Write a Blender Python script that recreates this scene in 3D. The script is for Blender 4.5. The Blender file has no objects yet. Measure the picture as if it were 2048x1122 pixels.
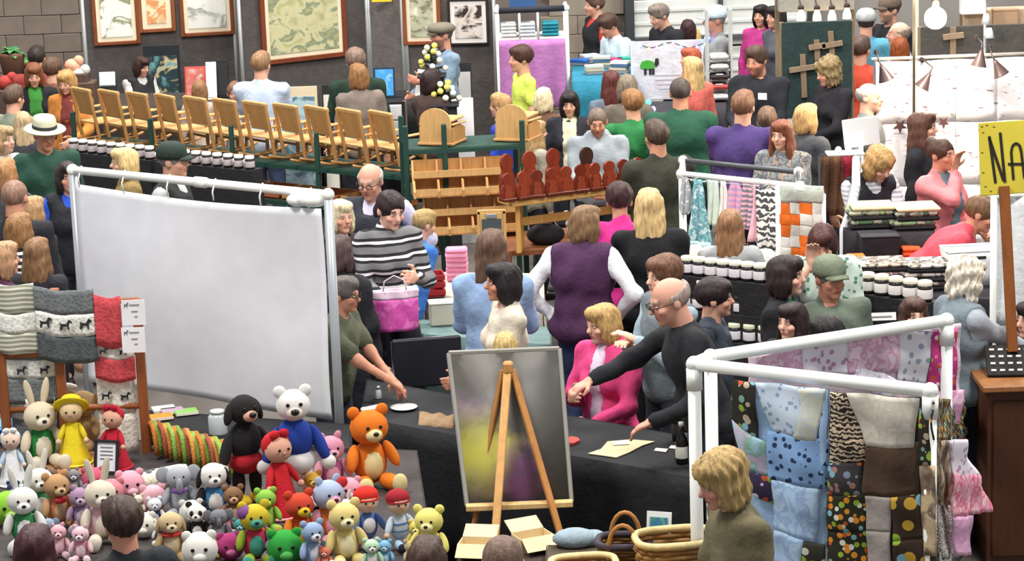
import bpy, bmesh, math, random
import numpy as np
from mathutils import Vector, Matrix

random.seed(7); np.random.seed(7)
scene = bpy.context.scene
C = scene.collection
PI = math.pi
def rad(a): return math.radians(a)

# ------------------------------------------------------------------ camera
F = 5000.0; CX = 1024.0; CY = 561.0            # focal length in pixels of the 2048x1122 frame
CAM = Vector((0, 0, 4.5)); PITCH = rad(12.64); ROLL = rad(2.0)
fwd = Vector((0, math.cos(PITCH), -math.sin(PITCH)))
r0 = Vector((1, 0, 0)); u0 = Vector((0, math.sin(PITCH), math.cos(PITCH)))
rgt = r0*math.cos(ROLL) - u0*math.sin(ROLL)
upv = u0*math.cos(ROLL) + r0*math.sin(ROLL)
cam = bpy.data.cameras.new('camera'); camo = bpy.data.objects.new('camera', cam); C.objects.link(camo)
m = Matrix((rgt, upv, -fwd)).transposed().to_4x4(); m.translation = CAM
camo.matrix_world = m
cam.sensor_width = 36.0; cam.lens = F/2048*36.0; cam.clip_end = 200
scene.camera = camo

# ------------------------------------------------------------------ light
w = bpy.data.worlds.new('hall_ambience'); scene.world = w; w.use_nodes = True
w.node_tree.nodes['Background'].inputs[0].default_value = (0.95, 0.98, 1.0, 1)
w.node_tree.nodes['Background'].inputs[1].default_value = 0.50
def area(name, loc, size, power, col=(1, .96, .9), aim=None):
    l = bpy.data.lights.new(name, 'AREA'); l.energy = power; l.size = size; l.color = col
    o = bpy.data.objects.new(name, l); o.location = loc; C.objects.link(o)
    d = Vector(aim) - Vector(loc) if aim else Vector((0, 0, -1))
    o.rotation_euler = d.to_track_quat('-Z', 'Y').to_euler()
    return o
for i, (x, y) in enumerate([(-3.5, 10), (3.5, 10), (-3.5, 17), (3.5, 17), (-3.5, 23.5), (3.5, 23.5)]):
    area('hall_ceiling_lamp', (x, y, 8.5), 1.6, 520)
vs = scene.view_settings
vs.view_transform = 'Standard'; vs.look = 'None'; vs.gamma = 1.0; vs.exposure = 0.28; vs.use_curve_mapping = False

# ------------------------------------------------------------------ placing helpers: the photograph's pixel -> a real point
def ray(px, py): return fwd + rgt*((px-CX)/F) - upv*((py-CY)/F)
def G(px, py, h=0.0):                              # point at height h seen at that pixel
    r = ray(px, py); return CAM + r*((h-CAM.z)/r.z)
def D(px, py, z): return CAM + ray(px, py)*z       # point at that depth
def depth(p): return (Vector(p)-CAM).dot(fwd)
def sc(p): return F/depth(p)                       # pixels per metre there

# ------------------------------------------------------------------ materials
def lin(c):
    if isinstance(c, str):
        c = c.lstrip('#'); c = tuple(int(c[i:i+2], 16)/255 for i in (0, 2, 4))
    return tuple((x/12.92 if x <= .04045 else ((x+.055)/1.055)**2.4) for x in c)
_mats = {}
def mat(col, kind='plain', rough=.75, scale=1.0, col2=None, col3=None, metal=0.0, emit=0.0):
    key = (col, kind, rough, scale, col2, col3, metal, emit)
    if key in _mats: return _mats[key]
    m = bpy.data.materials.new(kind + '_' + str(col).strip('#')); m.use_nodes = True
    nt = m.node_tree; N = nt.nodes; L = nt.links
    b = N['Principled BSDF']; c = lin(col)
    b.inputs['Base Color'].default_value = (*c, 1); b.inputs['Roughness'].default_value = rough
    b.inputs['Metallic'].default_value = metal
    b.inputs['Specular IOR Level'].default_value = .3
    if emit: b.inputs['Emission Color'].default_value = (*c, 1); b.inputs['Emission Strength'].default_value = emit
    def node(t, **kw):
        n = N.new(t)
        for k, v in kw.items(): setattr(n, k, v)
        return n
    tc = node('ShaderNodeTexCoord')
    def mapping(s, rot=(0, 0, 0)):
        mp = node('ShaderNodeMapping'); L.new(tc.outputs['Object'], mp.inputs[0])
        mp.inputs['Scale'].default_value = s; mp.inputs['Rotation'].default_value = rot; return mp.outputs[0]
    def noise(vec, s, det=3, dist=0.0):
        n = node('ShaderNodeTexNoise'); L.new(vec, n.inputs['Vector']); n.inputs['Scale'].default_value = s
        n.inputs['Detail'].default_value = det; n.inputs['Distortion'].default_value = dist; return n.outputs['Fac']
    def ramp(fac, stops, const=False):
        r = node('ShaderNodeValToRGB'); L.new(fac, r.inputs[0]); e = r.color_ramp.elements
        if const: r.color_ramp.interpolation = 'CONSTANT'
        while len(e) < len(stops): e.new(.5)
        for i, (p, cc) in enumerate(stops): e[i].position = p; e[i].color = (*lin(cc), 1)
        return r.outputs[0]
    def setc(o): L.new(o, b.inputs['Base Color'])
    def bump(fac, st=.3, dist=.01):
        bp = node('ShaderNodeBump'); bp.inputs['Strength'].default_value = st; bp.inputs['Distance'].default_value = dist
        L.new(fac, bp.inputs['Height']); L.new(bp.outputs[0], b.inputs['Normal'])
    def mul(o, fac, lo=.8, hi=1.15):
        mx = node('ShaderNodeMix', data_type='RGBA', blend_type='MULTIPLY'); mx.inputs[0].default_value = 1
        mr = node('ShaderNodeMapRange'); L.new(fac, mr.inputs[0]); mr.inputs[1].default_value = .25; mr.inputs[2].default_value = .75
        mr.inputs[3].default_value = lo; mr.inputs[4].default_value = hi
        cb = node('ShaderNodeCombineColor'); [L.new(mr.outputs[0], cb.inputs[i]) for i in range(3)]
        if isinstance(o, tuple): mx.inputs[6].default_value = (*o, 1)
        else: L.new(o, mx.inputs[6])
        L.new(cb.outputs[0], mx.inputs[7]); return mx.outputs[2]
    s = scale
    if kind == 'attr':
        at = node('ShaderNodeAttribute', attribute_name='Col'); setc(at.outputs['Color'])
    elif kind == 'cloth':
        v = mapping((1, 1, 1)); f = noise(v, 11*s, 4); setc(mul(c, f, .82, 1.12)); bump(noise(v, 26*s, 5), .35, .02)
    elif kind == 'knit':
        v = mapping((1, 1, 1)); wv = node('ShaderNodeTexVoronoi'); L.new(v, wv.inputs['Vector']); wv.inputs['Scale'].default_value = 90*s
        setc(mul(c, wv.outputs['Distance'], .82, 1.1)); bump(wv.outputs['Distance'], .5, .006)
    elif kind == 'hair':
        v = mapping((1, 1, .22)); f = noise(v, 55*s, 3, .6); setc(mul(c, f, .55, 1.45)); bump(f, .5, .01)
    elif kind == 'wood':
        v = mapping((1, 1, 1)); w_ = mapping((8, 8, 1.2)); f = noise(w_, 4*s, 4, .8); setc(mul(c, f, .8, 1.14)); bump(f, .08, .004)
    elif kind == 'stripes':                          # horizontal bands in the thing's own height
        sx = node('ShaderNodeSeparateXYZ'); L.new(tc.outputs['Object'], sx.inputs[0])
        a = node('ShaderNodeMath', operation='MULTIPLY'); L.new(sx.outputs[2], a.inputs[0]); a.inputs[1].default_value = s
        nz = node('ShaderNodeMath', operation='MULTIPLY'); L.new(noise(mapping((1, 1, 1)), 3), nz.inputs[0]); nz.inputs[1].default_value = .35
        ad = node('ShaderNodeMath', operation='ADD'); L.new(a.outputs[0], ad.inputs[0]); L.new(nz.outputs[0], ad.inputs[1])
        fr = node('ShaderNodeMath', operation='FRACT'); L.new(ad.outputs[0], fr.inputs[0])
        st = [(0, col), (.45, col2)] if not col3 else [(0, col), (.3, col2), (.48, col3), (.66, col2), (.86, col)]
        setc(ramp(fr.outputs[0], st, True))
    elif kind == 'dots':
        vo = node('ShaderNodeTexVoronoi'); L.new(mapping((1, 1, 1)), vo.inputs['Vector']); vo.inputs['Scale'].default_value = 22*s
        setc(ramp(vo.outputs['Distance'], [(0, col2), (.30, col2), (.36, col), (1, col)]))
    elif kind == 'multi':                            # small bright printed fruit or flowers on a dark ground
        vo = node('ShaderNodeTexVoronoi'); L.new(mapping((1, 1, 1)), vo.inputs['Vector']); vo.inputs['Scale'].default_value = 26*s
        sp = node('ShaderNodeSeparateColor'); L.new(vo.outputs['Color'], sp.inputs[0])
        cc = ramp(sp.outputs[0], [(0, col2 or '#d88a2a'), (.3, '#8fae3a'), (.5, col3 or '#d8d9c8'), (.7, '#c2532c'), (.86, '#7fb2c4')], True)
        mk = node('ShaderNodeMath', operation='LESS_THAN'); L.new(vo.outputs['Distance'], mk.inputs[0]); mk.inputs[1].default_value = .42
        mx = node('ShaderNodeMix', data_type='RGBA'); L.new(mk.outputs[0], mx.inputs[0]); mx.inputs[6].default_value = (*c, 1); L.new(cc, mx.inputs[7]); setc(mx.outputs[2])
    elif kind == 'zebra':
        wv = node('ShaderNodeTexWave', bands_direction='Z'); L.new(mapping((1, 1, 1)), wv.inputs['Vector']); wv.inputs['Scale'].default_value = 9*s
        wv.inputs['Distortion'].default_value = 7; wv.inputs['Detail Scale'].default_value = 3
        setc(ramp(wv.outputs['Fac'], [(0, col), (.45, col), (.55, col2), (1, col2)]))
    elif kind == 'blotch':                           # soft printed blotches
        f = noise(mapping((1, 1, 1)), 9*s, 4, .5)
        setc(ramp(f, [(0, col), (.42, col), (.5, col2), (.6, col3 or col2), (.7, col)]))
    elif kind == 'art':                              # a painted picture: three colours in loose shapes
        f = noise(mapping((1, 1, 1.4)), 2.4*s, 5, .7)
        setc(ramp(f, [(.33, col), (.46, col2), (.52, col2), (.6, col3), (.7, col)]))
    elif kind == 'concrete':
        v = mapping((1, 1, 1)); f = noise(v, 1.4*s, 6); setc(mul(c, f, .78, 1.14)); bump(noise(v, 60*s, 3), .15, .004)
    elif kind == 'wicker':
        br = node('ShaderNodeTexBrick'); L.new(mapping((1, 1, 1), (rad(90), 0, 0)), br.inputs['Vector']); br.inputs['Scale'].default_value = 24*s
        br.inputs['Color1'].default_value = (*c, 1); br.inputs['Color2'].default_value = (*lin(col2), 1)
        br.inputs['Mortar'].default_value = (*[x*.35 for x in c], 1); setc(br.outputs['Color']); bump(br.outputs['Fac'], .4, .004)
    elif kind == 'plain':
        setc(mul(c, noise(mapping((1, 1, 1)), 6*s, 3), .94, 1.05))
    _mats[key] = m
    return m

# ------------------------------------------------------------------ objects
def tag(o, label=None, cat=None, group=None, kind=None):
    if label: o['label'] = label
    if cat: o['category'] = cat
    if group: o['group'] = group
    if kind: o['kind'] = kind
    return o
def thing(name, label, cat, loc=(0, 0, 0), rz=0.0, group=None):
    o = bpy.data.objects.new(name, None); o.empty_display_size = .1; C.objects.link(o)
    o.location = loc; o.rotation_euler = (0, 0, rz)
    return tag(o, label, cat, group)
def link(name, me, parent=None, loc=(0, 0, 0), rot=None, scale=None):
    o = bpy.data.objects.new(name, me); C.objects.link(o); o.location = loc
    if rot: o.rotation_euler = rot
    if scale: o.scale = scale
    if parent: o.parent = parent
    return o
def copy_tree(o, parent=None):
    c = o.copy(); C.objects.link(c); c.parent = parent
    for ch in list(o.children): copy_tree(ch, c)
    return c

class MB:
    """collects boxes, tubes, lathes, sheets; build() links them as one mesh"""
    def __init__(s): s.v = []; s.f = []; s.sm = []
    def add(s, vs, fs, smooth=False):
        n = len(s.v); s.v += [tuple(v) for v in vs]; s.f += [tuple(i+n for i in f) for f in fs]; s.sm += [smooth]*len(fs); return s
    def box(s, c, d, rz=0.0, R=None, bev=0.0):
        x, y, z = d[0]/2, d[1]/2, d[2]/2
        M = R or Matrix.Rotation(rz, 3, 'Z'); c = Vector(c)
        if bev <= 0:
            pts = [Vector((i, j, k)) for k in (-z, z) for j in (-y, y) for i in (-x, x)]
            fs = [(0, 2, 3, 1), (4, 5, 7, 6), (0, 1, 5, 4), (2, 6, 7, 3), (0, 4, 6, 2), (1, 3, 7, 5)]
            return s.add([c+M@p for p in pts], fs)
        b = min(bev, x*.9, y*.9, z*.9); pts = []; idx = {}
        for sx in (-1, 1):
            for sy in (-1, 1):
                for sz in (-1, 1):
                    for a, p in enumerate(((sx*x, sy*(y-b), sz*(z-b)), (sx*(x-b), sy*y, sz*(z-b)), (sx*(x-b), sy*(y-b), sz*z))):
                        idx[sx, sy, sz, a] = len(pts); pts.append(c+M@Vector(p))
        fs = []
        for sg in (-1, 1):
            for a, q in ((0, [(-1, -1), (1, -1), (1, 1), (-1, 1)]), (1, [(-1, -1), (1, -1), (1, 1), (-1, 1)]), (2, [(-1, -1), (1, -1), (1, 1), (-1, 1)])):
                f = [idx[(sg, i, j, 0) if a == 0 else (j, sg, i, 1) if a == 1 else (i, j, sg, 2)] for i, j in q]
                fs.append(f if sg > 0 else f[::-1])
        for i in (-1, 1):
            for j in (-1, 1):
                fs.append([idx[i, j, -1, 0], idx[i, j, 1, 0], idx[i, j, 1, 1], idx[i, j, -1, 1]][::(1 if i*j < 0 else -1)])
                fs.append([idx[i, -1, j, 0], idx[i, 1, j, 0], idx[i, 1, j, 2], idx[i, -1, j, 2]][::(-1 if i*j < 0 else 1)])
                fs.append([idx[-1, i, j, 1], idx[1, i, j, 1], idx[1, i, j, 2], idx[-1, i, j, 2]][::(1 if i*j < 0 else -1)])
                for k in (-1, 1):
                    t = [idx[i, j, k, 0], idx[i, j, k, 1], idx[i, j, k, 2]]; fs.append(t if i*j*k > 0 else t[::-1])
        return s.add(pts, fs)
    def bar(s, a, b, wd, th, bev=0.0, upx=(0, 0, 1)):
        a, b = Vector(a), Vector(b); d = b-a; L = d.length; z = d.normalized()
        u = Vector(upx)
        if abs(z.dot(u)) > .98: u = Vector((0, 1, 0))
        x = u.cross(z).normalized(); y = z.cross(x)
        return s.box((a+b)/2, (wd, th, L), R=Matrix((x, y, z)).transposed(), bev=bev)
    def tube(s, pts, r, n=10, cap=True):
        pts = [Vector(p) for p in pts]; rs = r if isinstance(r, (list, tuple)) else [r]*len(pts)
        V = []; Fc = []; t0 = (pts[1]-pts[0]).normalized(); up = Vector((0, 0, 1)) if abs(t0.z) < .9 else Vector((1, 0, 0))
        for i, p in enumerate(pts):
            t = (pts[min(i+1, len(pts)-1)]-pts[max(i-1, 0)]).normalized()
            x = up.cross(t).normalized(); y = t.cross(x); up = y
            for k in range(n): a = 2*PI*k/n; V.append(p+(x*math.cos(a)+y*math.sin(a))*rs[i])
            up = y if abs(t.dot(y)) < .9 else Vector((0, 0, 1))
        for i in range(len(pts)-1):
            for k in range(n): a = i*n+k; b = i*n+(k+1) % n; Fc.append((a, b, b+n, a+n))
        if cap: Fc.append(tuple(range(n))[::-1]); Fc.append(tuple((len(pts)-1)*n+k for k in range(n)))
        return s.add(V, Fc, True)
    def lathe(s, prof, c=(0, 0, 0), n=16, sx=1.0, sy=1.0, M=None):
        V = []; Fc = []; c = Vector(c)
        for r, z in prof:
            for k in range(n):
                a = 2*PI*k/n; p = Vector((math.cos(a)*r*sx, math.sin(a)*r*sy, z)); V.append(c+(M@p if M else p))
        for i in range(len(prof)-1):
            for k in range(n): a = i*n+k; b = i*n+(k+1) % n; Fc.append((a, b, b+n, a+n))
        Fc.append(tuple(range(n))[::-1]); Fc.append(tuple((len(prof)-1)*n+k for k in range(n)))
        return s.add(V, Fc, True)
    def ball(s, c, r, n=12, M=None):
        r = (r, r, r) if not isinstance(r, (tuple, list)) else r; V = []; Fc = []; m = n//2+1; c = Vector(c)
        for i in range(m+1):
            t = PI*i/m
            for k in range(n):
                a = 2*PI*k/n; p = Vector((math.cos(a)*math.sin(t)*r[0], math.sin(a)*math.sin(t)*r[1], -math.cos(t)*r[2])); V.append(c+(M@p if M else p))
        for i in range(m):
            for k in range(n): a = i*n+k; b = i*n+(k+1) % n; Fc.append((a, b, b+n, a+n))
        return s.add(V, Fc, True)
    def sheet(s, fn, nu, nv, th=.006):                # a cloth sheet with thickness: fn(u,v) -> point, pushed along its normal
        P = [[Vector(fn(i/nu, j/nv)) for i in range(nu+1)] for j in range(nv+1)]
        def nrm(i, j):
            a = P[j][min(i+1, nu)]-P[j][max(i-1, 0)]; b = P[min(j+1, nv)][i]-P[max(j-1, 0)][i]
            n_ = a.cross(b); return n_.normalized() if n_.length > 1e-9 else Vector((0, -1, 0))
        V = [P[j][i]+nrm(i, j)*(th/2) for j in range(nv+1) for i in range(nu+1)] + [P[j][i]-nrm(i, j)*(th/2) for j in range(nv+1) for i in range(nu+1)]
        q = (nu+1)*(nv+1); Fc = []
        I = lambda i, j: j*(nu+1)+i
        for j in range(nv):
            for i in range(nu):
                f = (I(i, j), I(i+1, j), I(i+1, j+1), I(i, j+1)); Fc.append(f); Fc.append(tuple(x+q for x in f[::-1]))
        for i in range(nu): Fc.append((I(i+1, 0), I(i, 0), I(i, 0)+q, I(i+1, 0)+q)); Fc.append((I(i, nv), I(i+1, nv), I(i+1, nv)+q, I(i, nv)+q))
        for j in range(nv): Fc.append((I(0, j), I(0, j+1), I(0, j+1)+q, I(0, j)+q)); Fc.append((I(nu, j+1), I(nu, j), I(nu, j)+q, I(nu, j+1)+q))
        return s.add(V, Fc, True)
    def prism(s, poly, y0, y1, M=None):              # outline in x,z extruded along y
        n = len(poly); T = (lambda p: M@Vector(p)) if M else Vector
        V = [T((x, y0, z)) for x, z in poly]+[T((x, y1, z)) for x, z in poly]
        Fc = [tuple(range(n)), tuple(range(2*n-1, n-1, -1))]+[((i+1) % n, i, i+n, (i+1) % n+n) for i in range(n)]
        return s.add(V, Fc)
    def mesh(s, name, mt):
        me = bpy.data.meshes.new(name); me.from_pydata(s.v, [], s.f); me.polygons.foreach_set('use_smooth', s.sm)
        if mt: me.materials.append(mt)
        me.update(); return me
    def build(s, name, mt, parent=None, **kw): return link(name, s.mesh(name, mt), parent, **kw)
# ------------------------------------------------------------------ smooth implicit surfaces (bodies, clothes, hair)
def prim_bounds(p):
    if p[0] == 'c':
        a, b, r = np.array(p[1]), np.array(p[2]), max(p[3], p[4]); return np.minimum(a, b)-r, np.maximum(a, b)+r
    c, r = np.array(p[1]), max(p[2])
    if len(p) < 4 or p[3] is None: return c-np.array(p[2]), c+np.array(p[2])
    return c-r, c+r
def prim_dist(p, X):
    if p[0] == 'c':
        a, b = np.array(p[1]), np.array(p[2]); ab = b-a; t = np.clip(((X-a)@ab)/max(ab@ab, 1e-9), 0, 1)
        return np.linalg.norm(X-a-t[..., None]*ab, axis=-1)-(p[3]+(p[4]-p[3])*t)
    q = X-np.array(p[1]); r = np.array(p[2])
    if len(p) > 3 and p[3] is not None: q = q@np.array(p[3])
    k0 = np.linalg.norm(q/r, axis=-1); k1 = np.linalg.norm(q/(r*r), axis=-1)
    return k0*(k0-1)/np.maximum(k1, 1e-6)
def sdf(prims, h, k=.03, subs=(), cut=None, disp=None):
    bb = [prim_bounds(p) for p in prims]
    lo = np.min([b[0] for b in bb], 0)-2.5*h; hi = np.max([b[1] for b in bb], 0)+2.5*h
    n = np.ceil((hi-lo)/h).astype(int)+1
    ax = [lo[i]+h*np.arange(n[i]) for i in range(3)]
    FF = np.full(n, .5)
    for sgn, ps in ((1, prims), (-1, subs)):
        for p in ps:
            a, b = prim_bounds(p); e = k+2*h
            i0 = np.clip(((a-e-lo)/h).astype(int), 0, n-1); i1 = np.clip(((b+e-lo)/h).astype(int)+2, 0, n)
            if np.any(i1 <= i0): continue
            sl = tuple(slice(i0[i], i1[i]) for i in range(3))
            X = np.stack(np.meshgrid(*[ax[i][sl[i]] for i in range(3)], indexing='ij'), -1)
            d = prim_dist(p, X); f = FF[sl]
            if sgn > 0:
                hh = np.maximum(k-np.abs(f-d), 0)/k; FF[sl] = np.minimum(f, d)-hh*hh*k*.25
            else:
                kk = k*.5; hh = np.maximum(kk-np.abs(f+d), 0)/kk; FF[sl] = np.maximum(f, -d)+hh*hh*kk*.25
    if cut is not None or disp is not None:
        X = np.stack(np.meshgrid(*ax, indexing='ij'), -1)
        if disp is not None: FF = FF+disp(X)
        if cut is not None: FF = np.maximum(FF, cut(X))
    S = FF < 0
    cn = [S[i:n[0]-1+i, j:n[1]-1+j, l:n[2]-1+l] for i in (0, 1) for j in (0, 1) for l in (0, 1)]
    act = np.any(cn, 0) & ~np.all(cn, 0)
    I = np.argwhere(act); idx = np.full(act.shape, -1); idx[act] = np.arange(len(I))
    off = [(i, j, l) for i in (0, 1) for j in (0, 1) for l in (0, 1)]
    V = {o: FF[I[:, 0]+o[0], I[:, 1]+o[1], I[:, 2]+o[2]] for o in off}
    acc = np.zeros((len(I), 3)); cnt = np.zeros(len(I))
    for o in off:
        for a_ in range(3):
            if o[a_]: continue
            o2 = list(o); o2[a_] = 1; A, B = V[o], V[tuple(o2)]; cr = (A < 0) != (B < 0)
            t = np.where(cr, A/np.where(cr, A-B, 1), 0); P = np.zeros((len(I), 3)); P[:] = o; P[:, a_] += t
            acc += P*cr[:, None]; cnt += cr
    verts = lo+h*(I+acc/np.maximum(cnt, 1)[:, None])
    quads = []
    for a_ in range(3):
        b_, c_ = (a_+1) % 3, (a_+2) % 3
        s0 = [slice(None)]*3; s1 = [slice(None)]*3; s0[a_] = slice(0, -1); s1[a_] = slice(1, None)
        ch = S[tuple(s0)] != S[tuple(s1)]; E = np.argwhere(ch)
        E = E[(E[:, b_] > 0) & (E[:, c_] > 0) & (E[:, b_] < n[b_]-1) & (E[:, c_] < n[c_]-1)]
        ins = S[E[:, 0], E[:, 1], E[:, 2]]
        def cell(db, dc):
            Q = E.copy(); Q[:, b_] += db; Q[:, c_] += dc; return idx[Q[:, 0], Q[:, 1], Q[:, 2]]
        q = np.stack([cell(-1, -1), cell(0, -1), cell(0, 0), cell(-1, 0)], 1)
        q[~ins] = q[~ins][:, ::-1]; quads.append(q)
    return verts, np.concatenate(quads)
def np_mesh(name, V, Q, mt, col=None):
    me = bpy.data.meshes.new(name); V = np.asarray(V, np.float32); Q = np.asarray(Q, np.int32)
    me.vertices.add(len(V)); me.vertices.foreach_set('co', V.ravel())
    me.loops.add(Q.size); me.loops.foreach_set('vertex_index', Q.ravel())
    me.polygons.add(len(Q)); me.polygons.foreach_set('loop_start', np.arange(0, Q.size, 4, dtype=np.int32))
    me.polygons.foreach_set('use_smooth', np.ones(len(Q), bool))
    me.update(calc_edges=True)
    if col is not None:
        a = me.color_attributes.new('Col', 'FLOAT_COLOR', 'POINT')
        a.data.foreach_set('color', np.concatenate([col, np.ones((len(V), 1))], 1).astype(np.float32).ravel())
    me.materials.append(mt); return me

# ------------------------------------------------------------------ people
ARM = {'down': (.25, -.03, .80), 'front': (.09, -.30, 1.06), 'chest': (.07, -.27, 1.20), 'reach': (.12, -.52, 1.08), 'low': (.16, -.36, .92),
       'face': (.07, -.17, 1.52), 'table': (.2, -.42, .98), 'hip': (.21, -.02, 1.0), 'fold': (-.07, -.22, 1.14), 'out': (.5, -.25, 1.05), 'high': (.18, -.42, 1.35)}
SKIN = {'a': '#d9a58c', 'b': '#e2b39c', 'c': '#c98f76', 'd': '#cf9a86'}
def hair_sdf(style, vox):
    crown = ('e', (0, .016, .036), (.087, .106, .092)); face = ('e', (0, -.125, -.05), (.072, .082, .118)); low = ('e', (0, -.02, -.17), (.2, .2, .105))
    P = [crown]; S = [face, low]; k = .02; amp = .003
    if style == 'buzz': P = [('e', (0, .014, .033), (.081, .099, .088))]; S.append(('e', (0, -.14, .0), (.09, .085, .07))); amp = .0
    elif style == 'short': P.append(('e', (0, -.03, .085), (.07, .07, .05)))
    elif style == 'thick': P = [('e', (0, .016, .046), (.094, .115, .1)), ('e', (0, -.045, .085), (.075, .06, .04))]
    elif style == 'ring':
        S += [('e', (0, -.03, .135), (.15, .16, .105)), ('e', (0, -.15, 0), (.14, .16, .14))]; amp = .001
    elif style in ('bob', 'curly', 'fluff'):
        P += [('e', (.066, .008, -.035), (.034, .066, .1)), ('e', (-.066, .008, -.035), (.034, .066, .1)), ('e', (0, .07, -.03), (.082, .05, .105)), ('e', (0, -.05, .08), (.07, .055, .045))]
        S = [('e', (0, -.14, -.055), (.058, .085, .12)), ('c', (0, .02, -.05), (0, .03, -.25), .058, .05)]
        if style == 'curly': amp = .012; P.append(('e', (0, .03, .05), (.1, .11, .1)))
        if style == 'fluff': amp = .006; P.append(('e', (0, .02, .055), (.1, .12, .1)))
    elif style in ('long', 'vlong'):
        L = -.16 if style == 'long' else -.22
        P += [('e', (.068, .012, -.06), (.032, .06, .13)), ('e', (-.068, .012, -.06), (.032, .06, .13)), ('e', (0, .074, L+.02), (.098, .046, .2 if style == 'long' else .27)), ('e', (0, -.045, .082), (.07, .055, .042)),
              ('e', (.078, -.02, -.15), (.026, .036, .11)), ('e', (-.078, -.02, -.15), (.026, .036, .11))]
        S = [('e', (0, -.145, -.055), (.058, .09, .125)), ('c', (0, .01, -.05), (0, .01, -.2), .05, .05)]
    elif style == 'pony':
        P += [('c', (0, .11, .03), (0, .15, -.06), .03, .038), ('c', (0, .15, -.06), (0, .13, -.2), .038, .014)]
    elif style == 'bun': P.append(('e', (0, .09, .09), (.05, .05, .045)))
    d = (lambda X: amp*np.sin(np.arctan2(X[..., 0], X[..., 1]+.02)*17+np.sin(X[..., 2]*40)*1.2)+amp*.6*np.sin(X[..., 2]*70+X[..., 0]*60)) if amp else None
    return sdf(P, vox, k, S, None, d)
_hc = {}
def hair_mesh(style, vox):
    if (style, vox) not in _hc: _hc[style, vox] = hair_sdf(style, vox)
    return _hc[style, vox]
def head_sdf(vox, fem):
    jw = .052 if fem else .058
    P = [('e', (0, .012, .03), (.075, .094, .086)), ('e', (0, -.025, -.035), (jw, .066, .078)), ('c', (0, -.088, .014), (0, -.107, -.02), .009, .014),
         ('c', (-.032, -.08, .026), (.032, -.08, .026), .012, .012), ('e', (0, -.082, -.056), (.025, .012, .011)), ('e', (0, -.07, -.09), (.024, .022, .02)),
         ('e', (.036, -.062, -.025), (.024, .024, .02)), ('e', (-.036, -.062, -.025), (.024, .024, .02)),
         ('e', (.077, .012, -.005), (.011, .02, .03)), ('e', (-.077, .012, -.005), (.011, .02, .03)), ('c', (0, .02, -.05), (0, .034, -.2), .05 if fem else .058, .056 if fem else .064)]
    S = [('e', (.031, -.103, .008), (.016, .016, .012)), ('e', (-.031, -.103, .008), (.016, .016, .012))]
    return sdf(P, vox, .016, S)
_hd = {}
def ball_np(c, r, n=8):
    b = MB().ball(c, r, n); return np.array(b.v), np.array(b.f)
def ik(S, T, l1, l2, hint):
    S, T = np.array(S, float), np.array(T, float); d = T-S; L = np.linalg.norm(d); mx = (l1+l2)*.995
    if L > mx: T = S+d/L*mx; d = T-S; L = mx
    u = d/L; a = (l1*l1-l2*l2+L*L)/(2*L); hh = math.sqrt(max(l1*l1-a*a, 0)); q = np.array(hint, float); q = q-u*(q@u); q /= max(np.linalg.norm(q), 1e-6)
    return S+u*a+q*hh, T
def hand_sdf(W, d, side, curl, vox, grip):
    d = d/np.linalg.norm(d); up = np.array((0, 0, 1.)); n = up-d*(up@d)
    if np.linalg.norm(n) < .35: n = np.array((0, 1., 0)); n = n-d*(n@d)
    n /= np.linalg.norm(n); s = np.cross(d, n)*side                        # s points to the thumb side, n is the back of the hand
    if grip: n, s = s*-side*side, n                                        # thumb up
    R = np.stack([s, d, n], 1)
    P = [('e', W+d*.052, (.042, .055, .017), R), ('c', W-d*.03, W+d*.02, .028, .026)]
    for i, (o, L) in enumerate(((.032, .072), (.011, .08), (-.011, .074), (-.031, .058))):
        a = W+d*.088+s*o; c1 = curl*.7; c2 = curl*1.6
        b = a+(d*math.cos(c1)-n*math.sin(c1)+s*o*.5)*L*.52; e = b+(d*math.cos(c2)-n*math.sin(c2))*L*.5
        P += [('c', a-d*.02, b, .0098, .009), ('c', b, e, .009, .0075)]
    a = W+d*.03+s*.034; b = a+(d*.6+s*.8-n*.2)*.042; e = b+(d*.9+s*.2-n*.35)*.036
    P += [('c', a, b, .0125, .011), ('c', b, e, .011, .0085)]
    return sdf(P, vox, .009)

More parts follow.
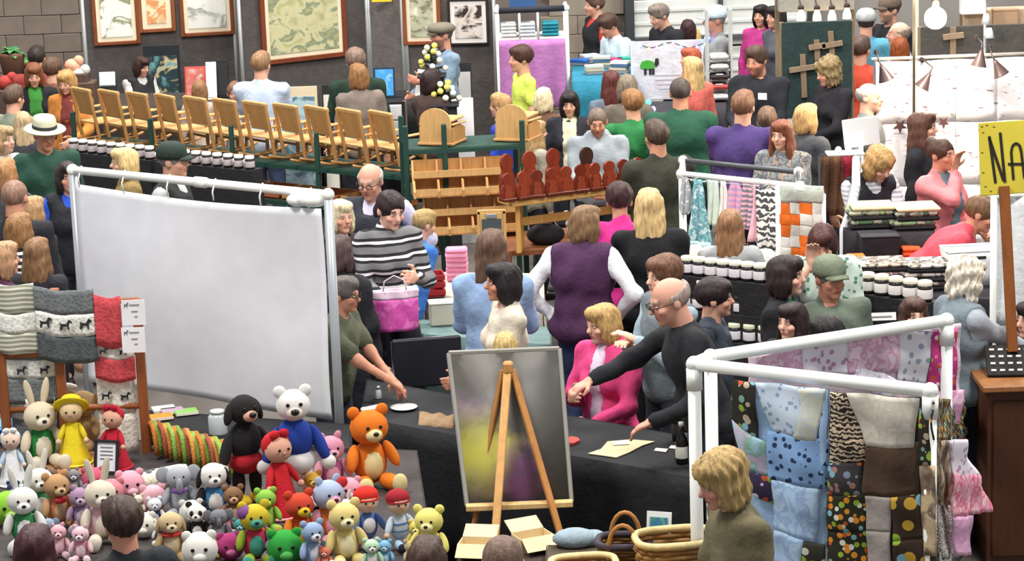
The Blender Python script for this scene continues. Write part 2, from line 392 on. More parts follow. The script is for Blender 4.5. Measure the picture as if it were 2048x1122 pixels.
PEOPLE = []
QUEUE = []
def person(*a, **k): QUEUE.append((a, k))
def make_person(px, py, h, face, label, top='#444444', pants='#23262e', hair=('short', '#4a372b'), skin='a', arms=('down', 'down'), lean=0, sit=False, head=(0, 0), sleeve='long',
           sex='m', g=1.0, vest=None, inner=None, hat=None, glasses=False, beard=None, tkind='cloth', tcol=(None, None), tscale=1.0, detail=None, hood=False, pos=None, hem=None, group=None, child=False, roll=0, zf=1.0, badge=False):
    s = h/1.72; fem = sex == 'f'
    vf = 1.0                                                              # coarser for small far figures
    p_est = G(px, py, min(h, 1.6)); z_ = depth(p_est)
    if z_ > 16.5: vf = 1.35
    if z_ > 20: vf = 1.6
    hipz = .50 if sit else .93
    RL = np.array(Matrix.Rotation(rad(lean), 3, 'X'))                      # leaning forward, towards -Y
    pel = np.array((0, 0, hipz))
    def U(p): q = np.array(p, float)-(0, 0, .93); return RL@q+pel
    sw = (.168 if fem else .19)*(.9 if child else 1)*(.62+.38*g); hw = 1.0
    hs = 1.0 if not child else 1.15
    prT = lambda t: [('e', U((0, 0, 1.28)), (.158*g+t, .108*g+t, .19), RL), ('e', U((0, -.012*(g-.6), 1.06)), (.145*g*(1 if not fem else .95)+t, .108*g+t, .17), RL), ('e', U((0, .008, .94)), ((.158 if not fem else .17)*g+t, .115*g+t, .12), RL),
                     ('c', U((-sw+.02, .015, 1.405)), U((sw-.02, .015, 1.405)), .052+t, .052+t), ('c', U((0, .015, 1.38)), U((0, .012, 1.48)), .085+t*.6, .055+t*.4)]
    if fem: bust = lambda t: [('e', U((x_, -.085*g, 1.25)), (.062+t*.6, .055+t*.6, .06+t*.5), RL) for x_ in (-.065, .065)]
    else: bust = lambda t: []
    arms3 = []
    for sd, nm in ((1, arms[0]), (-1, arms[1])):
        T = ARM[nm] if isinstance(nm, str) else nm
        Tt = U((T[0]*sd, T[1], T[2])); Sh = U((sw*sd, .015, 1.40)); hint = RL@np.array((sd*.55, .5, -.65)) if nm != 'hip' else np.array((sd*1., .6, 0))
        El, Wr = ik(Sh, Tt, .285, .25, hint); arms3.append((sd, nm, Sh, El, Wr))
    legs3 = []
    for sd in (1, -1):
        if sit: Hp = np.array((.09*sd, 0, hipz)); Kn = np.array((.11*sd, -.42, .5)); An = np.array((.11*sd, -.40, .08))
        else: Hp = np.array((.088*sd, 0, .9)); Kn = np.array((.1*sd, -.02-.05*(sd > 0), .5)); An = np.array((.105*sd, .03-.06*(sd > 0), .08))
        legs3.append((sd, Hp, Kn, An))
    gl = .5+.5*g
    # body: trunk and limbs, then the finer head and hands, all one mesh
    B = prT(-.014)+[q for sd, nm, Sh, El, Wr in arms3 for q in (('c', Sh, El, .045*gl, .038), ('c', El, Wr, .037, .026))]
    B += [q for sd, Hp, Kn, An in legs3 for q in (('c', Hp, Kn, .076*gl, .055), ('c', Kn, An, .05, .036), ('c', An, An+(0, -.12, -.05), .034, .026))]
    V, Q = sdf(B, (.022 if sleeve == 'short' else .03)*vf, .04)
    skc = np.array(lin(SKIN.get(skin, skin))); cols = [np.tile(skc, (len(V), 1))]; VV = [V]; QQ = [Q]; nv = len(V)
    hk = (round(.0088*vf, 4), fem)
    if hk not in _hd: _hd[hk] = head_sdf(*hk)
    hv, hq = _hd[hk]
    nb = U((0, .012, 1.47)); HR = np.array(Matrix.Rotation(rad(head[0]), 3, 'Z')@Matrix.Rotation(rad(lean*.55+head[1]), 3, 'X')@Matrix.Rotation(rad(roll), 3, 'Y'))
    hs_ = hs*(.97 if fem else 1.0)
    hc = nb+HR@np.array((0, -.028, .135))*hs_
    Hd = lambda p: hc+(np.asarray(p)@HR.T)*hs_
    hcol = np.tile(skc, (len(hv), 1)); x_, y_, z__ = np.abs(hv[:, 0]), hv[:, 1], hv[:, 2]
    haircol = np.array(lin(hair[1])) if hair else np.array(lin('#6b5a4c'))
    ck = np.exp(-(((x_-.04)/.022)**2+((z__+.03)/.022)**2))*(y_ < -.03); hcol = hcol*(1-ck[:, None]*np.array((.0, .2, .2)))
    lp = (x_ < .024) & (np.abs(z__+.056) < .0085) & (y_ < -.07); hcol[lp] = skc*np.array((.72, .42, .42))
    br = (x_ > .014) & (x_ < .05) & (np.abs(z__-.030) < .007) & (y_ < -.06); hcol[br] = haircol*.6+skc*.15
    if beard is not None:
        bd = (z__ < -.03) & (y_ < .0) & ~((x_ < .02) & (z__ > -.07)) & (z__ > -.13); hcol[bd] = np.array(lin(beard))*.7+skc*.3
    VV.append(Hd(hv)); QQ.append(hq+nv); cols.append(hcol); nv += len(hv)
    for sd in (1, -1):
        ev, eq = ball_np((.031*sd, -.0825, .008), (.0105, .009, .006)); ec = np.tile(np.array(lin('#cfc2b8')), (len(ev), 1)); ec[(np.hypot(ev[:, 0]-.031*sd, ev[:, 2]-.008) < .0062)] = lin('#2b211c')
        VV.append(Hd(ev)); QQ.append(eq+nv); cols.append(ec); nv += len(ev)
    for sd, nm, Sh, El, Wr in arms3:
        dd = Wr-El; bend = dd.copy()
        if nm == 'face': bend = np.array((-.1*sd, -.15, 1.))
        v_, q_ = hand_sdf(Wr, bend, sd, .55 if nm != 'reach' else .3, .0085*min(vf, 1.3), nm in ('front', 'chest'))
        VV.append(v_); QQ.append(q_+nv); cols.append(np.tile(skc*np.array((1., .95, .93)), (len(v_), 1))); nv += len(v_)
    # root: put the head top on its pixel
    allh = np.concatenate([Hd(hv)])*s; ztop = allh[:, 2].max()+.012
    z2 = CAM.z-(CAM.z-ztop)*zf; s *= z2/ztop; ztop = z2
    ctr = hc*s; a = rad(face)
    if pos is None:
        tp = G(px, py, ztop); off = Vector((math.cos(a)*ctr[0]-math.sin(a)*ctr[1], math.sin(a)*ctr[0]+math.cos(a)*ctr[1], 0)); root = Vector((tp.x-off.x, tp.y-off.y, 0))
    else: root = Vector(pos)
    t = thing('person', label, 'person', root, a, group)
    t.scale = (s, s, s)
    PEOPLE.append((t, ztop, z_))
    def part(nm, vq, mt, col=None): return link(nm, np_mesh(nm, vq[0], vq[1], mt, col), t)
    part('body', (np.concatenate(VV), np.concatenate(QQ)), mat('#ffffff', 'attr', .6), np.concatenate(cols))
    # clothes
    def armp(t_, full): return [q for sd, nm, Sh, El, Wr in arms3 for q in ([('c', Sh, El, .052*gl+t_, .045+t_)]+([('c', El, El+(Wr-El)*.93, .046+t_, .036+t_)] if full else []))] if full != 'cap' else [('c', Sh, Sh+(El-Sh)*.72, .054*gl+t_, .056+t_) for sd, nm, Sh, El, Wr in arms3]
    tm = mat(top, tkind, .85, tscale, tcol[0], tcol[1])
    hz = (hem if hem is not None else .80)-.93+hipz
    ph = (px*.37) % 6.28
    wr = lambda X: .0045*np.sin(X[..., 2]*30+np.sin(X[..., 0]*16+ph)*2.4+X[..., 1]*22+ph)+.003*np.sin(X[..., 0]*47+X[..., 2]*21+ph)
    cutf = lambda X: hz+.0*X[..., 2]-X[..., 2]
    sitcut = (lambda X: hipz-.06-X[..., 2])
    Sp = prT(.012)+bust(.012)+(armp(.004, True) if sleeve == 'long' else armp(.006, 'cap') if sleeve == 'short' else [])
    if hood: Sp += [('e', U((0, .1, 1.45)), (.12, .06, .07), RL), ('c', U((-.07, -.02, 1.47)), U((.07, -.02, 1.47)), .035, .035)]
    if hem is not None and hem < .75: Sp.append(('c', U((0, 0, .9)), np.array((0, 0, hem)), .16*g, .19*g))
    nc = lambda X: cutf(X)
    part('shirt' if not hood else 'hooded_sweatshirt', sdf(Sp, .021*vf, .035, [('e', U((0, -.06, 1.53)), (.065, .075, .07), RL)], sitcut if sit else nc, wr), tm)
    if vest:
        part('vest', sdf(prT(.03)+bust(.026), .022*vf, .04, [('e', U((0, -.08, 1.5)), (.06, .09, .12), RL)]+[('e', U((sd*(sw+.065), .01, 1.36)), (.07, .1, .13), RL) for sd in (1, -1)], sitcut if sit else nc, wr), mat(vest, 'cloth', .8))
    if inner:
        iv = sdf(prT(.02)+bust(.02), .018*vf, .035, [('e', U((0, -.06, 1.53)), (.06, .075, .06), RL)],
                 lambda X: np.maximum(np.maximum(np.abs(X[..., 0])-(.045 if hood else .07), X[..., 1]-np.interp(X[..., 2], [hipz, hipz+.6], [0, -.0]) + (.0 if not lean else -.0)), nc(X)))
        part('undershirt', iv, mat(inner, 'cloth', .85))
    pz = [q for sd, Hp, Kn, An in legs3 for q in (('c', Hp, Kn, .088*gl, .068), ('c', Kn, An+(An-Kn)*-.02, .066, .056))]+[('e', np.array((0, .005, hipz+.0)), (.16*g, .118*g, .12))]
    part('trousers', sdf(pz, .026*vf, .03, (), None, wr), mat(pants, 'cloth', .85))
    for sd, Hp, Kn, An in legs3:
        part('shoe', sdf([('c', An+(0, .03, -.03), An+(0, -.15, -.05), .042, .036), ('c', An+(0, .02, .02), An+(0, 0, -.03), .045, .045)], .022*vf, .02, (), lambda X: .004-X[..., 2]), mat('#2a2624', 'plain', .6))
    if hair:
        if hat: hair = ('buzz' if hair[0] == 'short' else hair[0], hair[1])
        v_, q_ = hair_mesh(hair[0], round(.0105*vf, 4)); part('hair', (Hd(v_), q_), mat(hair[1], 'hair', .55))
    Mh = Matrix([list(HR[i]*hs_)+[hc[i]] for i in range(3)]+[[0, 0, 0, 1]])
    def hp(b, nm, mt, par=None): b.v = [tuple(Mh@Vector(v)) for v in b.v]; return b.build(nm, mt, par or t)
    if hat:
        kd, c1, c2 = hat
        if kd == 'cap':
            cr_ = hp(MB().lathe([(.1, .03), (.104, .055), (.101, .09), (.084, .124), (.05, .144), (.0, .15)], (0, .012, 0), 18, .93, 1.1), 'cap_crown', mat(c1, 'cloth', .8))
            hp(MB().sheet(lambda u, v: ((u-.5)*.155*(1-.25*v), -.075-.095*v*(1-(2*u-1)**2*.55), .047-.012*v-.02*(2*u-1)**2), 8, 5, .008), 'cap_brim', mat(c2, 'cloth', .8), cr_)
        elif kd == 'flat':
            cr_ = hp(MB().lathe([(.1, .03), (.118, .05), (.125, .07), (.105, .1), (.06, .12), (0, .125)], (0, .0, 0), 18, .92, 1.12), 'cap_crown', mat(c1, 'cloth', .85))
            hp(MB().sheet(lambda u, v: ((u-.5)*.16*(1-.3*v), -.085-.06*v*(1-(2*u-1)**2*.6), .042-.014*v-.015*(2*u-1)**2), 8, 4, .008), 'cap_brim', mat(c2, 'cloth', .85), cr_)
        else:
            cr_ = hp(MB().lathe([(.098, .05), (.1, .07), (.094, .12), (.085, .14), (.05, .146), (0, .138)], (0, .012, 0), 20, .9, 1.08), 'hat_crown', mat(c1, 'cloth', .8))
            hp(MB().lathe([(.101, .05), (.103, .056), (.1015, .082)], (0, .012, 0), 20, .9, 1.08), 'hat_band', mat(c2, 'plain', .7), cr_)
            hp(MB().lathe([(.09, .05), (.165, .04), (.17, .046), (.165, .052), (.09, .058)], (0, .008, 0), 22, .92, 1.05), 'hat_brim', mat(c1, 'cloth', .8), cr_)
    if glasses:
        b = MB()
        for sd in (1, -1):
            b.tube([(.031*sd+.022*math.cos(q*PI/5), -.108, .006+.016*math.sin(q*PI/5)) for q in range(11)], .0028, 5, False)
            b.tube([(.053*sd, -.107, .01), (.078*sd, -.05, .01), (.08*sd, .01, .008)], .0026, 5)
        b.tube([(-.01, -.112, .01), (.01, -.112, .01)], .0026, 5); hp(b, 'glasses', mat('#2b2523', 'plain', .4))
    if badge: MB().box((.085, -.142*g, 1.33), (.075, .006, .055), bev=.002).build('name_badge', mat('#eceef0'), t)
    t['hc'] = [float(x) for x in hc]
    def wpt(q): q = Vector([float(c_) for c_ in q])*s; return Vector((root.x+math.cos(a)*q.x-math.sin(a)*q.y, root.y+math.sin(a)*q.x+math.cos(a)*q.y, q.z))
    t2 = {'hands': [wpt(Wr+(Wr-El)/np.linalg.norm(Wr-El)*.09) for sd, nm, Sh, El, Wr in arms3], 'root': root, 'obj': t}
    del t['hc']
    return t2

def run_queue():
    n = len(QUEUE); zf = np.ones(n); base = []
    for a, k in QUEUE:
        h = a[2]*1.01*(.75 if k.get('sit') else 1)*(.5+.5*math.cos(rad(k.get('lean', 0))))
        p = G(a[0], a[1], h); base.append((p.x, p.y, .21*(.6+.4*k.get('g', 1.0))))
    fixed = [bool(k.get('zf')) for a, k in QUEUE]
    for it in range(60):
        for i in range(n):
            for j in range(i+1, n):
                xi, yi = base[i][0]*zf[i], base[i][1]*zf[i]; xj, yj = base[j][0]*zf[j], base[j][1]*zf[j]
                need = base[i][2]+base[j][2]; dx = xi-xj; dy = yi-yj
                if abs(dx) >= need or abs(dy) >= need: continue
                gap = math.sqrt(need*need-dx*dx)-abs(dy)
                if gap <= 0: continue
                sg = 1 if dy > 0 else -1
                st = gap*.3/((yi+yj)/2)
                if not fixed[i]: zf[i] += sg*st
                if not fixed[j]: zf[j] -= sg*st
        zf[:] = np.clip(zf, .945, 1.065)
    return [make_person(*a, **{**k, 'zf': k.get('zf') or float(zf[i])}) for i, (a, k) in enumerate(QUEUE)]
# ------------------------------------------------------------------ the hall
def struct(name, b, mt, parent=None):
    o = b.build(name, mt, parent)
    if parent is None: o['kind'] = 'structure'
    return o
fl = MB().box((0, 16, -.05), (40, 44, .1)); struct('floor', fl, mat('#5b5550', 'concrete', .6))
WY = 26.6
wl = struct('wall_back', MB().box((-1.2, WY+.15, 2.5), (13.0, .24, 5.0)), mat('#6f6660', 'concrete', .9))
xw = lambda px, py, Y: G(px, py, 0).x*0 + (CAM + ray(px, py)*((Y-CAM.y)/ray(px, py).y)).x
zw = lambda px, py, Y: (CAM + ray(px, py)*((Y-CAM.y)/ray(px, py).y)).z
def at(px, py, Y): return CAM + ray(px, py)*((Y-CAM.y)/ray(px, py).y)
bm_ = MB().box((0, 0, 0), (.396, .06, .196), bev=.006).mesh('concrete_block', mat('#7d7168', 'concrete', .95, 3))
for r_ in range(14):
    for c_ in range(8):
        link('concrete_block', bm_, wl, (-7.1+c_*.4+(r_ % 2)*.2, WY+.02+random.uniform(-.004, .004), .1+r_*.2))
# beige wall beside the roller door: painted blocks too
x0, x1 = xw(1118, 60, WY), xw(1258, 60, WY)
bm2 = MB().box((0, 0, 0), (.396, .06, .196), bev=.005).mesh('painted_block', mat('#8f8578', 'concrete', .95, 3))
for r_ in range(13):
    for c_ in range(int((x1-x0)/.4)+1):
        link('painted_block', bm2, wl, (x0+c_*.4+(r_ % 2)*.1, WY+.02, .1+r_*.2))
# roller door, white ribbed sections
xa, xb = xw(1258, 60, WY), xw(1620, 60, WY)
dr = tag(bpy.data.objects.new('door_1', None), kind='structure'); C.objects.link(dr); dr.location = ((xa+xb)/2, WY-.1, 0)
for i in range(6):
    MB().box((0, 0, .26+i*.52), (xb-xa, .06, .5), bev=.012).build('panel', mat('#d9dcd8', 'plain', .5), dr)
    for j in range(3): MB().box((0, -.035, .12+i*.52+j*.14), (xb-xa-.1, .012, .035), bev=.004).build('rib', mat('#cfd3cf', 'plain', .5), dr)
MB().box((0, -.075, zw(1400, 72, WY-.1)), (xb-xa, .05, .055), bev=.01).build('lock_bar', mat('#6d7274', 'plain', .4, metal=.6), dr)
for sx in (-1, 1): MB().box((sx*(xb-xa)/2, -.06, 1.6), (.1, .1, 3.2), bev=.01).build('track', mat('#4d5254', 'plain', .45, metal=.6), dr)
MB().box(((xa+xb)/2-(xa+xb)/2, -.07, 1.6), (.05, .05, 3.2)).build('centre_stile', mat('#565b5c', 'plain', .45, metal=.5), dr)
# wall to the right of the door
wr_ = struct('wall_right_of_door', MB().box((xb+3.2, WY+.1, 2.0), (6.4, .2, 4.0)), mat('#8d8a86', 'concrete', .9)); wr_.name = 'wall_back_right'
# ------------------------------------------------------------------ shared builders
def wp(b, name, mt, parent):                          # a part built in world coordinates under an unrotated thing
    o = b.build(name, mt, parent); o.location = -parent.location if parent.get('label') or parent.get('kind') else (0, 0, 0); return o
def lerp(a, b, t): return Vector(a)*(1-t)+Vector(b)*t
def draped_table(name, label, cs, h, col, kind='cloth', amp=.025, group=None):   # cs: pixel corners FL, FR, NR, NL of the top
    P = [G(x, y, h) for x, y in cs]; c = sum(P, Vector())/4; c.z = 0
    t = thing(name, label, 'table', c, 0, group); mt = mat(col, kind, .85)
    b = MB(); b.add(P+[p-Vector((0, 0, .025)) for p in P], [(3, 2, 1, 0), (4, 5, 6, 7)]+[(i, (i+1) % 4, (i+1) % 4+4, i+4) for i in range(4)]); wp(b, 'tabletop', mt, t)
    for i in range(4):
        a, e = P[i], P[(i+1) % 4]; d = (e-a); L = d.length; d.normalize(); nrm = Vector((d.y, -d.x, 0)).normalized()
        if nrm.dot((a+e)/2-c) < 0: nrm = -nrm
        k = max(4, int(L/.09))
        wp(MB().sheet(lambda u, v: lerp(a, e, u)+Vector((0, 0, .003-v*(h-.012)))+nrm*(.004+.012*v+amp*v*math.sin(u*L*17+i+math.sin(u*9))), k*2, 6, .005), 'table_skirt', mt, t)
    return t
def obox(b, a, e, wdt, th, up=.0, bev=.006): return b.bar(a, e, wdt, th, bev)
PVC = mat('#eceeea', 'plain', .35); GREY_PIPE = mat('#a4aab0', 'plain', .35, metal=.3)
WOOD = mat('#b98a54', 'wood', .5); WOODL = mat('#d0a56c', 'wood', .5); REDWOOD = mat('#7c3320', 'wood', .45); DKWOOD = mat('#8a5a34', 'wood', .55); GREEN = mat('#24443c', 'plain', .5)

# ------------------------------------------------------------------ white backdrop on a pipe frame
TL, TR = G(145, 340, 2.0), G(656, 389, 2.0); foot = lambda p: Vector((p.x, p.y, 0))
bs = thing('backdrop_screen', 'large white cloth screen hung from a grey pipe frame behind the toys', 'screen', foot((TL+TR)/2))
wp(MB().tube([foot(TL), TL], .026, 14), 'post', GREY_PIPE, bs); wp(MB().tube([foot(TR), TR], .026, 14), 'post', GREY_PIPE, bs)
wp(MB().tube([TL, TR], .024, 14), 'top_rail', PVC, bs)
for p in (TL, TR): wp(MB().ball(p, .036, 12), 'elbow_joint', PVC, bs)
mid = lerp(TL, TR, .52); dv = (TR-TL).normalized(); wp(MB().tube([mid-dv*.04, mid+dv*.04], .031, 14), 'coupler', PVC, bs)
bk = Vector((-dv.y, dv.x, 0))
wp(MB().sheet(lambda u, v: lerp(TL, TR, .022+.965*u)+Vector((0, 0, -.075-.03*math.sin(PI*u)*(1-v)-v*1.2))+bk*(-.03+.012*math.sin(u*9+v*4.0)*(.3+v)+.012*math.sin(u*4-v*6)), 40, 26, .006), 'screen_cloth', mat('#e3e4ea', 'plain', .9), bs)
for i in range(6): wp(MB().tube([lerp(TL, TR, .04+.18*i)+Vector((0, 0, .03)), lerp(TL, TR, .04+.18*i)-bk*.035+Vector((0, 0, -.04)), lerp(TL, TR, .04+.18*i)-bk*.03+Vector((0, 0, -.09))], .005, 6), 'tie', PVC, bs)
wp(MB().ball(lerp(TL, TR, .955)+Vector((0, 0, -.03))-bk*.02, (.09, .05, .045), 10).ball(lerp(TL, TR, .9)+Vector((0, 0, -.04))-bk*.02, (.07, .05, .04), 10), 'bunched_cloth', PVC, bs)

# ------------------------------------------------------------------ scarf rack at the left
RY = 12.95
A_ = lambda px, py, dy=0.0: at(px, py, RY+dy)
sr = thing('scarf_rack', 'reddish wooden rack hung with woven scarves at the left edge', 'rack', (A_(140, 700).x, RY, 0))
for px in (6, 122, 284):
    x = A_(px, 760).x; wp(MB().box((x, RY, .82), (.05, .04, 1.64 if px != 284 else 1.5), bev=.006), 'post', mat('#8a4f2c', 'wood', .5), sr)
xl, xr = A_(0, 700).x-.05, A_(284, 700).x
for z in (1.56, 1.28, .98, .7): wp(MB().tube([(xl, RY, z), (xr, RY, z)], .016, 10), 'rail', mat('#8a4f2c', 'wood', .5), sr)
HORSE = [(-.5, -.35), (-.42, .05), (-.5, .3), (-.3, .18), (.1, .14), (.28, .5), (.4, .52), (.62, .3), (.58, .2), (.4, .28), (.3, 0), (.32, -.4), (.22, -.4), (.16, -.06), (-.22, -.04), (-.34, -.4)]
def scarf(px0, px1, py0, py1, dy, label, bands, group=None, horses=None, sag=.02):
    a, b_, c_ = A_(px0, py0, dy), A_(px1, py0+ (px1-px0)*.04, dy), A_(px0, py1, dy); wd = b_.x-a.x; ht = a.z-c_.z
    t = thing('scarf', label, 'scarf', ((a.x+b_.x)/2, RY+dy, c_.z), 0, group)
    for i, (v0, v1, mt) in enumerate(bands):
        o = MB().sheet(lambda u, v: (a.x+wd*u, RY+dy+.010*math.sin(u*wd*40+i*.3)-(.0), a.z+(b_.z-a.z)*u-(v0+(v1-v0)*v)*ht-sag*math.sin(PI*u)), 14, 5, .012 if i % 2 else .009)
        wp(o, 'scarf_band' if len(bands) > 1 else 'scarf_cloth', mt, t)
    if horses:
        n, v, sz = horses
        for k in range(n):
            u = (k+.5)/n; c = Vector((a.x+wd*u, RY+dy-.02, a.z+(b_.z-a.z)*u-v*ht-sag*math.sin(PI*u)))
            wp(MB().prism([(c.x+x*sz, c.z+z*sz) for x, z in HORSE], c.y, c.y+.006), 'horse_motif', mat('#25262a'), t)
    return t
gk = mat('#6f7475', 'knit', .9, .6); wk = mat('#dfdfd8', 'knit', .9, .6); rk = mat('#c04a50', 'knit', .9, .6); ck = mat('#cdcbbb', 'stripes', .9, 40, '#8d8f80'); dk = mat('#4f5658', 'knit', .9, .6)
scarf(-30, 66, 562, 690, -.03, 'cream and olive striped woven scarf at the left end of the rack', [(0, .45, ck), (.45, .75, wk), (.75, 1.08, ck)])
scarf(66, 186, 572, 718, -.05, 'grey scarf with a white band of three black horses', [(0, .33, gk), (.33, .63, wk), (.63, 1, dk)], horses=(3, .47, .06))
scarf(-30, 110, 688, 800, .01, 'grey scarf with white horse band, below the striped scarf', [(0, .2, gk), (.2, .52, wk), (.52, 1, gk)], horses=(3, .38, .05))
scarf(186, 240, 588, 690, -.055, 'red scarf hanging at the top right of the rack', [(0, 1, rk)])
scarf(186, 266, 680, 756, -.03, 'red scarf with a white band below the plain red one', [(0, .4, wk), (.4, 1, rk)], horses=(2, .2, .04))
scarf(192, 268, 752, 900, .0, 'cream scarf with two dark horses at the right of the rack', [(0, .45, wk), (.45, 1, mat('#d3d0c4', 'knit', .9, .6))], horses=(2, .22, .05))
scarf(20, 110, 790, 880, .02, 'pale scarf with faint grey figures low on the rack', [(0, .5, wk), (.5, 1, gk)])
for k, (y0, lb) in enumerate(((600, 'upper white paper notice pinned to the scarf rack'), (655, 'lower white paper notice pinned to the scarf rack'))):
    a, c_ = A_(242, y0, -.08), A_(292, y0+50, -.08)
    t = thing('paper_notice', lb, 'sign', ((a.x+c_.x)/2, RY-.08, c_.z))
    wp(MB().box(((a.x+c_.x)/2, RY-.08, (a.z+c_.z)/2), (c_.x-a.x, .004, (a.z-c_.z)*.97)), 'paper', mat('#e6e6ea'), t)
    for (u, v, w_) in ((.55, .2, .4), (.55, .45, .25), (.6, .65, .12)): wp(MB().box((a.x+(c_.x-a.x)*u, RY-.083, a.z+(c_.z-a.z)*v), (w_*.13, .003, .006)), 'printed_line', mat('#8c8c92'), t)
    wp(MB().prism([(a.x+.025+x*.022, a.z-.03+z*.03) for x, z in HORSE], RY-.084, RY-.081), 'printed_mark', mat('#5a5a60'), t)

# ------------------------------------------------------------------ the long black table
bt = draped_table('sales_table', 'long table under a black cloth behind the easel', [(736, 760), (1405, 880), (1405, 958), (722, 836)], .75, '#232428', amp=.03)
def flat(name, label, cat, pix, h, mt, th=.004, curl=0.0):
    P = [G(x, y, h) for x, y in pix]; n = len(P); t = MB(); 
    t.add([p+Vector((0, 0, th)) for p in P]+P, [tuple(range(n))[::-1], tuple(range(n, 2*n))]+[(i, (i+1) % n, (i+1) % n+n, i+n) for i in range(n)])
    return tag(t.build(name, mt), label, cat)
flat('paper_sheet', 'cream paper pattern with a wavy edge lying on the black table', 'paper', [(1176, 908), (1202, 899), (1215, 884), (1262, 880), (1310, 884), (1285, 892), (1258, 906), (1232, 916)], .7535, mat('#d9c59c'))
flat('paper_sheet', 'small white card above the cream paper pattern', 'paper', [(1222, 884), (1255, 881), (1258, 889), (1226, 891)], .760, mat('#eeeae2'))
flat('paper_sheet', 'tiny cream card right of the paper pattern', 'paper', [(1312, 897), (1336, 899), (1332, 905), (1308, 902)], .7535, mat('#e4dcc8'))
flat('paper_sheet', 'tiny white card nearest the dark bottles', 'paper', [(1342, 892), (1360, 893), (1358, 899), (1338, 897)], .7535, mat('#efece4'))
flat('red_pouch', 'small red pouch on the black table beside the painted board', 'pouch', [(1130, 884), (1142, 877), (1156, 880), (1160, 885), (1148, 891), (1136, 891)], .752, mat('#b2463c', 'cloth'), .014)
p = G(808, 818, .752); tag(MB().lathe([(.0, 0), (.05, .002), (.075, .012), (.078, .014), (.05, .006), (0, .004)], p, 20).build('plate', mat('#eceae6', 'plain', .3)), 'white plate by the olive-shirted man on the black table', 'plate')
p = G(745, 824, .752); t = thing('food_tray', 'small pale tray with papers under the reaching arm', 'tray', p); MB().box((0, 0, .012), (.12, .09, .024), .3, bev=.008).build('tray', mat('#d7d9cf'), t); MB().box((0.02, 0, .028), (.09, .06, .008), .6).build('napkin', mat('#f0f0ee'), t)
p = G(757, 797, .752); t = thing('salt_shaker', 'small white shaker standing on the far side of the black table', 'shaker', p); MB().lathe([(.018, 0), (.02, .005), (.016, .05), (.012, .055)], n=12).build('shaker_body', mat('#e4e6e4', 'plain', .3), t); MB().lathe([(.014, .055), (.014, .07), (.006, .075)], n=12).build('cap', mat('#c9cccc', 'plain', .3, metal=.7), t)
# brown cloth slipping over the near edge
P0, P1 = G(838, 838, .757), G(908, 845, .757); nd = Vector((0, -1, 0))
def bc(u, v):
    q = lerp(P0, P1, u)+Vector((0, .12, .004)); ln = v*.34; e = .2
    if ln < e: q += nd*ln
    else: q += nd*(e+.012)+Vector((0, 0, -(ln-e)*(1.0-.65*max(0, u-.35))))
    q.z += .006*math.sin(u*14+v*5); q.y += -.008*math.sin(u*17); return q
tag(MB().sheet(bc, 16, 16, .01).build('brown_cloth', mat('#8a7053', 'cloth')), 'crumpled brown cloth slipping off the near edge of black table', 'cloth')
def bottle(px, py, h, col, lab, cap='#d8d8d2', label_='#d9d9d0', base=.752, sc_=1.0):
    t = thing('bottle', lab, 'bottle', G(px, py, base)); t.scale = (sc_,)*3
    MB().lathe([(.0, 0), (.03, .0), (.032, .008), (.032, .11), (.026, .135), (.013, .16), (.012, .2)], n=16).build('glass', mat(col, 'plain', .15), t)
    MB().lathe([(.0145, .198), (.0145, .218), (.0, .22)], n=12).build('bottle_cap', mat(cap, 'plain', .4), t); MB().lathe([(.0325, .03), (.0330, .032), (.0330, .09), (.0325, .092)], n=16).build('paper_label', mat(label_), t)
bottle(1364, 926, .22, '#1c1a1a', 'dark bottle with pale label at the right end of black table')
bottle(1372, 896, .22, '#1e1c1d', 'dark bottle behind another at the right end of black table', label_='#8f9296')
bottle(1356, 880, .2, '#20201e', 'dark bottle with white cap farthest back at the table end', label_='#3c3a3a')
# dark folding chair and grey-green draped crate beyond the table
def fold_chair(px, py, rz, label, col='#22232a'):
    t = thing('folding_chair', label, 'chair', G(px, py, 0), rz); mt = mat(col, 'plain', .5); mm = mat('#6b6f75', 'plain', .35, metal=.6)
    MB().box((0, 0, .45), (.42, .4, .03), bev=.012).build('seat', mt, t); MB().box((0, .19, .76), (.42, .025, .3), bev=.01).build('backrest', mt, t)
    for sx in (-1, 1):
        MB().tube([(sx*.2, .2, .9), (sx*.2, .18, .5), (sx*.2, -.22, .01)], .012, 8).build('leg', mm, t); MB().tube([(sx*.19, -.16, .45), (sx*.19, .24, .01)], .012, 8).build('leg', mm, t)
    MB().tube([(-.2, .2, .9), (.2, .2, .9)], .012, 8).build('top_bar', mm, t)
fold_chair(874, 985, rad(10), 'black folding chair behind the painted board')
cr = draped_table('draped_stand', 'low stand under a grey-green cloth beside the light blue sweater', [(842, 640), (1100, 655), (1100, 690), (840, 668)], .78, '#66807e', amp=.012)
p = G(885, 648, .782); t = thing('cream_box', 'cream paper box on the grey-green stand', 'box', p); MB().box((0, 0, .07), (.16, .12, .14), .1, bev=.008).build('box_body', mat('#ddd6c6'), t); MB().box((0, 0, .145), (.17, .13, .012), .1, bev=.004).build('lid', mat('#e6e0d2'), t)

